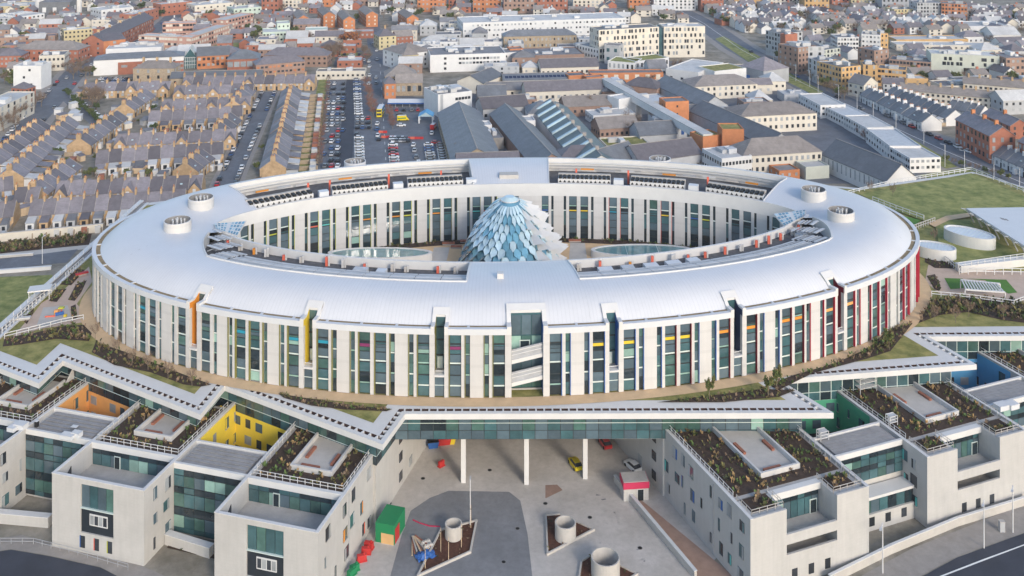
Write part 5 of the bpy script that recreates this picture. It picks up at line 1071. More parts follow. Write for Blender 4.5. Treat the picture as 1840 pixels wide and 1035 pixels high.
bld((1000, 292), (1092, 288), 15, 5.5, CR, 'grey hip-roofed cream range behind the oval roof', rk='hip', roof='slate', rh=4.5, win=(12, 1, 1.2, 1.4)); bld((1096, 296), (1150, 280), 13, 6, CR, 'short slate range beside the grey-roofed cream range', rk='gable', roof=SB, rh=4.5)
bld((1150, 292), (1262, 276), 16, 6, 'grey_wall', 'slate roofed range in front of the orange brick towers', rk='gable', roof='slate', rh=4.5); bld((1090, 262), (1168, 258), 13, 4, CR, 'flat moss-roofed corridor among the wards', roof='lawn', units=2)
bld((1015, 192), (1112, 188), 13, 5, 'brick_brown', 'brown-roofed ward range behind the bare courtyard tree', rk='gable', roof='slate_brown', rh=3.5, win=(8, 1, 1.2, 1.3)); bld((1066, 208), (1142, 203), 12, 4.5, W, 'white flat-roofed operating wing', roof='roof_pale', win=(8, 1, 1, 1.2), units=2)
bld((1078, 232), (1148, 227), 12, 5, 'brick_brown', 'brown-roofed range below the white operating wing', rk='gable', roof='slate_brown', win=(8, 1, 1.1, 1.3)); bld((1150, 244), (1216, 240), 14, 5, 'grey_wall', 'slate-roofed range under the white corridor', rk='gable', roof=SB, rh=4)
bld((1112, 178), (1150, 172), 9, 9, W, 'white windowless lift block beside the long corridor', roof='roof_pale'); bld((1150, 184), (1206, 180), 16, 6, 'grey_wall', 'pale grey flat-roofed ward beside the corridor', roof='galvanised', units=1); bld((1186, 226), (1240, 222), 8, 7, W, 'white curved plant house beside the corridor', roof='roof_pale', win=(2, 1, 1.4, 2), wm=('royal',))
bld((1196, 183), (1238, 181), 9, 12, BO, 'orange brick stair tower beside the white corridor', roof='roof_felt', win=(1, 3, .8, 1)); bld((1298, 232), (1337, 232), 10, 13, BO, 'tall orange brick tower at the end of the white corridor', roof='lawn'); bld((1263, 246), (1297, 241), 9, 10, BO, 'lower orange brick tower at the end of the white corridor', roof='lawn')
bld((1175, 152), (1262, 192), 14, 6, 'grey_wall', 'diagonal dark slate range behind the stair tower', rk='gable', roof=SB, rh=4.5); bld((1120, 152), (1180, 160), 12, 6, 'brick_brown', 'slate range beside the brick ward', rk='hip', roof='slate', rh=4)
bld((1247, 156), (1361, 151), 18, 7, CR, 'cream ward block with brown hipped roof near the lorries', rk='hip', roof='slate_brown', win=(11, 2, 1.2, 1.6), wm=MW, rh=4); bld((1330, 210), (1468, 203), 18, 8, CR, 'cream ward block with brown hipped roof near the white cabins', rk='hip', roof='slate_brown', win=(14, 2, 1.2, 1.6), wm=MW, rh=4)
bld((1240, 200), (1378, 262), 14, 6, 'grey_wall', 'long diagonal dark slate range', rk='gable', roof=SB, rh=4.5); bld((1335, 281), (1477, 272), 14, 8, CR, 'cream ward block with grey hipped roof in front of the slate range', rk='hip', roof='slate_brown', win=(14, 2, 1.1, 1.6), wm=MW, rh=5)
bld((1297, 285), (1351, 279), 15, 8.5, W, 'white box building with dark roof ducts', roof='roof_pale', win=(9, 2, 1, 1.3), units=2); bld((1478, 278), (1592, 326), 14, 6.5, W, 'white-walled range with big dark slate roof near the green roof', rk='gable', roof=SB, rh=5.5, win=(14, 1, .5, 3.5), wm=('window_pale',))
bld((1448, 300), (1490, 297), 8, 5, 'sage_wall', 'pale green plant box in the service yard', roof='roof_pale'); bld((1400, 307), (1437, 304), 8, 4, BO, 'small orange brick hut in the service yard', roof='roof_felt', win=(3, 1, 1, 1.2), wm=('window_pale',))
bld((1330, 118), (1372, 128), 20, 8, 'grey_wall', 'big slate-roofed chapel hall', rk='hip', roof='slate', rh=6)
bld((1255, 130), (1300, 112), 20, 8, W, 'white hospital wing with round window beside the slate hall', roof='roof_pale', win=(6, 1, 1.6, 1.4)); bld((1284, 128), (1341, 122), 16, 9, W, 'white flat block with moss roof near the lorries', roof='lawn', win=(5, 1, 1, 1.6), jit=.5)
for k, (a, b, h, m) in enumerate((((1435, 168), (1474, 189), 6.5, 'roof_pale'), ((1474, 187), (1516, 208), 5.5, 'galvanised'), ((1516, 207), (1556, 229), 6, 'roof_pale'), ((1556, 230), (1599, 262), 6.5, 'galvanised'), ((1600, 264), (1635, 284), 6, 'roof_pale'))):
    bld(a, b, 13, h, W, 'white two-storey site cabin block, '+['first beside the cream ward', 'second from the cream ward', 'middle one of the cabin row', 'second from the green roof', 'last before the green roof'][k], roof=m, win=(9, 2, 1.2, 1.1), wm=('window_pale', 'window_dark'), group='white site cabins')
o = bld((1717, 214), (1778, 244), 11, 11.5, BR, 'tall red brick mansion block with orange gable and big chimneys', rk='gable', roof='slate', win=(9, 3, 1.2, 1.9), wm=('window_pale', 'window_dark'), rh=3.5, chim=3, chm='brick_orange'); bld((1830, 254), (1872, 270), 10, 11, BR, 'second red brick mansion block beside the road', rk='gable', roof='slate', win=(6, 3, 1.2, 1.8), wm=('window_pale',), chim=2, chm='brick_orange')
bld((1765, 205), (1815, 226), 9, 6, BR, 'low red brick return behind the tall mansion block', rk='gable', roof='slate', win=(5, 2, 1, 1.4), chim=1, chm='brick_orange')
AP = ('window_dark', 'window_dark', 'window_pale')
for A, B, d_, h, m, lab, wn in (((1376, 54), (1402, 60), 18, 16, 'grey_wall', 'grey glass apartment block next to the tram road', (5, 5, 1.5, 1.8)), ((1402, 60), (1411, 62), 10, 16, BR, 'narrow red stair tower between grey apartment blocks', None), ((1413, 74), (1434, 84), 16, 16, 'grey_wall', 'blue-grey balcony apartment block by the tram road', (4, 5, 1.6, 1.8)), ((1434, 86), (1466, 82), 16, 16, 'brick_brown', 'brown brick apartment block with pale windows', (5, 5, 1.2, 1.5)), ((1466, 92), (1510, 86), 16, 9, 'sage_wall', 'apartment block with light balconies behind the orange flats', (7, 3, 1.6, 1.6)),
    ((1505, 67), (1543, 67), 14, 12, W, 'white apartment block with balconies', (7, 4, 1.4, 1.4)), ((1548, 61), (1582, 63), 14, 13, W, 'stepped white apartment block beside the ochre tower', (5, 4, 1.2, 1.2)), ((1582, 60), (1596, 60), 12, 13, 'ochre_wall', 'narrow ochre tower on the stepped white block', (2, 4, 1, 1.4)), ((1452, 103), (1468, 110), 14, 13, 'grey_wall', 'grey bay-windowed end of the orange apartment block', (2, 4, 1.6, 2)),
    ((1468, 110), (1512, 121), 14, 13, 'ochre_wall', 'orange apartment block curving along the tram road', (8, 4, 1.4, 1.6)), ((1513, 131), (1551, 125), 13, 9, W, 'white corner apartment block beside orange flats', (5, 3, 1.6, 1.8)), ((1551, 116), (1577, 117), 12, 13, 'ochre_wall', 'orange stair block with dark slit windows', (2, 4, 1, 2)), ((1577, 122), (1628, 126), 12, 10, 'ochre_wall', 'orange apartment block with rooftop terraces', (8, 3, 1.5, 1.5)), ((1628, 141), (1668, 141), 10, 6, 'ochre_wall', 'low orange annex of the apartment block', (4, 1, 1.4, 1.4)),
    ((1524, 147), (1552, 153), 12, 7, CR, 'cream gabled house beside the orange apartments', (3, 2, 1.3, 1.3)), ((1571, 91), (1597, 88), 13, 12, 'brick_brown', 'brown brick tower in the apartment quarter', (3, 4, 1.2, 1.4)), ((1598, 106), (1672, 112), 14, 7, 'brick_brown', 'long brown brick terrace in the apartment quarter', (12, 2, 1.4, 1.5)), ((1808, 104), (1850, 103), 16, 12, 'brick_brown', 'brown brick block beside the pale school', (5, 3, 1.5, 1.5)),
    ((1611, 71), (1740, 70), 16, 5, 'ochre_wall', 'long low ochre warehouse', (14, 1, 1.8, 1.4)), ((1611, 80), (1795, 82), 14, 4, CR, 'long low pale warehouse in front of the ochre one', (18, 1, 1.2, 1)), ((1607, 17), (1648, 16), 14, 9, 'yellow_wall', 'pale yellow block in front of the far apartments', (7, 3, 1.2, 1.3)), ((1648, 5), (1692, 5), 16, 15, 'grey_wall', 'grey glazed apartment tower at the skyline', (8, 5, 1.5, 1.7)), ((1692, 6), (1738, 8), 16, 15, BO, 'orange red apartment tower at the skyline', (8, 5, 1.5, 1.7)),
    ((1742, 47), (1816, 46), 24, 6, W, 'large white warehouse near the railway yard', None), ((1785, 63), (1834, 63), 20, 5, W, 'white gabled shed near the railway yard', None)):
    bld(A, B, d_, h, m, lab, roof='roof_pale' if h < 7 else 'roof_felt', win=wn, wm=AP, units=2, rk='gable' if 'gabled' in lab else 'flat')
o = bld((1673, 96), (1796, 101), 16, 12, 'sage_wall', 'pale school building with scattered black windows and dark undercroft', roof='roof_pale', units=5)
for k in range(22): bx('window', o, (4+RND.random()*46, -.04, RND.choice([5.5, 8.4])), (1.5, .16, 2.0), 'window_dark')
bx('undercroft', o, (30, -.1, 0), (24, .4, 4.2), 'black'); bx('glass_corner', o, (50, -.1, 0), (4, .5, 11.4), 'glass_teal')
bld((1617, 161), (1786, 177), 9, 6, CR, 'long white two-storey terrace with grey roof and brick boundary', rk='gable', roof='slate_brown', win=(18, 2, 1.2, 1.2), chim=8); bld((1731, 149), (1850, 159), 9, 7, CR, 'second long white terrace with grey roof behind it', rk='gable', roof='slate_brown', win=(13, 2, 1.3, 1.2), chim=6)
bld((1587, 150), (1625, 152), 8, 5.5, W, 'pair of white gabled houses beside the long terrace', rk='gable', roof='slate', win=(4, 2, 1, 1.1))
# silos
for k in range(5):
    p = P(70+k*7.5 if k < 2 else 118+(k-2)*11, 22); o = thing('silo', 'tall white cylindrical grain silo on the skyline', 'silo', (p[0], p[1], 0), 0, 'grain silos'); MB().frustum((0,0), 3.2, 3.2, 0, 24, 20).build('shell', 'white_wall', o, smooth=False); MB().frustum((0,0), 3.3, .8, 24, 25.5, 20).build('cap', 'roof_pale', o); FOOT.append((p[0], p[1], 4))
bld((70, 4), (126, 3), 18, 12, 'slate_blue', 'dark blue factory hall between the silos', roof='roof_felt', win=(3, 1, 3, 4), wm=('white_wall',))
for A, B, d_, h, m, lab in (((-20, 33), (34, 32), 24, 6, 'grey_wall', 'grey warehouse with shallow roof near the silos'), ((34, 30), (80, 24), 26, 7, W, 'white warehouse hall near the silos'), ((-15, 12), (60, 10), 30, 6, 'yellow_wall', 'low yellow depot hall at the skyline'), ((182, 18), (240, 12), 20, 9, W, 'white factory building with many roof units'), ((120, 30), (154, 26), 18, 6, 'sage_wall', 'pale shed behind the cream yellow block'), ((350, 10), (420, 4), 20, 9, CR, 'cream institutional block beyond the crescent'), ((420, 16), (470, 12), 18, 8, 'pale_green_wall', 'green-roofed hall beyond the crescent'), ((240, 26), (285, 14), 12, 9, BR, 'red brick flats at the far end of the shop road'), ((290, 8), (345, 2), 14, 10, BR, 'far red brick flats beyond the shop road')):
    bld(A, B, d_, h, m, lab, roof='roof_pale', win=(6, 2, 1.4, 1.3), units=4)
# white link corridor on legs, marquee, ambulance canopy
a, b = Vector(P(1088, 141, 10)), Vector(P(1272, 242, 10)); o = thing('link_corridor', 'long white enclosed corridor bridging diagonally across the slate roofs', 'corridor', (a.x, a.y, 0), math.atan2((b-a).y, (b-a).x)); L = (b-a).length
bx('tube', o, (L/2, 0, 6.8), (L, 4.4, 3.2), 'white_wall'); bx('roof_strip', o, (L/2, 0, 10.0), (L+.4, 4.8, .3), 'roof_pale')
for k in range(9): bx('leg', o, (3+k*(L-6)/8, 0, 0), (.7, 2.5, 6.8), 'concrete_pale')
p = P(731, 190, 0); o = thing('marquee', 'long white and blue marquee tent at the ambulance parking', 'tent', (p[0], p[1], 0)); m = MB(); m.hexa([(-9.5,-3,2.2),(9.5,-3,2.2),(9.5,0,3.4),(-9.5,0,3.4)], [(-9.5,-3,2.35),(9.5,-3,2.35),(9.5,0,3.6),(-9.5,0,3.6)]).hexa([(-9.5,0,3.4),(9.5,0,3.4),(9.5,3,2.2),(-9.5,3,2.2)], [(-9.5,0,3.6),(9.5,0,3.6),(9.5,3,2.35),(-9.5,3,2.35)]); m.build('roof', 'fascia', o); bx('valance', o, (0, -3.05, 1.6), (19, .15, .6), 'royal')
for k in range(6):
    for y in (-2.9, 2.9): bx('post', o, (-9.2+k*3.68, y, 0), (.12, .12, 2.2), 'white_metal')
p = P(766, 219, 0); o = thing('ambulance_canopy', 'blue gabled canopy over the ambulance bay', 'canopy', (p[0], p[1], 0)); m = MB(); m.hexa([(-3.6,-3,3.2),(0,-3,5.2),(0,4,5.2),(-3.6,4,3.2)], [(-3.6,-3,3.45),(0,-3,5.5),(0,4,5.5),(-3.6,4,3.45)]).hexa([(0,-3,5.2),(3.6,-3,3.2),(3.6,4,3.2),(0,4,5.2)], [(0,-3,5.5),(3.6,-3,3.45),(3.6,4,3.45),(0,4,5.5)]); m.build('roof', 'blue', o); MB().face([(-3.5,-2.8,3.2),(3.5,-2.8,3.2),(0,-2.8,5.2)]).build('gable', 'glass_ice', o)
for x in (-3.2, 3.2):
    for y in (-2.7, 3.7): bx('post', o, (x, y, 0), (.6, .6, 3.2), 'white_wall')
# ================================================================ vehicles
def make_car(col):
    o = thing('parked_car', 'x', 'car'); m = MB()
    # body as lofted sections along x (length 4.3, width 1.8)
    def loft(secs, mi=0):
        for (x0, w0, a0, b0), (x1, w1, a1, b1) in zip(secs, secs[1:]): m.hexa([(x0,-w0,a0),(x1,-w1,a1),(x1,w1,a1),(x0,w0,a0)], [(x0,-w0,b0),(x1,-w1,b1),(x1,w1,b1),(x0,w0,b0)], mi)
    loft([(-2.15,.74,.35,.78),(-1.9,.86,.25,.9),(-1.2,.9,.22,.95),(1.0,.9,.22,.93),(1.8,.86,.24,.82),(2.15,.72,.34,.66)]); m.build('body', 'paint_'+col, o)
    m = MB(); m.hexa([(-1.75,-.8,.92),(1.05,-.8,.92),(1.05,.8,.92),(-1.75,.8,.92)], [(-1.25,-.66,1.4),(.35,-.66,1.4),(.35,.66,1.4),(-1.25,.66,1.4)]); m.build('window_band', 'window_dark', o)
    bx('roof_panel', o, (-.45, 0, 1.4), (1.55, 1.28, .05), 'paint_'+col)
    for x in (-1.35, 1.35):
        for y in (-.82, .82): put('wheel', WHEEL, o, (x, y, .32)).rotation_euler = (PI/2, 0, 0)
    freeze(o); return o
WHEEL = MB().frustum((0,0), .32, .32, -.1, .1, 12).mesh('wheel', 'rubber')
CARS = {}
def car(x, y, ang, where, col=None, z=0.05, world=None):
    col = col or RND.choice(PALC)
    if col not in CARS: CARS[col] = make_car(col)
    p = world or P(x, y)
    return spawn(CARS[col], (p[0], p[1], z), ang+RND.uniform(-.04, .04), col+' car '+where, 'cars '+where)
UP = PI/2
for y, xs in ((152, (592, 601, 609, 617)), (161, (591, 600, 609, 617)), (170, (590, 600, 609, 618)), (178, (590, 608, 617)), (186, (590, 600, 609, 618)), (196, (591, 600, 608, 616)), (206, (589, 598, 607, 616)), (216, (588, 597, 607, 617)), (226, (587, 597, 607)), (236, (588, 598, 608, 616)), (246, (586, 597, 607)), (256, (585, 596, 608)), (268, (584, 596, 607)), (279, (582, 596, 607)), (290, (583, 595, 607)), (300, (584, 596, 607))):
    for x in xs:
        if RND.random() < .9: car(x, y, UP, 'in the bays along the tree-lined car park hedge', z=.06)
for k in range(15): car(641+k*.25, 144+k*4.4, 0, 'in the stacked side-on bays of the car park', RND.choice(['white', 'white', 'silver', 'silver', 'grey', 'blue']))
for k in range(9): car(645+k*.2, 249+k*5.2, .1, 'in the side-on bays behind a flue drum', RND.choice(['white', 'silver', 'silver', 'white', 'grey']))
for y, xs in ((214, (643, 652, 662)), (222, (643, 652, 662)), (231, (642, 652, 663)), (243, (641,))):
    for x in xs: car(x, y, UP, 'in the middle bays of the car park')
for k in range(9): car(792+k*.9, 262+k*4.6, .05, 'in the bays beside the long slate range', RND.choice(['white', 'silver', 'silver', 'grey']))
for x, y, a, c in ((713, 199, UP, 'red'), (726, 199, UP, 'black'), (740, 199, UP, 'grey'), (751, 199, UP, 'red'), (721, 227, 0, 'white'), (743, 262, UP, 'white'), (745, 272, UP, 'silver'), (748, 284, UP, 'grey'), (754, 294, .1, 'white'), (783, 258, 0, 'red'), (720, 207, .1, 'black'), (776, 241, UP, 'white')): car(x, y, a, 'in the ambulance yard', c)
for x, y, c in ((678, 224, 'white'), (678, 234, 'blue'), (679, 245, 'white'), (681, 252, 'black'), (664, 121, 'white'), (664, 137, 'white'), (676, 141, 'silver'), (676, 151, 'grey'), (663, 152, 'white'), (678, 108, 'silver'), (663, 112, 'white'), (677, 92, 'white'), (664, 98, 'dark green'), (670, 80, 'silver')): car(x, y, UP, 'on the hospital road', c, z=.07)
for k in range(14): car(606+k*4.4, 99+(k % 3)*5, UP if k % 2 else .2, 'in the small car park with the grass strip')
for k in range(10): car(703+k*3.4, 250+(k % 2)*4.5, UP, 'behind the road barriers of the ambulance yard')
for k in range(8): car(770+k*.8, 262+k*4.8, .05, 'in the inner bays of the ambulance yard', RND.choice(['white', 'silver', 'grey', 'blue']))
for k in range(7): car(706+k*.5, 262+k*5.6, .05, 'beside the hospital road kerb', RND.choice(['white', 'silver', 'black', 'red']))
def along_road(pts, off, sp, where, keep=.85, z=.06, cols=None):
    q = [P(x, y)[:2] for x, y in pts]; q = offs(q, off)
    for a, b in zip(q, q[1:]):
        a, b = Vector(a), Vector(b); n = int((b-a).length/sp)
        for i in range(n):
            if RND.random() < keep: c = a+(b-a)*(i+.5)/n; car(0, 0, math.atan2((b-a).y, (b-a).x), where, cols and RND.choice(cols), z, (c.x, c.y))
along_road(LANE, 3.4, 6.3, 'parked on the terrace lane, house-row side', .85); along_road(LANE, -3.4, 6.3, 'parked on the terrace lane, hedge-row side', .85)
along_road(SHOP[:5], 5.2, 7.5, 'parked on the shop road beside the apartments', .5); along_road(SHOP[:6], -5.2, 7.5, 'parked on the shop road beside the terraces', .45); along_road(SHOP[1:], 1.8, 24, 'driving on the shop road', .5)
along_road(TRAM[4:], 8.2, 6.5, 'parked by the brick mansion block', .6); along_road(TRAM[2:5], 3, 22, 'driving on the tram road', .6); along_road([(130, 180), (190, 230)], 2.6, 6.5, 'parked on the short hedge street', .7)
for k in range(12): car(182+k*4.6, 143+(k % 2)*4, UP, 'in the yard of the red-bay shopping block')
for x, y, c in ((1137, 842, 'white'), (1034, 838, 'yellow'), (1087, 800, 'red')): car(x, y, {'white': UP+.5, 'yellow': UP+.35, 'red': UP+.3}[c], {'white': 'beside the red-topped entrance hut', 'yellow': 'in front of the bridge column', 'red': 'under the glass bridge'}[c], c, .04)
for k in range(16): car(450+(k*37 % 160), 80+(k*11 % 9), RND.choice([0, UP]), 'in the streets near the school building')
for k in range(22): car(1340+k*22, 128+k*9.2 if k < 5 else 40+(k*7 % 16), .5, 'in the streets of the apartment quarter')
# double-decker bus and ambulance, lorries
p = P(681, 212); o = thing('double_decker_bus', 'yellow and blue double-decker bus on the hospital road', 'bus', (p[0], p[1], .07)); m = MB().box((-1.25, 0, .35), (1.25, 10.5, 4.2)); m.build('body', 'paint_yellow', o); bx('upper_side', o, (0, 6.6, 2.3), (2.56, 8, 1.92), 'blue'); bx('roof_panel', o, (0, 5.25, 4.2), (2.3, 10, .1), 'white_metal')
bx('windscreen', o, (0, -.04, 1.2), (2.2, .1, 1.0), 'window_dark'); bx('windscreen', o, (0, -.04, 2.9), (2.2, .1, .9), 'window_dark'); bx('window_band', o, (1.27, 5.6, 1.3), (.08, 9, .8), 'window_dark'); bx('window_band', o, (1.3, 5.6, 2.9), (.08, 9, .8), 'window_dark')
for x in (-1.1, 1.1):
    for y in (2, 8): put('wheel', WHEEL, o, (x, y, .45), 0, (1.4, 1.4, 1.4)).rotation_euler = (0, PI/2, 0)
def van(x, y, ang, c, lab, cat='van', c2=None):
    p = P(x, y); o = thing('van', lab, cat, (p[0], p[1], .06), ang); MB().box((-2.8, -1, .4), (1.6, 1, 2.6)).build('body', c, o); MB().hexa([(1.6,-1,.4),(2.9,-.95,.4),(2.9,.95,.4),(1.6,1,.4)], [(1.6,-1,2.3),(2.1,-.85,1.5),(2.1,.85,1.5),(1.6,1,2.3)]).build('cab', c, o); bx('windscreen', o, (1.9, 0, 1.45), (.5, 1.7, .7), 'window_dark')
    bx('side_stripe', o, (-.6, -1.02, 1.2), (4, .06, .5), c2 or 'coral'); bx('roof_panel', o, (-.6, 0, 2.6), (3.8, 1.7, .08), 'white_metal' if c != 'paint_white' else c)
    for xx in (-1.8, 1.9):
        for yy in (-.95, .95): put('wheel', WHEEL, o, (xx, yy, .36)).rotation_euler = (PI/2, 0, 0)
van(724, 217, .15, 'paint_yellow', 'yellow ambulance with green stripes in the ambulance yard', 'ambulance', 'signal_green'); van(779, 232, 1.4, 'paint_red', 'red and white van by the blue canopy', 'van', 'paint_white')
for k, (x, y, c) in enumerate(((1348, 135, 'brightred'), (1360, 140, 'brightred'), (1372, 147, 'white_wall'), (1352, 147, 'royal'))):
    p = P(x, y); o = thing('lorry_trailer', {'brightred': 'red', 'white_wall': 'white', 'royal': 'blue'}[c]+' lorry trailer in the hospital service yard', 'lorry', (p[0], p[1], .05), -.55, 'lorries in the service yard'); bx('box', o, (0, 0, .9), (9, 2.5, 2.8), c); bx('chassis', o, (0, 0, .3), (8, 1.2, .6), 'black')
for x, y, w, lab in ((690, 239, 5, 'red plastic barrier run across the hospital road, first'), (697, 248, 6, 'red plastic barrier cluster on the hospital road, second'), (739, 250, 13, 'long red and white barrier across the ambulance yard'), (684, 299, 2, 'single orange barrier behind the oval roof')):
    p = P(x, y); o = thing('road_barrier', lab, 'barrier', (p[0], p[1], .06), 0, 'red road barriers')
    for k in range(max(1, int(w/2))): bx('block', o, (-w/2+1+k*2, 0, 0), (1.9, .6, 1.0), 'brightred' if k % 3 else 'coral')
# ================================================================ trees
def make_tree(kind, seed):
    r = random.Random(seed); o = thing(kind+'_tree', 'x', 'tree'); H = 9.0; tk = MB(); cr = MB(); tips = []
    def limb(a, b, w0, w1):
        d = (b-a).normalized(); u = d.cross(Vector((.3, .9, .2))).normalized(); t = d.cross(u)
        tk.hexa([a+u*w0, a+t*w0, a-u*w0, a-t*w0], [b+u*w1, b+t*w1, b-u*w1, b-t*w1])
    z = 0; base = Vector((0,0,0)); top = Vector((r.uniform(-.3,.3), r.uniform(-.3,.3), H*.36)); limb(base, top, .24, .17)
    for k in range(8):
        a = 2*PI*k/8+r.uniform(-.4,.4); l = r.uniform(2.2, 3.8); e = r.uniform(.35, 1.2); q = base.lerp(top, r.uniform(.6, 1.0)); b = q+Vector((math.cos(a)*math.cos(e)*l, math.sin(a)*math.cos(e)*l, math.sin(e)*l*1.15)); limb(q, b, .11, .05)
        for j in range(4):
            a2 = a+r.uniform(-1.0, 1.0); e2 = r.uniform(.1, 1.3); l2 = r.uniform(1.0, 2.2); s = q.lerp(b, r.uniform(.45, 1)); c = s+Vector((math.cos(a2)*math.cos(e2)*l2, math.sin(a2)*math.cos(e2)*l2, math.sin(e2)*l2)); limb(s, c, .05, .025); tips += [c, s.lerp(c, .5)]
    bare = kind in ('bare', 'russet')
    for t in tips:
        for k in range(15 if bare else 16):
            a = r.uniform(0, 2*PI); e = r.uniform(-.5, 1.4); rad = r.uniform(.1, 1.0 if bare else 1.15); c = t+Vector((math.cos(a)*math.cos(e), math.sin(a)*math.cos(e), math.sin(e)))*rad
            if bare:
                d = Vector((r.gauss(0, .5), r.gauss(0, .5), r.uniform(.2, 1))).normalized()*r.uniform(.5, 1.0); w = Vector((r.gauss(0,1), r.gauss(0,1), 0)).normalized()*.045; cr.face([c-w, c+w, c+d+w*.3, c+d-w*.3], k % 2)
            else:
                u = Vector((r.gauss(0,1), r.gauss(0,1), r.gauss(0,1))).normalized()*.3; v = u.cross(Vector((r.gauss(0,1), r.gauss(0,1), r.gauss(0,1)))).normalized()*.26; cr.face([c-u-v, c+u-v, c+u*.8+v, c-u*.8+v], k % 2)
    tk.build('trunk', 'bark', o); cr.build('crown', {'bare': ['twig', 'leaf_brown'], 'russet': ['twig_red', 'twig_red'], 'evergreen': ['leaf_green', 'leaf_dark'], 'olive': ['leaf_olive', 'leaf_green'], 'rust': ['leaf_rust', 'twig_red']}[kind], o)
    freeze(o); return o
TREES = {k: [make_tree(k, s) for s in range(3)] for k in ('bare', 'russet', 'evergreen', 'olive')}; TREES['rust'] = [make_tree('rust', 9)]
KN = {'bare': 'bare brown winter tree', 'russet': 'bare reddish winter tree', 'evergreen': 'dark evergreen tree', 'olive': 'olive green leafy tree', 'rust': 'orange leaved autumn tree'}
def tree(x, y, kind, where, s=1.0, z=0, world=None):
    p = world or P(x, y, z); return spawn(RND.choice(TREES[kind]), (p[0], p[1], z), RND.uniform(0, 6.28), KN[kind]+' '+where, 'trees '+where, (s*RND.uniform(.85, 1.15), s*RND.uniform(.85, 1.15), s*RND.uniform(.85, 1.15)))
for k in range(9): tree(658+k*1.6, 158+k*6.5, 'russet', 'in the row between car park and hospital road', .75)
for k in range(20): tree(590-k*.9, 148+k*8.0, RND.choice(['russet', 'russet', 'bare']), 'along the grassy car park edge', .5)
for k in range(6): tree(698+k*1.5, 202+k*6, 'russet', 'beside the ambulance yard', .55)
tree(389, 121, 'rust', 'in front of the orange brick shop hall', 1.15); tree(628, 84, 'rust', 'behind the small car park', 1.5)
for x, y, s in ((600, 108, 1.7), (612, 104, 1.5), (590, 112, 1.4), (580, 104, 1.2), (608, 74, 1.3), (640, 72, 1.2), (556, 78, 1.1), (540, 74, 1.0), (655, 96, .9)): tree(x, y, 'bare', 'in the copse beside the small car park', s)
for x, y, s in ((172, 196, 1.5), (178, 190, 1.3), (166, 188, 1.2), (160, 180, 1.0)): tree(x, y, 'bare', 'at the hedge street corner', s)
for x, y, s in ((18, 226, 1.2), (34, 216, 1.2), (48, 206, 1.1), (62, 198, 1.1), (6, 236, 1.2), (28, 238, 1.0), (74, 192, .9)): tree(x, y, 'bare', 'in front of the beige balcony block', s)
for x, y, s in ((138, 134, 1.2), (146, 128, 1.2), (154, 140, 1.0), (132, 142, 1.0), (120, 128, .9)): tree(x, y, 'bare', 'between shop road and white shopping block', s)
for k in range(16): tree(118+k*4.6, 168+k*4.2, 'evergreen', 'in the hedge of the short hedge street', .42)
for x, y, s in ((1066, 203, 1.2), (1134, 238, 1.2), (1128, 246, .9), (1020, 205, .7), (1170, 150, .9), (1215, 130, 1.0), (830, 292, 1.0), (822, 284, .9), (838, 300, .8)): tree(x, y, 'bare', 'in a hospital courtyard', s)
for k in range(14): tree(1400+k*9+RND.uniform(-6, 6), 108+k*5.5, RND.choice(['bare', 'bare', 'olive']), 'along the tram road verge', .8)
for k in range(12): tree(1545+k*9, 246+k*5+RND.uniform(-3, 3), RND.choice(['bare', 'bare', 'russet', 'evergreen']), 'beside the white site cabins', .6)
for k in range(9): tree(1700+k*14, 292+k*4, RND.choice(['olive', 'bare', 'evergreen']), 'in the hedge below the green roof', .4)
for k in range(190):                                              # gardens between the terraces
    x, y = RND.uniform(0, 470), RND.uniform(165, 400); p = P(x, y)
    if all(math.hypot(p[0]-a, p[1]-b) > c*.95 for a, b, c in FOOT) and not (330 < x-(345-y)*.45 < 430) and not (x < 130 and y < 262 and abs(x-(110-(y-165)*.95)) < 22) and y < 410-x*.12: tree(x, y, RND.choice(['evergreen', 'olive', 'bare', 'bare', 'olive']), 'in a garden between the terraces', RND.uniform(.25, .55))
# sheds and greenhouses in the terrace gardens
for k in range(150):
    x, y = RND.uniform(0, 470), RND.uniform(165, 400); p = P(x, y)
    if any(math.hypot(p[0]-a, p[1]-b) < c*.9 for a, b, c in FOOT) or (330 < x-(345-y)*.45 < 430) or (x < 150 and y < 262 and abs(x-(110-(y-165)*.95)) < 26) or y > 408-x*.12: continue
    kd = RND.choice(['white', 'grey', 'timber', 'pale']); mw, mr = {'white': ('white_wall', 'roof_pale'), 'grey': ('grey_wall', 'roof_felt'), 'timber': ('pale_stake', 'slate'), 'pale': ('cream_wall', 'galvanised')}[kd]
    o = thing('garden_shed', kd+' garden shed in a terrace back garden', 'shed', (p[0], p[1], 0), RND.choice([0, .1, 1.0, .9]), 'garden sheds'); w, d, h = RND.uniform(2, 5), RND.uniform(2, 3.5), RND.uniform(2, 2.8)
    bx('wall', o, (0, 0, 0), (w, d, h), mw); MB().hexa([(-w/2-.2,-d/2-.2,h),(w/2+.2,-d/2-.2,h),(w/2+.2,d/2+.2,h+.4),(-w/2-.2,d/2+.2,h+.4)], [(-w/2-.2,-d/2-.2,h+.1),(w/2+.2,-d/2-.2,h+.1),(w/2+.2,d/2+.2,h+.55),(-w/2-.2,d/2+.2,h+.55)]).build('roof', mr, o); FOOT.append((p[0], p[1], 1.5))
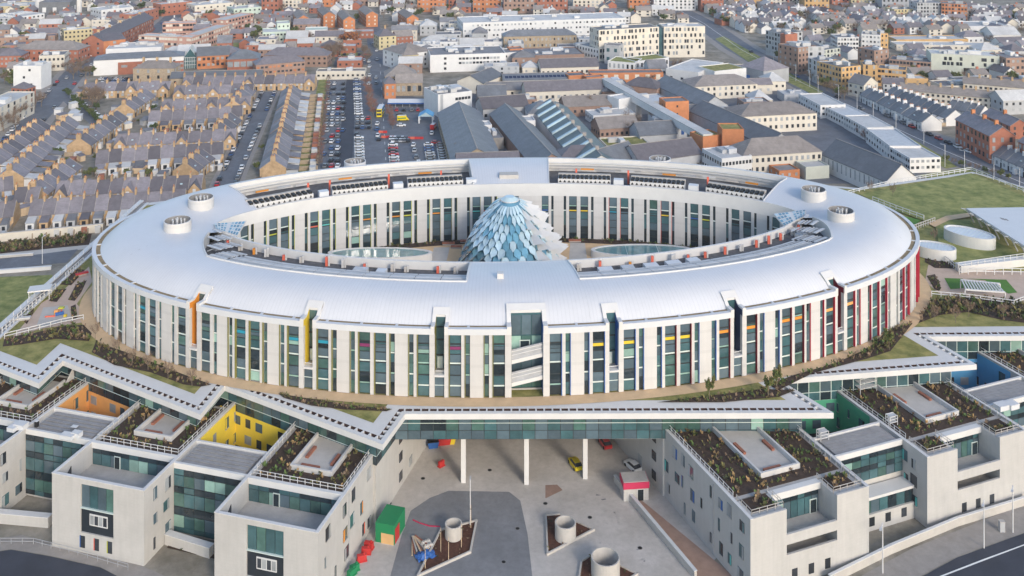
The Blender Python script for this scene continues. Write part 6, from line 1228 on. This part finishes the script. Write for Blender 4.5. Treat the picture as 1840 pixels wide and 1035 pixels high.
# young staked trees on the deck
YT = [make_tree('bare', 31), make_tree('olive', 32)]
def young(x, y, kind, s, where):
    p = P(x, y, 18); o = spawn(YT[kind], (p[0], p[1], 17.85), RND.uniform(0, 6), ('slender leafless young tree ' if kind == 0 else 'young leafy tree ')+where, 'young trees on the deck', (s*.5, s*.5, s))
for x, y in ((171, 608), (209, 634), (237, 655), (266, 664), (302, 680), (345, 692)): young(x, y, 0, .5, 'with stakes along the oval path above the orange yard')
for x, y in ((1680, 577), (1717, 579), (1741, 568), (1803, 572)): young(x, y, 0, .52, 'on the lawn below the terrace garden')
for x, y in ((1275, 716), (1380, 712), (1598, 628), (1396, 697)): young(x, y, 1, .55, 'with a timber guard beside the oval path')
for x, y in ((1604, 352), (1563, 346), (1679, 435)): young(x, y, 0, .55, 'on the green roof')
# ================================================================ far small houses filling the quarters behind
def small_house(wall, roof):
    o = thing('small_house', 'x', 'house'); w, d, H, r = 9., 8., 4.8, 2.6
    m = MB(); m.face([(0,0,0),(w,0,0),(w,0,H),(0,0,H)]).face([(w,d,0),(0,d,0),(0,d,H),(w,d,H)]).face([(w,0,0),(w,d,0),(w,d,H),(w,d/2,H+r),(w,0,H)]).face([(0,d,0),(0,0,0),(0,0,H),(0,d/2,H+r),(0,d,H)]); m.build('wall', wall, o)
    m = MB(); e = .4; k = e*r/(d/2)
    for y0, y1, z0, z1 in ((-e, d/2, H-k, H+r), (d/2, d+e, H+r, H-k)): m.hexa([(-.3,y0,z0),(w+.3,y0,z0),(w+.3,y1,z1),(-.3,y1,z1)], [(-.3,y0,z0+.2),(w+.3,y0,z0+.2),(w+.3,y1,z1+.2),(-.3,y1,z1+.2)])
    m.build('roof', roof, o); bx('chimney', o, (w/2, d/2, H+r-.5), (1.3, .8, 1.9), 'brick_red' if wall != 'white_wall' else 'white_wall')
    for x in (2, 6.8):
        for z in (.9, 3.1): bx('window', o, (x, -.02, z), (1.4, .1, 1.2), 'window_dark')
    freeze(o); return o
SH = {k: small_house(*v) for k, v in {'white': ('white_wall', 'slate'), 'cream': ('cream_wall', 'slate_brown'), 'red brick': ('brick_red', 'slate'), 'pale-roofed white': ('white_wall', 'roof_pale')}.items()}
def fill(x0, x1, y0, y1, n, where, ang, kinds, trees_=0, ts=.9):
    c = t = 0
    while c < n and t < n*25:
        t += 1; x, y = RND.uniform(x0, x1), y0+(y1-y0)*RND.random()**1.3; p = P(x, y)
        if any(math.hypot(p[0]-a, p[1]-b) < r_*.85+6 for a, b, r_ in FOOT): continue
        k = RND.choice(kinds); c += 1; FOOT.append((p[0], p[1], 4.5)); spawn(SH[k], (p[0], p[1], 0), ang+RND.choice([0, 0, PI/2])+RND.uniform(-.08, .08), k+' small house '+where, 'small houses '+where, (RND.uniform(.8, 1.5), 1, RND.uniform(.85, 1.15)))
    c = t = 0
    while c < trees_ and t < trees_*20:
        t += 1; x, y = RND.uniform(x0, x1), RND.uniform(y0, y1); p = P(x, y)
        if any(math.hypot(p[0]-a, p[1]-b) < r_*.8 for a, b, r_ in FOOT): continue
        c += 1; tree(x, y, RND.choice(['bare', 'bare', 'bare', 'olive', 'evergreen']), where, ts)
KW = ['white', 'white', 'cream', 'cream', 'pale-roofed white', 'white', 'red brick']
fill(1262, 1640, 14, 62, 110, 'beyond the tram road', .25, KW, 60); fill(1600, 1850, 22, 60, 50, 'near the railway yard', -.1, KW, 30)
fill(-10, 540, 8, 74, 95, 'beyond the shopping block', .1, ['cream', 'red brick', 'white'], 60); fill(540, 1270, 2, 44, 80, 'behind the long white hospital building', 0, ['red brick', 'cream', 'pale-roofed white'], 50)
fill(1380, 1850, 60, 160, 22, 'in the apartment quarter', .2, ['white', 'cream'], 46, .8); fill(440, 700, 62, 116, 4, 'near the school building', .1, ['cream', 'red brick'], 14, .9); fill(0, 170, 95, 160, 6, 'beside the shop road', .3, ['red brick', 'cream'], 12, .9)
def wpx(X, Y, Z): return (CX+FP*X/Y, YH+FP*(HC-Z)/Y)
def fill_blocks(x0, x1, y0, y1, n, where, ang, walls, roofs, hr=(4.5, 8)):   # low annexes squeezed into the gaps
    c = t = 0
    while c < n and t < n*40:
        t += 1; x, y = RND.uniform(x0, x1), RND.uniform(y0, y1); p = P(x, y); w, d, h = RND.uniform(9, 24), RND.uniform(8, 15), RND.uniform(*hr)
        if any(math.hypot(p[0]-a, p[1]-b) < r_*.78+math.hypot(w, d)*.42 for a, b, r_ in FOOT): continue
        u = Vector((math.cos(ang), math.sin(ang))); v = Vector((-u.y, u.x)); a = Vector(p[:2])-u*w/2-v*d/2; b = a+u*w; m = RND.choice(walls); k = RND.choice(['flat', 'flat', 'gable', 'hip'])
        nm = {'white_wall': 'white', 'cream_wall': 'cream', 'grey_wall': 'grey', 'brick_brown': 'brown brick', 'brick_red': 'red brick', 'stone_wall': 'stone'}[m]; c += 1
        bld(wpx(a.x, a.y, h), wpx(b.x, b.y, h), d, h, m, nm+' '+{'flat': 'flat-roofed', 'gable': 'gabled', 'hip': 'hip-roofed'}[k]+' low annex '+where, rk=k, roof=RND.choice(roofs), win=(max(2, int(w/3.5)), 2 if h > 6 else 1, 1.2, 1.3), wm=('window_dark', 'window_pale'), units=RND.randint(1, 4), group='low annexes '+where)
fill_blocks(690, 1060, 44, 135, 26, 'among the white hospital clinics', .05, ['white_wall', 'cream_wall', 'grey_wall', 'brick_brown'], ['slate', 'roof_felt', 'roof_pale'])
fill_blocks(850, 1450, 130, 300, 26, 'among the slate hospital ranges', .1, ['white_wall', 'cream_wall', 'grey_wall', 'brick_brown'], ['slate', 'slate_blue', 'roof_felt', 'roof_pale'], (4, 6))
fill_blocks(440, 700, 40, 120, 12, 'near the school building', .1, ['brick_brown', 'cream_wall', 'brick_red'], ['slate', 'roof_pale'])
fill_blocks(0, 420, 20, 110, 22, 'near the crescent apartments', .2, ['brick_brown', 'cream_wall', 'brick_red', 'white_wall'], ['slate', 'roof_pale', 'roof_felt'])
fill_blocks(1640, 1850, 60, 200, 14, 'near the pale school', .15, ['white_wall', 'cream_wall', 'brick_brown', 'grey_wall'], ['slate', 'roof_pale'])
for k in range(60):
    x, y = RND.uniform(840, 1480), RND.uniform(125, 305); p = P(x, y)
    if all(math.hypot(p[0]-a, p[1]-b) > r_*.8 for a, b, r_ in FOOT): tree(x, y, RND.choice(['bare', 'bare', 'olive', 'evergreen']), 'between the slate hospital ranges', RND.uniform(.3, .6)) if k % 3 else car(x, y, RND.choice([0, UP]), 'between the slate hospital ranges')
for k in range(40):
    x, y = RND.uniform(690, 1060), RND.uniform(50, 140); p = P(x, y)
    if all(math.hypot(p[0]-a, p[1]-b) > r_*.8 for a, b, r_ in FOOT): tree(x, y, RND.choice(['bare', 'olive']), 'among the white hospital clinics', RND.uniform(.4, .8)) if k % 2 else car(x, y, RND.choice([0, UP]), 'among the white hospital clinics')
# railway yard strips
for k in range(6): sheet('railway_track', [P(1735+k*4, 8+k*4.4), P(1860, 12+k*4.6), P(1860, 14+k*4.6), P(1735+k*4, 10+k*4.4)], .05, ['concrete_pale', 'slate_blue', 'roof_pale'][k % 3])
# street lamps
LP = MB().frustum((0,0), .1, .07, 0, 9, 8).mesh('pole', 'white_metal'); LA = MB().box((-.06, 0, -.06), (.06, 1.6, .06)).mesh('arm', 'white_metal'); LH = MB().box((-.18, 1.3, -.1), (.18, 2.1, .05)).mesh('lamp_head', 'galvanised')
def lamp(x, y, rz, where, s=1.0, z=0):
    p = P(x, y, z); o = thing('street_lamp', 'slim white street lamp '+where, 'street lamp', (p[0], p[1], z), rz, 'street lamps '+where); put('pole', LP, o, (0,0,0), 0, (s*1.3, s*1.3, s)); put('arm', LA, o, (0, 0, 9*s)); put('lamp_head', LH, o, (0, 0, 9*s))
for x, y in ((1390, 122), (1430, 146), (1470, 166), (1507, 184), (1540, 202), (1569, 217), (1610, 236), (1660, 258), (1698, 300), (1733, 312), (1786, 330), (1832, 345), (1455, 156)): lamp(x, y, .6, 'along the tram road')
lamp(76, 474, 0, 'beside the access road', .9)
# ================================================================ forecourt
def bedp(pts, lab, kerb=True):
    q = [P(x, y)[:2] for x, y in pts]; o = thing('planter_bed', lab, 'planter', (*q[0], 0), 0, 'forecourt planter beds'); q = ccw([(a-q[0][0], b-q[0][1]) for a, b in q])
    MB().prism(q, .03, .18).build('soil', 'soil_red', o)
    for a, b in zip(q, q[1:]+q[:1]):
        a, b = Vector((*a, .03)), Vector((*b, .03)); d = b-a; put('kerb', ub('concrete_pale'), o, (a+b)/2, math.atan2(d.y, d.x), (d.length+.3, .3, .42))
    m = MB(); tufts(m, q, .18, 30, (.2, .5), 5, (1, 0, 4, 0, 2)); m.build('planting', ['leaf_olive', 'leaf_green', 'leaf_brown', 'leaf_straw', 'leaf_dark'], o)['kind'] = 'stuff'
bedp(((792, 955), (856, 938), (845, 994), (751, 1037)), 'dark soil bed with stakes round the forecourt drum near the debris'); bedp(((981, 928), (1006, 926), (1067, 954), (984, 998)), 'triangular dark soil bed round the middle forecourt drum'); bedp(((1045, 1011), (1068, 996), (1145, 1034), (1120, 1050), (1040, 1045)), 'dark soil bed round the biggest forecourt drum')
def pdrum(x, y, zt, r, lab):
    p = P(x, y, zt); o = thing('concrete_drum', lab, 'vent drum', (p[0], p[1], .18), 0, 'pale concrete drums on the forecourt'); h = zt-.18; k = 32; t = .22; m = MB()
    m.frustum((0,0), r, r, 0, h, k, 0, False).frustum((0,0), r-t, r-t, .3, h, k, 0, False)
    for i in range(k):
        a, b = 2*PI*i/k, 2*PI*(i+1)/k; m.face([((r-t)*math.cos(a), (r-t)*math.sin(a), h), (r*math.cos(a), r*math.sin(a), h), (r*math.cos(b), r*math.sin(b), h), ((r-t)*math.cos(b), (r-t)*math.sin(b), h)])
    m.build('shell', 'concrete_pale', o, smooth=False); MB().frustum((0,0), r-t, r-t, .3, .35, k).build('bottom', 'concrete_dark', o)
pdrum(815, 940, 2.6, 1.55, 'pale concrete drum in the bed beside the building debris'); pdrum(1016, 938, 2.9, 1.9, 'pale concrete drum in the triangular bed'); pdrum(1088, 1000, 3.2, 2.45, 'largest pale concrete drum on the forecourt')
for x, y in ((792, 992), (806, 1010), (829, 985), (764, 1024), (846, 950)):
    p = P(x, y); o = thing('tree_stake', 'thin pale timber stake in the soil bed by the debris', 'stake', (p[0], p[1], .15), 0, 'timber stakes'); MB().frustum((0,0), .06, .04, 0, 4.2, 6).build('shaft', 'pale_stake', o); bx('tie', o, (0, 0, 3.4), (.3, .1, .1), 'black')
sheet('red_paving_patch', [P(980, 872), P(1001, 871), P(1011, 881), P(980, 896)], .04, 'brick_brown')
# marked paving: pale chalky scuffs on the forecourt, irregular flat patches
for k in range(46):
    x, y = RND.uniform(1045, 1190), RND.uniform(868, 1010)
    if x < 1060+(y-860)*.75 and x > 1030+(y-868)*.3: sheet('paving_patch', [P(x+RND.uniform(-6, 6), y+RND.uniform(-3, 3)) for _ in range(4)], .03+k*.0006, RND.choice(['concrete', 'concrete_pale', 'plaza_asphalt']))
p = P(693, 975); o = thing('mural_box', 'green box kiosk with orange painted lower corners', 'kiosk', (p[0], p[1], 0), LR); bx('box', o, (0, 2.2, 0), (3.6, 5.2, 3.6), 'signal_green'); bx('mural_panel', o, (.5, -.42, .1), (2.4, .06, 1.8), 'ochre_wall'); bx('mural_panel', o, (1.82, 1.0, .1), (.06, 2.0, 2.6), 'brightred'); bx('base', o, (0, 2.2, -.0), (3.7, 5.3, .1), 'concrete')
for k, (x, y, c) in enumerate(((663, 985, 'brightred'), (658, 995, 'brightred'), (650, 1008, 'brightred'), (637, 1026, 'signal_green'), (632, 1034, 'signal_green'))):
    p = P(x, y); o = thing('plastic_barrier', {'brightred': 'red', 'signal_green': 'dark green'}[c]+' plastic barrier block stacked along the wing wall', 'barrier', (p[0], p[1], .02), LR+.3*k, 'barriers by the wing wall'); bx('block', o, (0, 0, 0), (1.6, .7, 1.1), c); bx('foot', o, (0, 0, 0), (1.8, 1.0, .15), c); bx('top_lug', o, (.4, 0, 1.1), (.3, .3, .3), c)
p = P(757, 985); o = thing('debris_pile', 'pile of timber, pale bags and blue tarpaulin beside the soil bed', 'debris', (p[0], p[1], .03), .5)
for k in range(9): b = bx('plank', o, (-1.4+k*.3, .8+.2*(k % 3), .05+.12*(k % 4)), (.22, 4.2, .12), ['pale_stake', 'wood', 'concrete_pale'][k % 3], .1*(k-4))
for k in range(6): MB().frustum((0,0), .55, .25, 0, .6, 7).build('bag', 'concrete_pale', o, (.6+.5*(k % 3), -.6+1.1*(k//3), .1), k)
m = MB(); n = 7
for i in range(n):
    for j in range(n):
        h = lambda a, b: .2+.8*math.exp(-((a-3)**2+(b-3)**2)/6)+.2*math.sin(a*2.1+b*1.3)
        m.face([(-2+i*.5, -3.6+j*.35, h(i, j)), (-1.5+i*.5, -3.6+j*.35, h(i+1, j)), (-1.5+i*.5, -3.25+j*.35, h(i+1, j+1)), (-2+i*.5, -3.25+j*.35, h(i, j+1))])
m.build('tarpaulin', 'royal', o)
pts = [P(742, 934, .1), P(755, 940, .1), P(772, 945, .1), P(791, 946, .1)]; o = thing('hose', 'thin red hose lying on the grey forecourt roadway', 'hose', pts[0]); m = MB()
for a, b in zip(pts, pts[1:]): m.bar(Vector(a)-Vector(pts[0]), Vector(b)-Vector(pts[0]), .16)
m.build('tube', 'pink', o)
for x, y, c in ((778, 803, 'royal'), (790, 798, 'brightred'), (800, 797, 'brightred'), (808, 796, 'brightyellow')):
    p = P(x, y); o = thing('skip_bin', {'royal': 'blue', 'brightred': 'red', 'brightyellow': 'yellow'}[c]+' waste skip at the back of the undercroft', 'skip', (p[0], p[1], .03), .2, 'waste skips'); MB().hexa([(-.9,-.7,0),(.9,-.7,0),(.9,.7,0),(-.9,.7,0)], [(-1.2,-.9,1.3),(1.2,-.9,1.3),(1.2,.9,1.3),(-1.2,.9,1.3)]).build('tub', c, o); bx('lid', o, (0, 0, 1.3), (2.3, 1.7, .1), 'black' if c == 'royal' else c)
p = P(793, 838); o = thing('plastic_barrier', 'single red plastic barrier standing alone near the bridge column', 'barrier', (p[0], p[1], .03), .8); bx('block', o, (0,0,0), (1.3, .5, 1.1), 'brightred'); bx('foot', o, (0,0,0), (1.5, .9, .12), 'brightred')
# entrance hut with red band, ramp wall
A, B = P(1121, 868, 3.6), P(1166, 866, 3.6); o = thing('entrance_hut', 'small white hut with red fascia at the head of the ramp', 'hut', (A[0], A[1], 0), .1); w = B[0]-A[0]; bx('wall', o, (w/2, 1.7, 0), (w, 3.2, 2.4), 'render'); bx('red_fascia', o, (w/2, 1.6, 2.4), (w+.2, 3.5, 1.2), 'pink'); bx('roof', o, (w/2, 1.6, 3.6), (w, 3.2, .1), 'concrete'); bx('door', o, (w*.68, .06, 0), (1.1, .1, 2.1), 'glass_dark'); bx('door_frame', o, (w*.68, .09, 0), (1.3, .06, 2.2), 'white_metal')
o = wedge_wall('pale parapet wall along the sunken ramp on the forecourt', (1105, 866), (1250, 1040), 1.3, .5, 0, 'concrete_pale', 'ramp_wall'); sheet('ramp_road', [P(1112, 866), P(1160, 905), P(1330, 1045), P(1258, 1045)], .035, 'brick_brown')
p = P(845, 945); o = thing('lamp_post', 'thin white lamp post on the grey forecourt roadway', 'lamp post', (p[0], p[1], .03)); MB().frustum((0,0), .1, .07, 0, 8.5, 8).build('pole', 'white_metal', o); bx('lamp_head', o, (0, .5, 8.4), (.25, 1.2, .12), 'galvanised')
for k, (x, y) in enumerate(((760, 860), (880, 845), (980, 905), (930, 950), (1060, 930), (905, 1010), (1150, 985), (700, 905))):
    p = P(x, y); o = thing('drain_cover', 'small dark round drain cover set in the forecourt paving', 'drain cover', (p[0], p[1], .03), 0, 'forecourt drain covers'); MB().frustum((0,0), .45, .45, 0, .02, 14).build('plate', 'grey_roof', o); MB().frustum((0,0), .36, .36, .02, .025, 14).build('grating', 'black', o)
# front right street
sheet('front_pavement', [P(1450, 1060), P(1530, 1045), P(1640, 985), P(1845, 905), P(1845, 956), P(1720, 1000), P(1610, 1060)], .05, 'pavement'); sheet('front_road', [P(1610, 1062), P(1720, 1002), P(1850, 955), P(1850, 1080), P(1600, 1100)], .04, 'asphalt_dark'); sheet('road_marking', [P(1685, 1037), P(1765, 1006), P(1850, 975), P(1850, 977), P(1768, 1008), P(1690, 1038)], .06, 'marking')
for a, b, lab in (((1490, 1050), (1600, 995), 'low white street wall below the wing with balconies'), ((1600, 995), (1720, 945), 'low white street wall below the louvred link'), ((1720, 945), (1850, 905), 'low white street wall below the second balcony wing')): wedge_wall(lab, a, b, 1.5, .35, 0, 'concrete_pale', 'street_wall')
for x, y in ((1586, 1030), (1768, 985), (1820, 957)): lamp(x, y, 2.6, 'on the front pavement', .95)
p = P(1800, 955); o = thing('post_box', 'short grey service pillar on the front pavement', 'pillar', (p[0], p[1], .05)); bx('body', o, (0,0,0), (.9, .7, 1.8), 'grey_wall'); bx('cap', o, (0,0,1.8), (1.0, .8, .1), 'concrete')
# front left street
sheet('front_road', [P(-60, 1000), P(20, 988), P(90, 1000), P(180, 1020), P(260, 1060), P(-60, 1080)], .04, 'asphalt_dark'); sheet('front_pavement', [P(-60, 975), P(40, 962), P(110, 982), P(250, 1015), P(330, 1050), P(255, 1060), P(180, 1019), P(90, 999), P(20, 987), P(-60, 1000)], .05, 'pavement')
railing('thin dark railing along the curved pavement below the yellow yard wing', [P(-20, 978), P(60, 978), P(140, 998), P(230, 1025)], 1.1, 'steel', 2.0, .06)
for a, b, w, lab in (((-20, 935), (90, 945), 3, 'low planter wall at the foot of the orange yard link'), ((300, 975), (380, 1000), 3, 'low planter wall at the foot of the yellow yard link')):
    wedge_wall(lab, a, b, 1.8, 1.2, 0, 'render', 'planter_wall')
bed([P(x, y)[:2] for x, y in ((15, 920), (92, 928), (92, 940), (10, 932))], 'dark planting at the foot of the orange yard link', 30, z=.08); bed([P(x, y)[:2] for x, y in ((310, 965), (386, 985), (386, 1005), (300, 985))], 'dark planting at the foot of the yellow yard link', 30, z=.08)
# rooftop units on the links
def roof_box(x, y, z, s, m, lab, rz=0):
    p = P(x, y, z); o = thing('roof_unit', lab, 'roof unit', (p[0], p[1], z), rz, 'loose roof units'); bx('casing', o, (0,0,.12), s, m); bx('skid', o, (0,0,0), (s[0]*.9, s[1]*.9, .12), 'steel'); bx('top_cap', o, (0,0,.12+s[2]), (s[0]*1.04, s[1]*1.04, .06), 'white_metal')
for x, y, s, m, k in ((38, 770, (2.2, 1.6, .9), 'fascia', 'white roof unit with dark gap on the orange yard link'), (26, 772, (1.6, 2.2, .7), 'fascia', 'pale low roof unit on the orange yard link'), (66, 768, (.6, .6, 1.1), 'black', 'small black vent on the orange yard link'), (122, 788, (2.6, 1.4, .7), 'fascia', 'white twin roof unit on the orange yard link edge'), (138, 785, (1.8, 1.2, .8), 'fascia', 'white small roof unit on the orange yard link corner'), (134, 772, (1.2, .8, .5), 'slate_blue', 'dark blue bundle on the orange yard link')): roof_box(x, y, 12.82, s, m, k, LR)
for x, y, s, k in ((1800, 735, (2.6, 1.8, .9), 'white roof unit on the blue yard link'), (1818, 733, (2.2, 1.8, .9), 'second white roof unit on the blue yard link')): roof_box(x, y, 12.82, s, 'fascia', k, RR)
# white scaffold frames
def scaffold(x, y, z, w, h, lab):
    p = P(x, y, z); o = thing('scaffold_frame', lab, 'scaffold', (p[0], p[1], z), RR, 'scaffold frames')
    for sx in (-1, 1):
        for sy in (-1, 1): bx('standard', o, (sx*w/2, sy*w/3, 0), (.1, .1, h), 'white_metal')
    for zz in (h*.33, h*.66, h*.97):
        for sy in (-1, 1): bx('ledger', o, (0, sy*w/3, zz), (w, .1, .1), 'white_metal')
        bx('board', o, (0, 0, zz), (w*.95, w*.5, .06), 'galvanised')
scaffold(1552, 700, 12.7, 4.2, 3.2, 'white scaffold frame under the canopy beside the green yard wing'); scaffold(1478, 790, 12.7, 1.8, 1.8, 'small white scaffold frame above the green yard, link side'); scaffold(1602, 762, 12.8, 1.8, 1.8, 'small white scaffold frame on the green wall wing edge')

# ================================================================ thin winter haze over the city
hz = MB().box((-2400, -250, -1), (2400, 4400, 140)).build('haze', 'lawn'); hz['kind'] = 'stuff'; hz.data.materials.clear(); hm = D.materials.new('haze_air'); hm.use_nodes = True; n = hm.node_tree
for k in list(n.nodes):
    if k.type == 'BSDF_PRINCIPLED': n.nodes.remove(k)
pv = n.nodes.new('ShaderNodeVolumePrincipled'); pv.inputs['Color'].default_value = (.97, .97, 1, 1); pv.inputs['Density'].default_value = .00009; pv.inputs['Anisotropy'].default_value = .2
n.links.new(pv.outputs[0], n.nodes['Material Output'].inputs['Volume']); hz.data.materials.append(hm)
# prototypes that were never placed are removed; helper properties too
def drop(o):
    for c in list(o.children): drop(c)
    D.objects.remove(o)
for o in [o for o in D.objects if o.get('label') == 'x']: drop(o)
for o in D.objects:
    if 'used' in o: del o['used']
